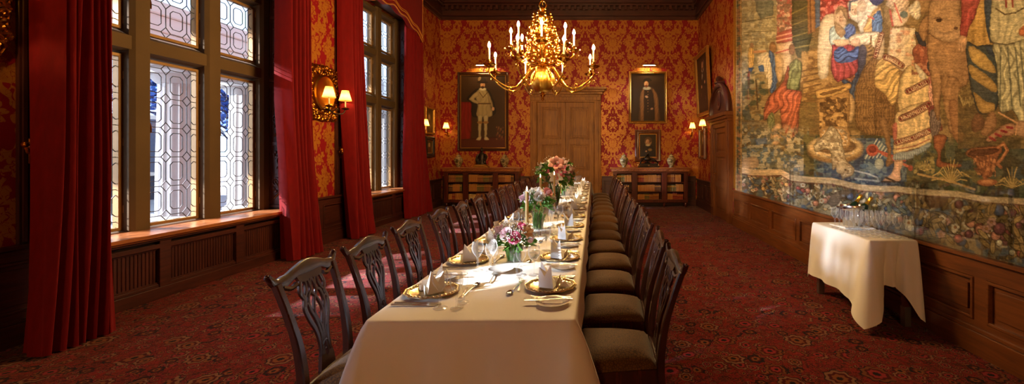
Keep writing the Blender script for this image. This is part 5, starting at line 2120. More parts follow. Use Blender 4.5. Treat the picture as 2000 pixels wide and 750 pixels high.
def paint_full(pa, H):  # noqa           # standing figure in a hat and short cloak
    n = pa.vnoise(60, 2)
    pa.put(n, (86, 58, 30), 0.7)
    pa.poly([(0, 100 * H / 168), (22, 62 * H / 168), (24, H), (0, H)], (96, 24, 18))
    pa.poly([(0, 62 * H / 168), (26, 62 * H / 168), (24, 128 * H / 168), (22, 150 * H / 168), (0, 152 * H / 168)], (122, 26, 20), fold=(0, 9, 0.3))
    pa.poly([(0, 148 * H / 168), (100, 140 * H / 168), (100, H), (0, H)], (80, 34, 20))
    s = H / 168
    pa.spoly([(36, 32 * s), (20, 46 * s), (14, 56 * s), (24, 66 * s), (28, 96 * s), (74, 92 * s), (76, 70 * s), (66, 40 * s), (56, 32 * s)], (38, 28, 22))
    pa.spoly([(40, 34 * s), (33, 48 * s), (38, 68 * s), (36, 94 * s), (50, 97 * s), (70, 93 * s), (66, 66 * s), (62, 44 * s), (54, 33 * s)], (160, 140, 98), fold=(0, 7, 0.22))
    pa.spoly([(37, 38 * s), (22, 52 * s), (21, 58 * s), (40, 68 * s), (44, 64 * s), (31, 55 * s), (40, 48 * s)], (172, 150, 106))
    pa.spoly([(60, 40 * s), (68, 56 * s), (73, 74 * s), (70, 76 * s), (62, 60 * s)], (150, 128, 88))
    pa.ell(72, 78 * s, 3, 4, (206, 158, 116))
    pa.ell(43, 66 * s, 3, 2.5, (206, 158, 116))
    pa.line([(40, 66 * s), (66, 66 * s)], 3, (90, 66, 36))
    pa.line([(42, 40 * s), (50, 52 * s), (60, 40 * s)], 1.6, (90, 60, 20))
    for x in (42, 55):
        pa.spoly([(x - 3.5, 94 * s), (x + 6, 94 * s), (x + 4.5, 112 * s), (x + 3.5, 130 * s), (x + 2, 144 * s), (x - 1.5, 144 * s), (x - 2.5, 128 * s), (x - 3, 110 * s)], (178, 160, 120))
        pa.ell(x + 1, 109 * s, 6, 3, (150, 110, 60))
        pa.spoly([(x - 1, 142 * s), (x + 4, 142 * s), (x + (8 if x > 50 else 2), 149 * s), (x - (2 if x > 50 else 8), 149 * s)], (190, 170, 130))
    pa.ell(49, 33 * s, 8, 3.5, (210, 196, 160))
    face(pa, 49, 23.5 * s, 6.5, beard=True)
    pa.ell(49, 17 * s, 12.5, 3.0, (30, 22, 18))
    pa.ell(49, 12.5 * s, 7.5, 6.0, (34, 25, 20))
    pa.ell(42, 9 * s, 3, 5, (120, 100, 70), 0.4)
    for k in range(40):
        pa.ell(80 + (k % 7) * 2.3, (120 + (k * 7 % 30)) * s, 1.6, 1.8, ((150, 100, 50), (120, 60, 30), (70, 50, 30))[k % 3], k=0.5)


def paint_half(pa, H):           # bearded man with a ruff, fur-edged gown
    pa.put(pa.vnoise(70, 2), (52, 30, 18), 0.8)
    s = H / 132
    pa.spoly([(36, 40 * s), (26, 60 * s), (24, 100 * s), (26, H + 2), (84, H + 2), (84, 100 * s), (80, 62 * s), (62, 38 * s)], (92, 60, 34), fold=(0.1, 12, 0.25))
    pa.spoly([(40, 44 * s), (38, 70 * s), (36, H), (68, H), (68, 76 * s), (60, 44 * s)], (50, 32, 20))
    pa.spoly([(64, 42 * s), (78, 58 * s), (82, 90 * s), (80, H), (72, H), (70, 80 * s)], (132, 88, 46), fold=(0.3, 6, 0.3))
    pa.spoly([(38, 42 * s), (28, 58 * s), (27, 90 * s), (28, H), (37, H), (38, 80 * s)], (132, 88, 46), fold=(0.3, 6, 0.3))
    for k in range(8):
        pa.ell(50, (50 + k * 8) * s, 1.2, 1.2, (150, 110, 56))
    pa.ell(46, 64 * s, 5, 3.5, (196, 146, 104), 0.4)
    pa.ell(62, 98 * s, 4.5, 3.2, (180, 130, 92), -0.3)
    pa.ell(47, 40 * s, 12, 5.2, (196, 184, 150))
    for k in range(9):
        pa.line([(47 + (k - 4) * 2.6, 37 * s), (47 + (k - 4) * 2.9, 44 * s)], 0.7, (130, 116, 90))
    face(pa, 45, 28 * s, 8.5, hair=(110, 60, 30))
    pa.spoly([(35, 22 * s), (40, 14 * s), (54, 11 * s), (62, 18 * s), (56, 21 * s), (45, 19.5 * s)], (24, 16, 12))


def paint_lady(pa, H):
    pa.put(pa.vnoise(50, 4), (62, 46, 24), 0.8)
    s = H / 130
    pa.spoly([(30, 62 * s), (20, 90 * s), (14, H), (90, H), (86, 88 * s), (68, 62 * s)], (40, 30, 24), fold=(0.2, 10, 0.3))
    pa.ell(52, 42 * s, 20, 24 * s, (170, 128, 84))
    pa.ell(52, 34 * s, 22, 16 * s, (96, 66, 38))
    face(pa, 48, 42 * s, 13, beard=False)
    pa.ell(50, 62 * s, 14, 6, (200, 180, 140))
    pa.ell(62, 88 * s, 12, 8, (140, 110, 60))
    pa.ell(40, 96 * s, 6, 4, (200, 150, 110))


def paint_dark(pa, H):
    pa.put(pa.vnoise(60, 4), (44, 26, 20), 0.8)
    s = H / 220
    pa.spoly([(40, 60 * s), (24, 90 * s), (20, H), (84, H), (80, 90 * s), (64, 58 * s)], (34, 22, 18))
    pa.ell(52, 58 * s, 11, 5, (190, 178, 160))
    face(pa, 52, 42 * s, 11)
    pa.spoly([(44, 70 * s), (40, 90 * s), (44, 92 * s), (52, 78 * s)], (170, 160, 140))
    pa.ell(36, 120 * s, 5, 4, (200, 150, 110))
    pa.ell(66, 108 * s, 5, 4, (200, 150, 110))
    for (x, y, c) in ((64, 30, (150, 120, 110)), (30, 150, (90, 60, 40)), (70, 170, (110, 80, 60))):
        pa.ell(x, y * s, 4, 6, c, k=0.6)


def paint_small(pa, H):
    pa.put(pa.vnoise(30, 4), (130, 92, 40), 0.8)
    pa.put(pa.vnoise(16, 7), (70, 60, 30), 0.5)
    pa.ell(50, H * 0.35, 20, H * 0.2, (160, 120, 60), k=0.6)
    face(pa, 50, H * 0.34, 15, beard=False)
    pa.spoly([(28, H * 0.58), (18, H), (84, H), (72, H * 0.56)], (84, 44, 26))


def picture_light(label, loc, rz, w=0.46, energy=16):
    t = thing('picture_light', label, 'picture light', loc, rz, group='brass picture lights')
    b = MB()
    b.tube(smooth_path([(0, 0, -0.08), (0, -0.04, 0.06), (0, -0.14, 0.10), (0, -0.20, 0.05)], 5), 0.008, 6)
    b.box(-0.03, 0.03, -0.012, 0.0, -0.14, -0.02, ch=0.003)
    b.build('arm', M['brass_dull'], t)
    b = MB()
    n = 10
    P = [(-0.20 + 0.045 * math.cos(a), 0.03 + 0.045 * math.sin(a)) for a in [PI * k / n for k in range(n + 1)]]
    Q = [(-0.20 + 0.040 * math.cos(a), 0.03 + 0.040 * math.sin(a)) for a in [PI * k / n for k in range(n + 1)]]
    b.prism(P + Q[::-1], lambda y, z, d: (d, y, z), -w / 2, w / 2)
    for x in (-w / 2, w / 2):
        b.prism(P, lambda y, z, d: (d, y, z), x - 0.004, x + 0.004)
    b.build('trough', M['brass_dull'], t)
    MB().tube([(-w / 2 + 0.03, -0.20, 0.045), (w / 2 - 0.03, -0.20, 0.045)], 0.012, 8).build('tube', M['tubeglow'], t)
    return t


picture('portrait_painting', 'tall full-length portrait of a standing person in hat, left of the back door', (-3.345, YB - 0.02, 1.58), 0, 1.46, 2.27, 0.075, 'frame_dark', paint_full, gain=1.0)
picture('portrait_painting', 'three-quarter portrait of bearded person in ruff, gilt frame right of back door', (1.41, YB - 0.02, 2.37), 0, 1.10, 1.50, 0.075, 'gilt', paint_half, inner=False)
picture('portrait_painting', 'small portrait in a heavy carved frame above the right bookcase', (1.41, YB - 0.02, 1.27), 0, 0.74, 0.92, 0.12, 'frame_brown', paint_lady)
picture('portrait_painting', 'tall dark portrait leaning from the right wall in the far corner', (XR - 0.02, 11.42, 2.52), -PI / 2, 1.34, 1.72, 0.11, 'gilt', paint_dark, lean=0.05, inner=False)
picture('small_picture', 'small narrow picture on the right wall below the lamp', (XR - 0.02, 11.62, 1.36), -PI / 2, 0.62, 0.82, 0.06, 'frame_brown', paint_small)
picture('small_picture', 'small gilt picture on the left wall, upper of two', (XL + 0.02, 11.45, 2.02), PI / 2, 0.60, 0.72, 0.06, 'gilt', paint_small, inner=False)
picture('small_picture', 'small dark-framed picture on the left wall, lower of two', (XL + 0.02, 11.45, 1.40), PI / 2, 0.60, 0.56, 0.11, 'ebony', paint_small)
picture_light('brass picture light over the tall full-length portrait', (-3.25, YB, 3.98), 0, 0.56)
picture_light('brass picture light over the bearded portrait in gilt frame', (1.43, YB, 3.98), 0, 0.40)

# ================================================================ bookcases


def bookcase(label, x0, shadow_label, side):
    Y0, Y1 = 11.90, YB - 0.075
    W = 2.13
    t = thing('bookcase', label, 'bookcase', (x0, Y0, 0))
    D = Y1 - Y0
    mw = M['mahog']
    b = MB()
    b.box(0.02, W - 0.02, 0.02, D, 0.135, 0.19, ch=0.004)
    b.box(0.03, 0.06, 0.03, D, 0.15, 1.0, ch=0.003)
    b.box(W - 0.06, W - 0.03, 0.03, D, 0.15, 1.0, ch=0.003)
    b.box(0.03, W - 0.03, D - 0.02, D, 0.15, 1.0)
    b.box(0.03, W - 0.03, 0.02, D, 0.975, 1.0)
    for (a, c) in ((0.59, 0.66), (1.42, 1.49)):
        b.box(a, c, 0.03, D, 0.15, 1.0, ch=0.003)
    b.build('carcass', mw, t)
    bays = [(0.13, 0.55), (0.70, 1.38), (1.53, 2.0)]
    b = MB()
    for (a, c) in ((0.02, 0.13), (0.55, 0.70), (1.38, 1.53), (2.0, 2.11)):
        b.box(a, c, 0.0, 0.05, 0.19, 0.985, ch=0.006)
        b.box(a + 0.025, c - 0.025, -0.006, 0.0, 0.26, 0.92, ch=0.003)
    b.box(0.02, 2.11, 0.0, 0.05, 0.135, 0.215, ch=0.005)
    b.box(0.02, 2.11, 0.0, 0.05, 0.945, 0.985, ch=0.004)
    b.build('pilasters', mw, t)
    for (a, c) in bays:
        for z in (0.44, 0.705):
            s_ = MB().box(a - 0.04, c + 0.04, 0.055, D - 0.02, z - 0.02, z, ch=0.003).build('shelf', M['mahog'], t)
    b = MB()
    b.box(-0.02, W + 0.02, -0.03, D, 1.0, 1.075, ch=0.006)
    for k in range(46):                                         # slanted gadroons on the frieze
        x = 0.0 + k * (W - 0.06) / 46
        b.tube([(x + 0.01, -0.032, 1.012), (x + 0.045, -0.032, 1.066)], 0.012, 6)
    b.build('frieze', M['bookfrieze'], t)
    b = MB()
    b.box(-0.05, W + 0.05, -0.06, D, 1.075, 1.11, ch=0.01)
    b.build('top', M['bookfrieze'], t)
    for x in (0.075, 0.625, 1.455, 2.055):
        b = MB()
        b.lathe([(0.03, 0), (0.036, 0.015), (0.022, 0.03), (0.042, 0.075), (0.03, 0.11), (0.045, 0.12), (0.045, 0.135), (0, 0.135)], 16, c=(x, 0.05, 0))
        b.build('foot', mw, t)
    for x in (0.075, 2.055):
        MB().box(x - 0.03, x + 0.03, D - 0.08, D - 0.02, 0, 0.15).build('foot', mw, t)
    # the books
    rng = random.Random(1 if side == 'left' else 2)
    cols = ['book_tan', 'book_brown', 'book_red', 'book_green', 'book_cream', 'book_umber']
    wt = {2: [5, 3, 2, 1, 0, 2], 1: [5, 3, 1, 3, 0, 2], 0: [3, 3, 4, 1, 1, 2]}
    names = {2: 'top', 1: 'middle', 0: 'bottom'}
    bays_n = ('left', 'middle', 'right')
    for bi, (a, c) in enumerate(bays):
        for si, z in enumerate((0.191, 0.441, 0.706)):
            x = a - 0.01
            run, left, n = None, 0, 0
            hmax = 0.215
            end = c + 0.01 - (0.05 if (bi + si) % 3 == 1 else 0.0)
            while True:
                if left <= 0:
                    run = rng.choices(cols, wt[si])[0]
                    left = rng.randint(3, 8)
                    bh = rng.uniform(0.165, hmax - 0.008) if si < 2 else rng.uniform(0.185, 0.212)
                    bw = rng.uniform(0.026, 0.040)
                if x + bw > end:
                    break
                pr = BOOKS[run]
                o = pr.copy()
                COL.objects.link(o)
                o.location = (x0 + x + bw / 2, Y0 + 0.072 + rng.uniform(0, 0.012), z)
                o.scale = (bw * 0.94 / 0.03, 1, (bh + rng.uniform(-0.004, 0.004)) / 0.2)
                o['label'] = '%s book, %s from left on the %s shelf, %s bay, %s bookcase' % (BCOL[run], ORD[min(n, 21)], names[si], bays_n[bi], side)
                o['category'] = 'book'
                o['group'] = 'old leather books in the %s bookcase' % side
                x += bw
                left -= 1
                n += 1
    return t


M['bookfrieze'] = wood('bookcase_top', S(120, 60, 26), S(170, 100, 46), axis='x')
BCOL = {'book_tan': 'tan leather', 'book_brown': 'brown leather', 'book_red': 'red leather', 'book_green': 'olive green', 'book_cream': 'cream', 'book_umber': 'dark brown'}
BOOKS = {}
for nm, c in (('book_tan', (176, 112, 48)), ('book_brown', (134, 74, 34)), ('book_red', (136, 34, 28)), ('book_green', (92, 82, 34)), ('book_cream', (206, 176, 116)), ('book_umber', (78, 44, 24))):
    mt = plain(nm + '_leather', S(*c), 0.5, var=0.3, vscale=20)
    b = MB()
    n = 7
    P = [(0.015 * math.cos(a), 0.004 - 0.008 * math.sin(a)) for a in [PI * k / n for k in range(n + 1)]] + [(-0.015, 0.15), (0.015, 0.15)]
    b.prism(P, lambda x, y, d: (x, y, d), 0.0, 0.2)
    for z in (0.03, 0.07, 0.13, 0.17):
        b.prism([(p[0] * 1.02, p[1] - 0.0025) for p in P[:n + 1]] + [(-0.0153, 0.008), (0.0153, 0.008)], lambda x, y, d: (x, y, d), z, z + 0.006, mi=1)
    b.box(-0.012, 0.012, -0.0052, -0.004, 0.14, 0.162, mi=1)
    o = b.build('book', [mt, M['gilt']], smooth=50)
    BOOKS[nm] = o
bookcase('low mahogany bookcase left of the back door', -4.35, '', 'left')
bookcase('low mahogany bookcase right of the back door', 0.37, '', 'right')
for o in BOOKS.values():
    bpy.data.objects.remove(o, do_unlink=True)


def jar(label, loc, s_=1.0):
    t = thing('lidded_vase', label, 'vase', loc, group='lidded vases on the bookcases')
    b = MB()
    b.lathe([(0, 0), (0.062 * s_, 0), (0.055 * s_, 0.02 * s_), (0.06 * s_, 0.04 * s_), (0.10 * s_, 0.11 * s_), (0.125 * s_, 0.19 * s_), (0.12 * s_, 0.24 * s_), (0.085 * s_, 0.28 * s_), (0.06 * s_, 0.295 * s_), (0.062 * s_, 0.31 * s_), (0, 0.31 * s_)], 28)
    b.build('body', M['jar'], t, smooth=60)
    b = MB()
    b.lathe([(0.07 * s_, 0.311 * s_), (0.068 * s_, 0.325 * s_), (0.04 * s_, 0.35 * s_), (0.015 * s_, 0.36 * s_), (0.022 * s_, 0.375 * s_), (0.0, 0.395 * s_)], 24)
    b.build('lid', M['jar'], t, smooth=60)
    return t


m = NT('patterned_stoneware')
co = m.coord()
nz = m.noise(co, 14, 3, 0.6, 1.5)
m.set(color=m.ramp(nz, [(0.36, S(70, 60, 36)), (0.5, S(150, 128, 84)), (0.66, S(190, 166, 116))]), rough=0.25, coat=0.4)
M['jar'] = m.mat
jar('stoneware lidded vase at the left end of the left bookcase', (-3.99, 12.12, 1.111))
jar('stoneware lidded vase at the right end of the left bookcase', (-2.68, 12.12, 1.111))
jar('stoneware lidded vase at the left end of the right bookcase', (0.71, 12.12, 1.111))
jar('stoneware lidded vase at the right end of the right bookcase', (2.05, 12.12, 1.111))
# dark statuette on the left bookcase
t = thing('statuette', 'dark bronze statuette on the left bookcase below the tall portrait', 'statuette', (-3.33, 12.10, 1.111))
b = MB()
b.box(-0.20, 0.20, -0.10, 0.10, 0, 0.035, ch=0.008)
b.box(-0.17, 0.17, -0.085, 0.085, 0.035, 0.085, ch=0.008)
b.build('plinth', M['gilt'], t)
b = MB()
b.lathe([(0.12, 0.085), (0.13, 0.12), (0.10, 0.18), (0.085, 0.25), (0.10, 0.32), (0.085, 0.38), (0.035, 0.42), (0.03, 0.44)], 20, sy=0.7)
b.sph((0, 0, 0.485), 0.05, (0.85, 0.95, 1.1), 12)
b.sph((0, 0.01, 0.535), 0.035, (0.9, 0.9, 0.8), 10)
b.tube(smooth_path([(0.085, 0, 0.37), (0.14, -0.03, 0.30), (0.12, -0.07, 0.22), (0.05, -0.09, 0.24)], 5), [0.032] * 6 + [0.026] * 10, 8)
b.tube(smooth_path([(-0.085, 0, 0.37), (-0.13, -0.02, 0.29), (-0.14, -0.05, 0.20), (-0.10, -0.08, 0.14)], 5), [0.032] * 6 + [0.026] * 10, 8)
b.tube(smooth_path([(0.06, 0, 0.16), (0.10, -0.09, 0.17), (0.12, -0.08, 0.10), (0.12, -0.08, 0.086)], 5), 0.036, 8)
b.tube(smooth_path([(-0.05, 0, 0.16), (-0.08, -0.09, 0.18), (-0.07, -0.08, 0.10), (-0.07, -0.08, 0.086)], 5), 0.036, 8)
for k in range(7):
    b.tube(smooth_path([(-0.11 + k * 0.037, -0.03, 0.26), (-0.12 + k * 0.04, -0.06, 0.16), (-0.13 + k * 0.043, -0.05, 0.088)], 4), 0.018, 6)
b.build('figure', M['bronze'], t, smooth=60)
t = thing('bronze_ornament', 'dark bronze ornament with gilt base on the right bookcase below a small portrait', 'ornament', (1.37, 12.06, 1.111))
b = MB()
b.lathe([(0.10, 0.10), (0.085, 0.13), (0.03, 0.15), (0.028, 0.17), (0.10, 0.20), (0.115, 0.24), (0.06, 0.31), (0.03, 0.34)], 20, sy=0.7)
b.sph((0, 0, 0.38), 0.045, (0.9, 1, 1.15), 10)
b.tube(smooth_path([(0.09, 0, 0.26), (0.20, -0.02, 0.20), (0.27, -0.01, 0.15), (0.30, 0, 0.11)], 5), [0.035] * 8 + [0.022] * 8, 8)
b.tube(smooth_path([(-0.09, 0, 0.26), (-0.16, -0.02, 0.22), (-0.19, -0.01, 0.16), (-0.2, 0, 0.11)], 5), [0.035] * 8 + [0.022] * 8, 8)
b.build('figure', M['bronze'], t, smooth=60)
b = MB()
b.box(-0.26, 0.33, -0.075, 0.075, 0.0, 0.03, ch=0.006)
b.box(-0.22, 0.29, -0.06, 0.06, 0.03, 0.11, ch=0.008)
b.build('base', M['bronze'], t)
b = MB()
for x in (-0.24, 0.03, 0.31):
    scroll(b, x, 0.065, 0.035, 1.2, PI / 2, 0, 0.010)
    b.sph((x, -0.07, 0.06), 0.022, n=7)
b.build('gilt_mount', M['gilt'], t)

# ================================================================ the tapestry on the right wall
TX = XR - 0.02
cols_px = np.concatenate([np.arange(1436.5, 2006, 1.35), np.arange(2010, 2560, 8.0)])
rows_z = np.concatenate([np.linspace(0.735, 2.7, 320), np.linspace(2.7, 4.95, 190)[1:]])
Ux, Zz = np.meshgrid(cols_px, rows_z)
Vy = EYE_Y = VPY + (EYE - Zz) * (Ux - VPX) / TX
pa = Painter(Ux, Vy, (128, 100, 52))
pa.rim, pa.wob, pa.foldk = 9.0, 2.2, 0.95


def A(*p):
    return [(1430 + x / 3, y / 3) for x, y in p]


def B(*p):
    return [(1710 + x / 3, y / 3) for x, y in p]


def C(*p):
    return [(1430 + x / 3, 200 + y / 3) for x, y in p]


def D(*p):
    return [(1710 + x / 3, 200 + y / 3) for x, y in p]


one = np.ones_like(Ux)
pa.put(pa.vnoise(90, 1), (96, 72, 34), 0.8)
pa.mottle(one, [(150, 118, 66), (84, 66, 34), (110, 90, 44)], 22, 0.55, 0.7, 4)
# pale town and sky, upper left
pa.spoly(A((50, -20), (255, -20), (262, 260), (230, 420), (120, 520), (60, 470)), (166, 148, 104))
up = ((Ux < 1520) & (Vy < 150)).astype(float)
pa.mottle(up, [(112, 104, 72), (186, 168, 124), (92, 92, 74), (140, 116, 64)], 7, 0.54, 0.5, 9)
pa.poly(A((135, 0), (200, -30), (245, 10), (240, 90), (165, 110), (140, 60)), (84, 92, 78), 0.8)
pa.line(A((60, 130), (250, 100)), 2, (90, 80, 50))
pa.line(A((70, 190), (250, 180)), 2, (110, 96, 60))
# ruin columns
pa.poly(A((262, -30), (350, -30), (346, 185), (262, 195)), (176, 120, 96))
pm = ((Ux > 1517) & (Ux < 1547) & (Vy < 66)).astype(float)
pa.mottle(pm, [(196, 164, 134), (150, 60, 48), (120, 90, 70)], 5, 0.5, 0.9, 20)
pa.poly(A((258, 195), (356, 165), (362, 240), (258, 255)), (158, 66, 54))
pa.line(A((258, 215), (360, 190)), 2.5, (206, 140, 110))
pa.line(A((258, 240), (362, 218)), 2.0, (204, 150, 112))
pa.poly(A((258, 255), (362, 240), (358, 310), (262, 320)), (196, 158, 112))
pa.line(A((258, 310), (362, 282)), 3, (158, 66, 54))
pa.poly(A((268, 320), (350, 310), (345, 420), (300, 440)), (190, 156, 104))
# dark architecture
pa.poly(A((350, -30), (480, -30), (470, 190), (440, 340), (380, 340), (352, 240)), (70, 66, 40))
for k in range(7):
    pa.line(A((350, 80 + k * 34), (475, 20 + k * 40)), 2, ((120, 104, 50), (44, 46, 34))[k % 2])
pa.poly(A((440, -30), (485, -30), (490, 180), (445, 200)), (140, 92, 44))
pa.line(A((458, -30), (462, 190)), 3, (96, 60, 34))
# ochre ground behind the figures
pa.poly(A((400, 320), (720, 180), (880, 330), (880, 560), (430, 560)), (140, 104, 48), k=0.6)
pa.mottle(((Ux > 1565) & (Ux < 1625) & (Vy > 100) & (Vy < 200)).astype(float), [(110, 76, 32), (160, 120, 58)], 12, 0.5, 0.8, 2)
for k in range(5):
    pa.line(A((400, 420 + k * 34), (520, 390 + k * 34)), 3, (104, 74, 34))
# red hanging and its blue edge
pa.poly(A((515, -30), (690, -30), (690, 60), (655, 110), (560, 105), (515, 130)), (154, 40, 38))
pa.mottle(((Ux > 1602) & (Ux < 1660) & (Vy < 36)).astype(float), [(206, 110, 96), (110, 24, 26)], 6, 0.5, 0.9, 31)
pa.poly(A((484, -30), (516, -30), (514, 150), (490, 165)), (60, 84, 108))
# cliff behind the bearded figure
pa.spoly(A((515, 140), (600, 85), (640, 200), (570, 330), (560, 440), (505, 440)), (184, 160, 116))
# distant small figures
pa.spoly(A((92, 300), (110, 270), (128, 290), (128, 370), (118, 400), (94, 400)), (196, 152, 70), fold=(0, 3, 0.3))
pa.ell(*A((116, 265))[0], 4, 5, (150, 108, 70))
pa.poly(A((94, 395), (128, 395), (110, 430), (96, 420)), (56, 88, 120))
pa.poly(A((88, 420), (104, 420), (100, 620), (90, 620)), (150, 60, 50))
pa.line(A((128, 305), (195, 300)), 5, (176, 120, 70))
pa.spoly(A((150, 330), (230, 320), (240, 480), (200, 520), (165, 440)), (206, 188, 150), fold=(0.5, 5, 0.2))
pa.spoly(A((152, 390), (180, 380), (190, 435), (165, 430)), (58, 92, 132))
pa.ell(*A((238, 280))[0], 7, 12, (140, 96, 52))
pa.spoly(A((214, 300), (250, 330), (262, 460), (250, 530), (222, 540), (236, 450)), (56, 90, 130), fold=(0, 4, 0.45))
pa.spoly(A((250, 330), (300, 350), (290, 460), (265, 470)), (190, 152, 98))
pa.mottle(((Ux > 1450) & (Ux < 1500) & (Vy > 140) & (Vy < 235)).astype(float), [(74, 84, 72), (60, 70, 46), (150, 124, 72)], 10, 0.5, 0.8, 17)
pa.line(A((140, 470), (150, 640)), 3, (80, 58, 30))
# orange cloaked traveller
pa.ell(*A((350, 290))[0], 6, 11, (120, 80, 44))
pa.spoly(A((330, 400), (370, 345), (408, 380), (400, 450), (385, 540), (330, 560), (320, 470)), (104, 104, 52), fold=(0.2, 6, 0.4), edge=(1.2, (50, 46, 26)))
pa.spoly(A((225, 560), (300, 480), (328, 385), (330, 440), (318, 520), (400, 540), (392, 640), (376, 800), (300, 760), (280, 640), (250, 660), (190, 700), (195, 620)), (162, 76, 44), fold=(0.35, 8, 0.4), edge=(1.5, (90, 36, 22)))
pa.spoly(A((205, 690), (240, 660), (250, 760), (235, 820), (215, 790)), (104, 110, 60), fold=(0, 5, 0.4))
pa.spoly(C((235, 150), (280, 120), (290, 200), (270, 240), (250, 250), (225, 220)), (196, 150, 104))
pa.spoly(C((320, 170), (350, 160), (352, 260), (330, 262), (315, 240)), (190, 144, 98))
pa.line(C((238, 160), (236, 300)), 4, (176, 140, 84))
# seated woman with jug (small), and a dark curly child
pa.ell(*A((690, 440))[0], 15, 17, (124, 72, 42))
pa.mottle(((np.abs(Ux - 1660) < 16) & (np.abs(Vy - 145) < 18)).astype(float), [(160, 100, 60), (90, 48, 28)], 4, 0.5, 0.9, 41)
pa.spoly(A((640, 460), (700, 480), (735, 400), (748, 500), (720, 590), (690, 560)), (44, 66, 92), fold=(0.4, 7, 0.4))
pa.spoly(A((660, 540), (710, 570), (715, 660), (690, 720), (660, 640)), (176, 140, 90))
# bearded man with the blue sash
pa.spoly(A((570, 190), (600, 150), (660, 150), (720, 190), (715, 260), (640, 280), (580, 260)), (150, 162, 140), fold=(0.7, 7, 0.25), edge=(1.4, (70, 80, 70)))
pa.spoly(A((590, 290), (600, 260), (720, 280), (730, 420), (640, 470), (610, 470), (580, 400)), (150, 50, 56), fold=(0.1, 9, 0.3), edge=(1.4, (70, 22, 28)))
pa.spoly(A((600, 300), (640, 270), (690, 300), (740, 260), (735, 340), (680, 365), (630, 370), (604, 350)), (56, 88, 136), fold=(1.2, 7, 0.55))
pa.spoly(A((655, 190), (680, 140), (720, 160), (718, 200), (670, 230)), (64, 90, 132), fold=(0.6, 6, 0.4))
pa.ell(*A((634, 105))[0], 13, 23, (186, 150, 106))
pa.spoly(A((610, 60), (640, 35), (672, 55), (678, 120), (660, 100), (640, 60), (612, 90)), (136, 104, 66))
pa.spoly(A((600, 130), (640, 150), (665, 190), (640, 220), (610, 190)), (150, 116, 72))
face(pa, *A((630, 105))[0], 11, beard=False, skin=(190, 154, 110))
pa.spoly(A((590, 240), (650, 230), (690, 240), (680, 262), (620, 268)), (196, 158, 112))
# veiled women at the top
pa.spoly(A((680, 20), (720, -20), (780, 0), (790, 80), (740, 130), (690, 100)), (214, 196, 158))
face(pa, *A((715, 60))[0], 10, beard=False, skin=(204, 170, 126))
pa.line(A((688, 60), (690, 10), (730, 0)), 4, (80, 86, 100))
pa.spoly(A((740, 0), (840, -10), (850, 60), (800, 120), (760, 200), (735, 130)), (200, 182, 144), fold=(0.8, 8, 0.2))
pa.ell(*A((760, 35))[0], 9, 12, (206, 172, 130))
pa.spoly(A((800, -20), (880, -20), (880, 20), (830, 30)), (40, 52, 86))
pa.spoly(A((780, 140), (830, 60), (870, 40), (880, 120), (830, 200), (770, 190)), (190, 140, 66), fold=(0.8, 7, 0.35))
pa.spoly(A((820, 110), (870, 60), (880, 200), (830, 210)), (70, 104, 132), fold=(0.6, 6, 0.4))
pa.line(A((795, 95), (830, 110)), 3, (180, 60, 44))
# woman pouring water: white sleeves
pa.spoly(A((700, 210), (800, 190), (880, 200), (880, 290), (800, 260), (740, 265), (690, 250)), (214, 190, 146), fold=(1.2, 8, 0.25), edge=(1.2, (120, 90, 60)))
pa.spoly(A((690, 240), (740, 220), (745, 262), (700, 268)), (206, 160, 118))
pa.spoly(A((745, 270), (790, 290), (770, 430), (750, 480), (735, 420)), (34, 50, 74), k=0.85)
# goat / brown pack animal with a horn
pa.spoly(A((720, 520), (760, 420), (830, 330), (900, 340), (900, 760), (740, 760), (720, 640)), (118, 84, 42), fold=(0.1, 4, 0.3))
pa.spoly(B((0, 520), (60, 480), (110, 560), (120, 760), (70, 820), (0, 800)), (112, 78, 38), fold=(0.1, 4, 0.3))
for q in range(9):
    pa.line(A((790 + q * 3, 330 - q * 12), (822 - q * 1, 322 - q * 14)), 3, ((90, 64, 34), (150, 112, 62))[q % 2])
# well basin, carved shaft
pa.spoly(A((500, 560), (640, 520), (690, 550), (680, 760), (640, 820), (520, 830), (510, 700)), (148, 108, 54))
pa.mottle(((Ux > 1600) & (Ux < 1655) & (Vy > 190) & (Vy < 265)).astype(float), [(96, 62, 28), (190, 146, 80), (70, 46, 22)], 7, 0.5, 0.85, 23)
pa.spoly(A((492, 540), (520, 525), (640, 500), (685, 490), (690, 515), (640, 545), (530, 575), (495, 570)), (196, 150, 74), edge=(1.6, (96, 60, 26)))
pa.spoly(A((520, 545), (640, 515), (668, 510), (640, 530), (540, 560)), (120, 84, 40))
# lower meadow: blue-green turf
pa.spoly(C((50, 270), (200, 260), (420, 320), (700, 400), (900, 470), (900, 520), (640, 480), (420, 440), (200, 400), (60, 400)), (84, 104, 112))
low = np.clip((Vy - (232 + (Ux - 1450) * 0.10)) / 22, 0, 1) * (Ux < 1580)
pa.mottle(low, [(84, 100, 100), (150, 136, 96), (96, 90, 54), (64, 74, 70), (180, 164, 126)], 6.5, 0.54, 0.7, 14)
pa.poly(C((135, 215), (205, 205), (205, 245), (140, 250)), (70, 96, 124), k=0.8)
pa.spoly(C((60, 330), (140, 320), (150, 380), (70, 390)), (186, 150, 108), k=0.8)
mead = ((Ux > 1570) & (Vy > 262 + (Ux - 1570) * 0.02) & (Vy < 400)).astype(float)
pa.put(mead * np.clip((Vy - 255 - (Ux - 1570) * 0.02) / 25, 0, 1), (62, 76, 58), 0.9)
pa.mottle(mead, [(78, 88, 52), (44, 62, 64), (102, 92, 44), (50, 50, 32)], 16, 0.54, 0.8, 27)
blue = ((Ux > 1590) & (Ux < 1770) & (Vy > 270)).astype(float)
pa.put(blue * np.clip((Ux - 1590) / 20, 0, 1) * np.clip((1770 - Ux) / 30, 0, 1), (44, 74, 104), 0.75)
pa.mottle(blue, [(60, 98, 120), (34, 54, 80), (100, 120, 116)], 9, 0.55, 0.7, 33)
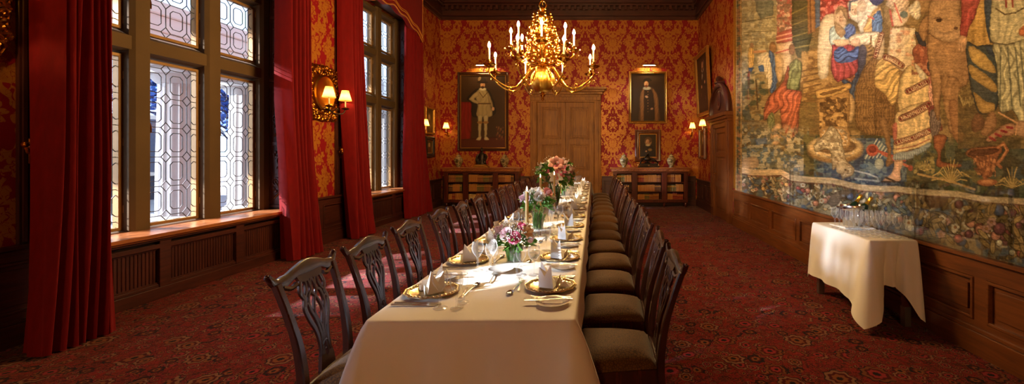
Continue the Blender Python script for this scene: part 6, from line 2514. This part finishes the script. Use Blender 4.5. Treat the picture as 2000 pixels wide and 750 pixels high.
# basin ring on the ground
pa.ell(*C((605, 285))[0], 53, 24, (150, 112, 62))
pa.ell(*C((605, 262))[0], 53, 23, (212, 176, 118))
pa.ell(*C((605, 258))[0], 42, 15, (120, 90, 56))
pa.spoly(C((520, 150), (670, 150), (690, 245), (640, 270), (530, 240)), (176, 132, 74))
# sheep drinking
pa.spoly(C((480, 270), (490, 240), (540, 190), (580, 140), (630, 190), (650, 260), (668, 340), (710, 380), (705, 420), (660, 440), (650, 460), (640, 425), (610, 380), (590, 390), (580, 300), (540, 270), (500, 290)), (168, 150, 116), edge=(1.5, (96, 80, 56)))
pa.mottle(((Ux > 1592) & (Ux < 1668) & (Vy > 246) & (Vy < 345) & (np.abs(pa.C.mean(-1) - 0.30) < 0.06)).astype(float), [(206, 192, 160), (120, 100, 72)], 4, 0.5, 0.8, 51)
pa.ell(*C((640, 385))[0], 9, 12, (178, 160, 124), 0.6)
pa.ell(*C((662, 395))[0], 2, 1.4, (40, 30, 24))
# chain, grid-iron and red ladle
for q in range(2):
    pa.line(C((720, 400 + q * 46), (800, 420 + q * 36), (850, 440 + q * 20), (858, 462)), 3, (150, 160, 160))
for q in range(5):
    pa.line(C((780 + q * 22, 330 - q * 2), (850 + q * 14, 215 + q * 14)), 2.2, (176, 176, 160))
pa.line(C((840, 280), (1010, 340)), 5, (170, 70, 50))
pa.ell(*C((822, 280))[0], 12, 12, (186, 78, 54))
pa.ell(*C((822, 276))[0], 8, 7, (120, 40, 34))
pa.line(D((40, 300), (200, 380)), 5, (176, 84, 60))
pa.ell(*D((205, 385))[0], 5, 6, (150, 60, 44))
# the lady in the lettered robe
pa.spoly(B((0, 230), (40, 200), (48, 330), (0, 340)), (190, 160, 110))
pa.spoly(B((0, 400), (30, 350), (120, 330), (140, 520), (100, 620), (60, 560), (0, 500)), (196, 156, 84), fold=(0.9, 9, 0.4), edge=(1.4, (110, 74, 36)))
pa.spoly(B((90, 190), (150, 160), (215, 180), (240, 300), (210, 420), (160, 420), (75, 340), (80, 260)), (206, 178, 130), fold=(0.2, 13, 0.18), edge=(1.5, (120, 84, 50)))
pa.mottle(((Ux > 1738) & (Ux < 1788) & (Vy > 55) & (Vy < 110)).astype(float), [(190, 120, 84), (226, 206, 164)], 9, 0.56, 0.7, 61)
pa.spoly(B((150, 440), (230, 380), (330, 470), (350, 620), (330, 760), (310, 830), (160, 880), (130, 920), (150, 700), (130, 600)), (198, 166, 104), fold=(0.1, 15, 0.18), edge=(1.6, (120, 80, 44)))
pa.spoly(D((130, 60), (320, 0), (330, 120), (320, 240), (220, 270), (110, 300), (120, 180)), (204, 172, 110), fold=(0.1, 14, 0.18), edge=(1.4, (120, 80, 44)))
# face, red headdress and the bow below it
pa.spoly(B((110, 50), (180, 40), (190, 110), (150, 150), (95, 140)), (214, 182, 138))
pa.ell(*B((175, 75))[0], 9, 12, (206, 170, 124))
pa.spoly(B((60, 20), (110, -20), (190, 0), (180, 60), (110, 60)), (192, 160, 116), fold=(0.6, 5, 0.3))
pa.line(B((85, 60), (100, 150)), 4, (176, 70, 56))
pa.line(B((110, 20), (150, 130)), 3, (200, 92, 70))
pa.ell(*B((165, 85))[0], 8, 7, (96, 110, 96))
pa.spoly(B((215, 300), (250, 260), (290, 270), (330, 380), (320, 440), (280, 420), (235, 350)), (158, 78, 48), edge=(1.4, (80, 34, 24)))
pa.mottle(((Ux > 1780) & (Ux < 1822) & (Vy > 86) & (Vy < 146)).astype(float), [(190, 120, 80), (120, 50, 34)], 6, 0.5, 0.8, 66)
pa.ell(*B((314, 385))[0], 4, 10, (40, 44, 54))
pa.spoly(B((230, 190), (270, 200), (300, 270), (260, 260)), (40, 44, 52))
pa.spoly(B((230, 370), (290, 430), (300, 470), (260, 450)), (206, 190, 150))
pa.ell(*B((340, 475))[0], 12, 12, (190, 104, 84))
pa.spoly(B((320, 490), (350, 500), (350, 640), (330, 650), (310, 560)), (200, 140, 110), fold=(0, 4, 0.35))
# red and cream bands with woven characters
for band, nch, hh in ((B((60, 335), (105, 352), (152, 385)), 7, 9), (B((190, 535), (245, 510), (300, 480)), 6, 9), (B((160, 690), (230, 660), (310, 610)), 8, 10),
                      (D((150, 95), (220, 70), (300, 25)), 8, 9), (D((125, 235), (220, 210), (318, 165)), 10, 9), (B((0, 330), (20, 260), (38, 200)), 6, 6)):
    pa.line(band, hh + 4, (96, 30, 24))
    pa.line(band, hh + 1, (206, 176, 116), 0.5)
    pa.line(band, hh - 1, (120, 38, 30))
    (x0, y0), _, (x1, y1) = band
    rr = random.Random(nch)
    dx, dy = x1 - x0, y1 - y0
    L = math.hypot(dx, dy)
    tx, ty = dx / L, dy / L
    for q in range(nch):
        f = (q + 0.5) / nch
        mx, my = band[1]
        cx = (1 - f) ** 2 * x0 + 2 * f * (1 - f) * mx + f * f * x1
        cy = (1 - f) ** 2 * y0 + 2 * f * (1 - f) * my + f * f * y1
        h2 = hh * 0.32
        sh = rr.randint(0, 4)
        up_ = (-ty * h2, tx * h2)
        w_ = L / nch * 0.3
        c_ = (222, 196, 140)
        pa.line([(cx - tx * w_ - up_[0], cy - ty * w_ - up_[1]), (cx - tx * w_ + up_[0], cy - ty * w_ + up_[1])], 0.9, c_)
        if sh in (0, 1, 3):
            pa.line([(cx + tx * w_ - up_[0], cy + ty * w_ - up_[1]), (cx + tx * w_ + up_[0], cy + ty * w_ + up_[1])], 0.9, c_)
        if sh in (0, 2, 4):
            pa.line([(cx - tx * w_ + up_[0], cy - ty * w_ + up_[1]), (cx + tx * w_ + up_[0], cy + ty * w_ + up_[1])], 0.9, c_)
        if sh in (1, 2, 3):
            pa.line([(cx - tx * w_ - up_[0], cy - ty * w_ - up_[1]), (cx + tx * w_ + up_[0], cy + ty * w_ + up_[1])], 0.9, c_)
# hem lines and blue fringe, foot
for q in range(3):
    pa.line(D((120, 275 + q * 12), (230, 255 + q * 12), (318, 215 + q * 12)), 2, ((150, 70, 50), (214, 186, 120), (110, 60, 40))[q])
pa.spoly(D((112, 300), (220, 282), (318, 235), (318, 262), (240, 310), (170, 340), (112, 342)), (150, 162, 156))
for q in range(16):
    x = 118 + q * 13
    pa.line(D((x, 306 - max(0, q - 6) * 5), (x - 3, 340 - max(0, q - 6) * 6)), 1.2, (70, 82, 88))
pa.spoly(D((110, 345), (160, 342), (145, 410), (140, 460), (60, 470), (40, 458), (80, 430), (105, 390)), (206, 158, 118))
pa.line(D((36, 464), (140, 466)), 3, (50, 38, 32))
pa.line(D((60, 440), (110, 462)), 4, (60, 44, 36))
pa.spoly(B((310, 640), (350, 620), (380, 700), (390, 760), (340, 760)), (130, 56, 46))
pa.spoly(D((320, 60), (360, 40), (385, 130), (350, 210), (325, 180)), (110, 92, 80), fold=(0.3, 4, 0.4))
# goat legs
pa.spoly(D((20, 100), (60, 90), (85, 200), (95, 330), (105, 350), (60, 375), (70, 300), (50, 200)), (140, 100, 56))
pa.spoly(B((100, 740), (125, 720), (125, 800), (105, 820)), (176, 90, 70))
pa.ell(*D((22, 360))[0], 9, 11, (150, 156, 136))
# camel / horse
pa.spoly(B((310, 100), (330, 0), (350, -40), (480, -40), (490, 80), (510, 120), (490, 220), (430, 245), (350, 220), (310, 190)), (166, 124, 76), edge=(1.5, (92, 60, 34)))
pa.spoly(B((310, 200), (360, 225), (440, 245), (500, 200), (540, 300), (540, 480), (490, 520), (480, 620), (470, 760), (430, 760), (420, 560), (400, 470), (380, 560), (370, 700), (345, 640), (330, 480), (310, 330)), (156, 112, 64), fold=(0.1, 22, 0.14), edge=(1.5, (92, 60, 34)))
pa.spoly(B((345, 150), (400, 190), (500, 170), (490, 222), (430, 245), (355, 218)), (176, 134, 86))
pa.ell(*B((372, 118))[0], 6, 4, (60, 40, 26))
pa.ell(*B((470, 165))[0], 4, 3, (84, 56, 36))
pa.line(B((340, 110), (375, 100), (395, 118)), 1.6, (90, 58, 34))
pa.spoly(B((255, 180), (275, 120), (310, 90), (305, 200), (280, 240)), (150, 106, 60), edge=(1.2, (84, 54, 30)))
pa.spoly(B((240, -20), (320, -20), (310, 60), (270, 90), (240, 60)), (146, 108, 60))
pa.spoly(B((190, 60), (240, 0), (262, 30), (262, 100), (230, 110)), (204, 190, 156), fold=(0.8, 6, 0.3))
pa.spoly(B((380, 460), (400, 440), (490, 470), (480, 620), (430, 700), (400, 620)), (150, 106, 58), fold=(0.2, 16, 0.15))
pa.spoly(D((430, 0), (480, 0), (500, 120), (520, 200), (490, 245), (450, 180)), (150, 100, 54))
pa.spoly(D((345, 200), (400, 190), (415, 215), (385, 290), (385, 345), (430, 360), (500, 365), (480, 380), (400, 378), (360, 370), (365, 300), (345, 260)), (150, 82, 42), edge=(1.2, (80, 40, 22)))
# ground behind legs on the right
gr = ((Ux > 1870) & (Vy > 160) & (Vy < 290)).astype(float)
pa.put(gr * np.clip((Vy - 165) / 30, 0, 1), (104, 82, 40), 0.7)
pa.mottle(gr, [(130, 104, 52), (74, 64, 36)], 14, 0.55, 0.6, 71)
for q in range(10):
    pa.line([(1878 + q * 3, 200 + (q * 7) % 9), (1874 + q * 4, 186 + (q * 5) % 11)], 1.2, (176, 150, 80))
# the blue and gold draped man
pa.spoly(B((530, 240), (560, 100), (600, 0), (600, -40), (700, -40), (700, 130), (690, 260), (600, 275), (560, 270)), (176, 132, 52), fold=(0.05, 26, 0.2))
pa.spoly(B((640, -40), (710, -40), (690, 240), (650, 180)), (48, 66, 76))
pa.spoly(B((530, 250), (590, 270), (690, 270), (710, 360), (720, 600), (680, 650), (610, 660), (570, 560), (545, 420)), (54, 66, 62), edge=(1.5, (28, 34, 34)))
pa.spoly(B((545, 270), (620, 300), (690, 380), (700, 430), (620, 400), (560, 350)), (178, 140, 62))
pa.spoly(B((550, 380), (640, 430), (710, 500), (700, 540), (610, 490), (560, 450)), (166, 128, 54))
pa.spoly(B((575, 540), (640, 590), (700, 610), (690, 650), (615, 655)), (170, 130, 56))
pa.spoly(B((640, 270), (690, 280), (706, 340), (660, 310)), (44, 62, 72))
# red sleeve and hand
pa.spoly(B((510, -40), (610, -40), (580, 90), (550, 150), (530, 215), (497, 205), (505, 100)), (166, 58, 48), fold=(0.1, 12, 0.22), edge=(1.5, (90, 28, 24)))
pa.spoly(B((488, 215), (530, 218), (530, 270), (515, 305), (485, 295)), (190, 142, 92))
for q in range(3):
    pa.line(B((497 + q * 10, 250), (495 + q * 10, 300)), 0.9, (110, 70, 40))
# man in the cream belted tunic
pa.spoly(B((690, 250), (680, 60), (710, -40), (900, -40), (900, 260)), (186, 172, 118), fold=(0.08, 15, 0.2), edge=(1.5, (90, 80, 44)))
pa.line(B((705, 50), (760, 85), (820, 75), (880, 40)), 3, (90, 74, 40))
pa.line(B((672, 248), (760, 262), (880, 240)), 2.5, (70, 60, 36))
pa.spoly(B((690, 262), (780, 265), (900, 250), (900, 560), (880, 800), (840, 700), (800, 640), (740, 660), (720, 560), (710, 380)), (170, 160, 110), fold=(0.02, 11, 0.36), edge=(1.4, (60, 60, 40)))
for (xa_, xb_) in ((735, 730), (775, 800), (820, 850), (850, 880)):
    pa.line(B((xa_, 280), ((xa_ + xb_) / 2, 430), (xb_, 620)), 3.2, (84, 88, 66), 0.8)
for q in range(2):
    pa.line(B((765 + q * 38, -10), (768 + q * 38, 40)), 4, (150, 50, 40))
pa.spoly(B((845, 170), (880, 150), (880, 215), (845, 200)), (184, 96, 40))
# feet and red sandals
pa.spoly(D((620, 160), (660, 70), (700, 60), (710, 130), (660, 190), (625, 192)), (150, 104, 60))
pa.spoly(D((560, 110), (600, 60), (640, 110), (620, 160), (570, 170)), (110, 70, 40))
pa.spoly(D((648, 215), (740, 140), (800, 120), (830, 150), (800, 190), (720, 200), (680, 228)), (172, 120, 76), edge=(1.2, (80, 44, 28)))
for q in range(4):
    pa.line(D((670 + q * 34, 205 - q * 20), (700 + q * 34, 222 - q * 24)), 5, (140, 34, 34))
pa.spoly(D((820, 120), (880, 110), (900, 190), (830, 192)), (176, 130, 84))
pa.line(D((722, 60), (830, 120), (822, 190)), 3, (196, 140, 84))
# bronze ewer
pa.ell(*D((660, 478))[0], 23, 6, (40, 44, 34), k=0.7)
pa.spoly(D((530, 300), (570, 270), (720, 260), (740, 290), (720, 310), (700, 380), (675, 430), (650, 440), (605, 400), (580, 340)), (148, 84, 40), edge=(1.5, (70, 34, 18)))
pa.spoly(D((540, 300), (580, 276), (710, 270), (715, 290), (640, 312), (570, 318)), (84, 44, 24))
pa.mottle(((Ux > 1902) & (Ux < 1945) & (Vy > 304) & (Vy < 345)).astype(float), [(186, 116, 60), (100, 54, 28)], 5, 0.5, 0.8, 81)
pa.line(D((640, 435), (648, 460)), 8, (140, 78, 38))
pa.ell(*D((655, 468))[0], 20, 7, (156, 90, 44))
pa.ell(*D((655, 464))[0], 12, 4, (196, 126, 66))
pa.line(D((720, 262), (750, 242), (772, 280), (740, 330), (712, 360), (735, 380)), 6, (156, 90, 44))
pa.line(D((722, 260), (752, 246), (768, 282), (738, 330)), 1.6, (206, 140, 76))
for q in range(5):
    pa.line(D((600 + q * 24, 310 + (q % 2) * 8), (612 + q * 16, 370)), 1.4, (96, 50, 26))
# tufts of grass
for (cx, cy, n, L, sg) in ((440, 470, 15, 130, 1), (800, 500, 11, 110, 2), (290, 400, 9, 70, 3)):
    rr = random.Random(sg)
    for q in range(n):
        a = PI * (0.08 + 0.84 * q / (n - 1))
        l_ = L * rr.uniform(0.7, 1.1)
        p = [(cx, cy), (cx + math.cos(a) * l_ * 0.6, cy - math.sin(a) * l_ * 0.8), (cx + math.cos(a) * l_, cy - math.sin(a) * l_ * (0.5 if abs(math.cos(a)) > 0.5 else 1.1))]
        pa.line(D(*p), 2.0, ((178, 146, 72), (140, 116, 56))[q % 2])
for q in range(26):
    rr = random.Random(100 + q)
    pa.ell(*D((230 + rr.random() * 110, 310 + rr.random() * 110))[0], 5, 3.5, ((120, 108, 56), (150, 132, 70), (84, 82, 48))[q % 3], rr.random() * 3)
pa.line(D((250, 420), (430, 460), (580, 510)), 4, (170, 134, 72))
# cream scalloped line and the fruit-and-flower border below it
line_pts = [(1450, 330), (1470, 334), (1500, 334), (1525, 333), (1545, 344), (1580, 348), (1625, 350), (1650, 356), (1680, 363), (1720, 366), (1750, 366), (1790, 371), (1830, 374), (1870, 376), (1920, 386), (2005, 391), (2200, 412), (2600, 452)]
lx_, ly_ = np.array([p[0] for p in line_pts]), np.array([p[1] for p in line_pts])
yl = np.interp(Ux, lx_, ly_)
bord = (Vy > yl).astype(float)
pa.put(bord, (92, 70, 44), 1.0)
pa.mottle(bord, [(64, 50, 36), (108, 104, 78), (74, 92, 100), (150, 126, 82)], 13, 0.52, 0.9, 90)
rr = random.Random(77)
for q in range(430):
    x = rr.uniform(1448, 2004)
    y0 = float(np.interp(x, lx_, ly_)) + 9
    y1 = VPY + (EYE - 0.79) * (x - VPX) / TX
    y = rr.uniform(y0, max(y0 + 2, y1 - 2))
    s_ = (x - 1170) / 420
    kind = rr.random()
    if kind < 0.55:
        right = x > 1780
        c_ = rr.choice([(150, 118, 58), (176, 142, 78), (116, 96, 48), (128, 104, 60)] if right else [(180, 160, 116), (110, 116, 94), (78, 96, 104), (150, 126, 80), (206, 188, 146), (96, 82, 52)])
        a = rr.uniform(0, PI)
        pa.ell(x, y, 8.5 * s_, 3.2 * s_, tuple(int(v * 0.45) for v in c_), a)
        pa.ell(x, y, 7.3 * s_, 2.5 * s_, c_, a)
        pa.line([(x - 6 * s_ * math.cos(a), y - 6 * s_ * math.sin(a)), (x + 6 * s_ * math.cos(a), y + 6 * s_ * math.sin(a))], 0.7, (70, 54, 32), 0.7)
    elif kind < 0.8:
        c_ = rr.choice([(150, 66, 56), (190, 120, 88), (196, 150, 80), (112, 60, 62), (210, 190, 150), (66, 84, 110)])
        r = rr.uniform(3.0, 6.0) * s_
        pa.ell(x, y, r * 1.18, r * 1.18, (52, 38, 26))
        pa.ell(x, y, r, r, c_)
        pa.ell(x - r * 0.3, y - r * 0.3, r * 0.4, r * 0.4, tuple(min(255, int(v * 1.3)) for v in c_))
    else:
        for w in range(5):
            a = 2 * PI * w / 5 + q
            pa.ell(x + 3 * s_ * math.cos(a), y + 3 * s_ * math.sin(a), 2.4 * s_, 2.0 * s_, (196, 178, 140) if q % 2 else (170, 120, 100))
        pa.ell(x, y, 2 * s_, 2 * s_, (150, 100, 50))
# two birds in the border
pa.spoly(C((560, 580), (600, 530), (680, 510), (700, 530), (650, 560), (620, 600), (580, 610)), (112, 94, 74))
pa.spoly(D((290, 560), (330, 520), (400, 510), (430, 540), (410, 600), (340, 620), (300, 600)), (104, 76, 50))
s_line = np.abs(Vy - yl - 3)
pa.put(np.clip((6.5 - s_line) / 1.5, 0, 1), (206, 174, 124), 0.95)
pa.put(np.clip((1.6 - np.abs(Vy - yl - 10)), 0, 1), (110, 66, 44), 0.9)
# left gold border strip, full height
lb = ((Ux < 1449)).astype(float)
pa.put(lb, (112, 84, 40), 1.0)
pa.mottle(lb, [(160, 126, 66), (76, 62, 34), (60, 72, 60), (140, 90, 50)], 5, 0.5, 0.85, 95)
for x in (1437.5, 1447.5):
    pa.put(np.clip(1.4 - np.abs(Ux - x), 0, 1), (176, 136, 66), 1.0)
# general wear
pa.put(pa.vnoise(40, 70), (120, 92, 54), 0.22)
lum_ = pa.C.mean(-1, keepdims=True)
pa.C = (0.80 * pa.C + 0.20 * lum_ * np.array([1.15, 1.0, 0.7])) * np.array([0.94, 1.0, 1.22])
hatch = pa.vnoise(5.0, 75, 0.35, 2.6) * 0.6 + pa.vnoise(2.2, 76, 0.5, 1.8) * 0.4
pa.C *= (0.62 + 0.78 * hatch)[..., None]
pa.C *= (0.82 + 0.36 * pa.vnoise(3.2, 71, 1.0, 1.6))[..., None]
bt = MB()
Yd = F_PX * TX / (Ux - VPX)
grid_mesh(bt, np.full(Ux.shape, TX) - 0.004 * np.sin(Yd * 9) * np.clip((Zz - 1) / 3, 0, 1), Yd, Zz)
bt.f = [f[::-1] for f in bt.f]
tp = thing('tapestry', 'huge old woven tapestry with robed figures and animals on the right wall', 'tapestry', (TX, 6.0, 0.77))
o = bt.build('woven_field', M['tapestry'], tp, smooth=80)
o.location = (-TX, -6.0, -0.77)
set_colors(o.data, pa.C, 1.25)
b = MB()
b.box(-0.035, 0.012, F_PX * TX / (1436.5 - VPX) - 6.0 - 0.0, F_PX * TX / (1436.5 - VPX) - 6.0 + 0.05, 0, 4.2, ch=0.006)
b.build('gilt_edge', M['gilt'], tp)

# clear acrylic guards that stand on the rail before the foot of the tapestry
for (ya, yb_, lab) in ((3.78, 6.26, 'clear acrylic guard standing on the rail behind the small side table'), (2.88, 3.76, 'clear acrylic guard on the rail at the right edge, nearest the camera')):
    t = thing('acrylic_guard', lab, 'guard', (XR - 0.075, ya, 0.742), group=None)
    b = MB()
    L = yb_ - ya
    b.box(0, 0.006, 0, L, 0, 0.52)
    b.build('sheet', M['guard'], t, smooth=0)
    b = MB()
    for y in (0.0, L - 0.03):
        b.box(-0.004, 0.010, y, y + 0.03, 0, 0.52, ch=0.002)
    b.build('edge_strip', M['guard_edge'] if 'guard_edge' in M else M.setdefault('guard_edge', glass('acrylic_edge', (0.85, 0.88, 0.9, 1), 0.2, 0.6, 2.0)), t)

# ================================================================ side table with glasses
SX0, SX1, SY0, SY1, SZ = 2.32, 2.735, 3.66, 4.64, 0.755
scx, scy, shx, shy = (SX0 + SX1) / 2, (SY0 + SY1) / 2, (SX1 - SX0) / 2, (SY1 - SY0) / 2
t = thing('side_table', 'small wooden table under the short white cloth by the tapestry wall', 'table', (scx, scy, 0))
MB().box(-shx + 0.03, shx - 0.03, -shy + 0.03, shy - 0.03, 0.70, SZ - 0.018, ch=0.004).build('tabletop', M['mahog_y'], t)
for sx in (-1, 1):
    for sy in (-1, 1):
        lg = MB().box(sx * (shx - 0.06) - 0.025, sx * (shx - 0.06) + 0.025, sy * (shy - 0.06) - 0.025, sy * (shy - 0.06) + 0.025, 0.17, 0.705, ch=0.003).build('leg', M['mahog'], t)
        MB().box(sx * (shx - 0.06) - 0.028, sx * (shx - 0.06) + 0.028, sy * (shy - 0.06) - 0.028, sy * (shy - 0.06) + 0.028, 0, 0.17, ch=0.003).build('leg_sleeve', M['steel'] if 'steel' in M else M.setdefault('steel', plain('brushed_steel', S(150, 146, 140), 0.35, 0.9)), lg)
b = MB()
b.box(-shx + 0.04, shx - 0.04, -shy + 0.04, shy - 0.04, 0.62, 0.705)
b.build('apron', M['mahog_y'], t)


def hem2(p):
    side = p[6]
    mid = {0: 0.36, 1: 0.40, 2: 0.38, 3: 0.20}
    edge = {4: 0.10, 5: 0.22, 6: 0.2, 7: 0.11}
    tip = {4: 0.065, 5: 0.18, 6: 0.15, 7: 0.04}
    if side >= 4:
        e = -p[5]
        return edge[side] * (1 - e) + tip[side] * e
    near_end = {0: (7, 4), 1: (4, 5), 2: (5, 6), 3: (6, 7)}[side]
    ce = edge[near_end[0] if p[4] < 0.5 else near_end[1]]
    reach = {0: 0.15, 1: 0.2, 2: 0.15, 3: 0.30}[side]
    k = max(0, 1 - max(0, p[5]) / reach)
    return mid[side] * (1 - k) + ce * k


def flare2(p):
    tipo = {4: 0.055, 5: 0.02, 6: 0.05, 7: 0.17}
    if p[6] >= 4:
        return tipo[p[6]] * (0.82 + 0.18 * -p[5])
    near_end = {0: (7, 4), 1: (4, 5), 2: (5, 6), 3: (6, 7)}[p[6]]
    tt = tipo[near_end[0] if p[4] < 0.5 else near_end[1]] * 0.82
    if p[6] == 1:
        return min(tt, 0.01)
    base = {0: 0.0, 2: 0.02, 3: 0.035}[p[6]]
    w_ = 0.125 if p[6] != 3 else 0.22
    k = max(0, 1 - p[5] / w_)
    return base + (tt - base) * k


def folds2(p, v):
    if p[6] >= 4:
        return 0.0
    k = min(1, p[5] / 0.12)
    fr = 2.6 if p[6] % 2 == 0 else 3.1
    o = v * k * {0: 0.016, 1: 0.004, 2: 0.016, 3: 0.016}[p[6]] * math.sin(p[4] * fr * 2 * PI + 0.5)
    if p[6] == 0:
        o -= 0.07 * v ** 0.8 * max(0, 1 - abs(p[5] - 0.14) / 0.035)
    return o


cl = draped_cloth(shx, shy, SZ, hem2, flare2, 0.012, 16, (60, 60), folds2).build('side_tablecloth', M['linen'], smooth=50)
cl.location = (scx, scy, 0)
tag(cl, 'short white tablecloth with hanging corners on the small side table', 'tablecloth')
gl = glass_proto('champagne_glass', 1.08, 0.92, 'x', 'clear wine glasses crowded on the side table', 'glass')
used.discard(gl.name)
rj = random.Random(31)
for i in range(7):
    for j in range(5):
        if i == 6 and j < 4:
            continue
        x, y = 2.695 - j * 0.079, 3.715 + i * 0.079 + j * 0.027
        place(gl, (x + rj.uniform(-.003, .003), y + rj.uniform(-.003, .003), SZ + 0.001), rj.uniform(0, 6),
              'clear wine glass on the side table, row %s from near end, %s from wall' % (ORD[i], ORD[j]))
# ice bucket
bx_, by_ = 2.60, 4.37
t = thing('ice_bucket', 'polished silver ice bucket holding two bottles on the side table', 'ice bucket', (bx_, by_, SZ + 0.012))
b = MB()
b.lathe([(0, 0), (0.085, 0), (0.09, 0.008), (0.105, 0.14), (0.108, 0.165), (0.116, 0.172), (0.116, 0.205), (0.112, 0.213), (0.105, 0.208), (0.10, 0.165), (0.085, 0.012), (0, 0.012)], 40)
b.build('bucket', M['silver'], t, smooth=50)
b = MB()
for s_ in (-1, 1):
    b.tube(smooth_path([(s_ * 0.112, -0.02, 0.185), (s_ * 0.15, -0.02, 0.19), (s_ * 0.15, 0.02, 0.19), (s_ * 0.112, 0.02, 0.185)], 5), 0.006, 6)
b.build('handle', M['silver'], t)
b = MB()
rr = random.Random(2)
for k in range(26):
    a, q = rr.uniform(0, 6.28), rr.uniform(0, 0.08)
    b.box(-0.016, 0.016, -0.016, 0.016, -0.016, 0.016, M=Matrix.Translation((q * math.cos(a), q * math.sin(a), 0.15 + rr.uniform(0, 0.02))) @ Matrix.Rotation(rr.uniform(0, 3), 4, 'X') @ Matrix.Rotation(rr.uniform(0, 3), 4, 'Y'), ch=0.003)
tag(b.build('ice', M['glass'], t), kind='stuff')


def bottle(label, loc, dirv):
    t = thing('champagne_bottle', label, 'bottle', loc)
    t.rotation_euler = Vector(dirv).to_track_quat('Z', 'Y').to_euler()
    MB().lathe([(0, 0), (0.040, 0.002), (0.041, 0.02), (0.041, 0.15), (0.036, 0.18), (0.022, 0.21), (0.016, 0.235), (0.0155, 0.27)], 24).build('glass_body', M['bottle'], t, smooth=50)
    MB().lathe([(0.0225, 0.208), (0.0172, 0.235), (0.0165, 0.268), (0.0185, 0.272), (0.0185, 0.285), (0.015, 0.300), (0.0, 0.304)], 20).build('foil_cap', M['foil'], t, smooth=50)
    MB().lathe([(0.0416, 0.06), (0.0416, 0.13)], 24).build('paper_label', M['cream_label'] if 'cream_label' in M else M.setdefault('cream_label', plain('paper_label', S(220, 206, 170), 0.7)), t)


bottle('dark green bottle with gold foil, left one leaning in the ice bucket', (bx_ - 0.062, by_ + 0.03, SZ + 0.07), (0.52, -0.04, 0.80))
bottle('bottle with gold foil neck, right one leaning in the ice bucket', (bx_ - 0.02, by_ - 0.05, SZ + 0.06), (0.56, -0.06, 0.80))
b = MB()
b.box(-0.15, 0.15, -0.17, 0.13, 0.0, 0.009, ch=0.003)
b.add([(-0.15, -0.17, 0.009), (0.02, -0.17, 0.009), (0.03, -0.02, 0.010), (-0.13, 0.02, 0.010), (-0.17, -0.20, 0.03), (-0.02, -0.215, 0.024)], [(0, 1, 2, 3), (0, 4, 5, 1), (1, 2, 5), (0, 3, 4)])
o = b.build('folded_napkin', M['napkin'], smooth=20)
o.location = (bx_ - 0.03, by_ - 0.01, SZ + 0.002)
tag(o, 'folded white napkin under the silver ice bucket', 'napkin')
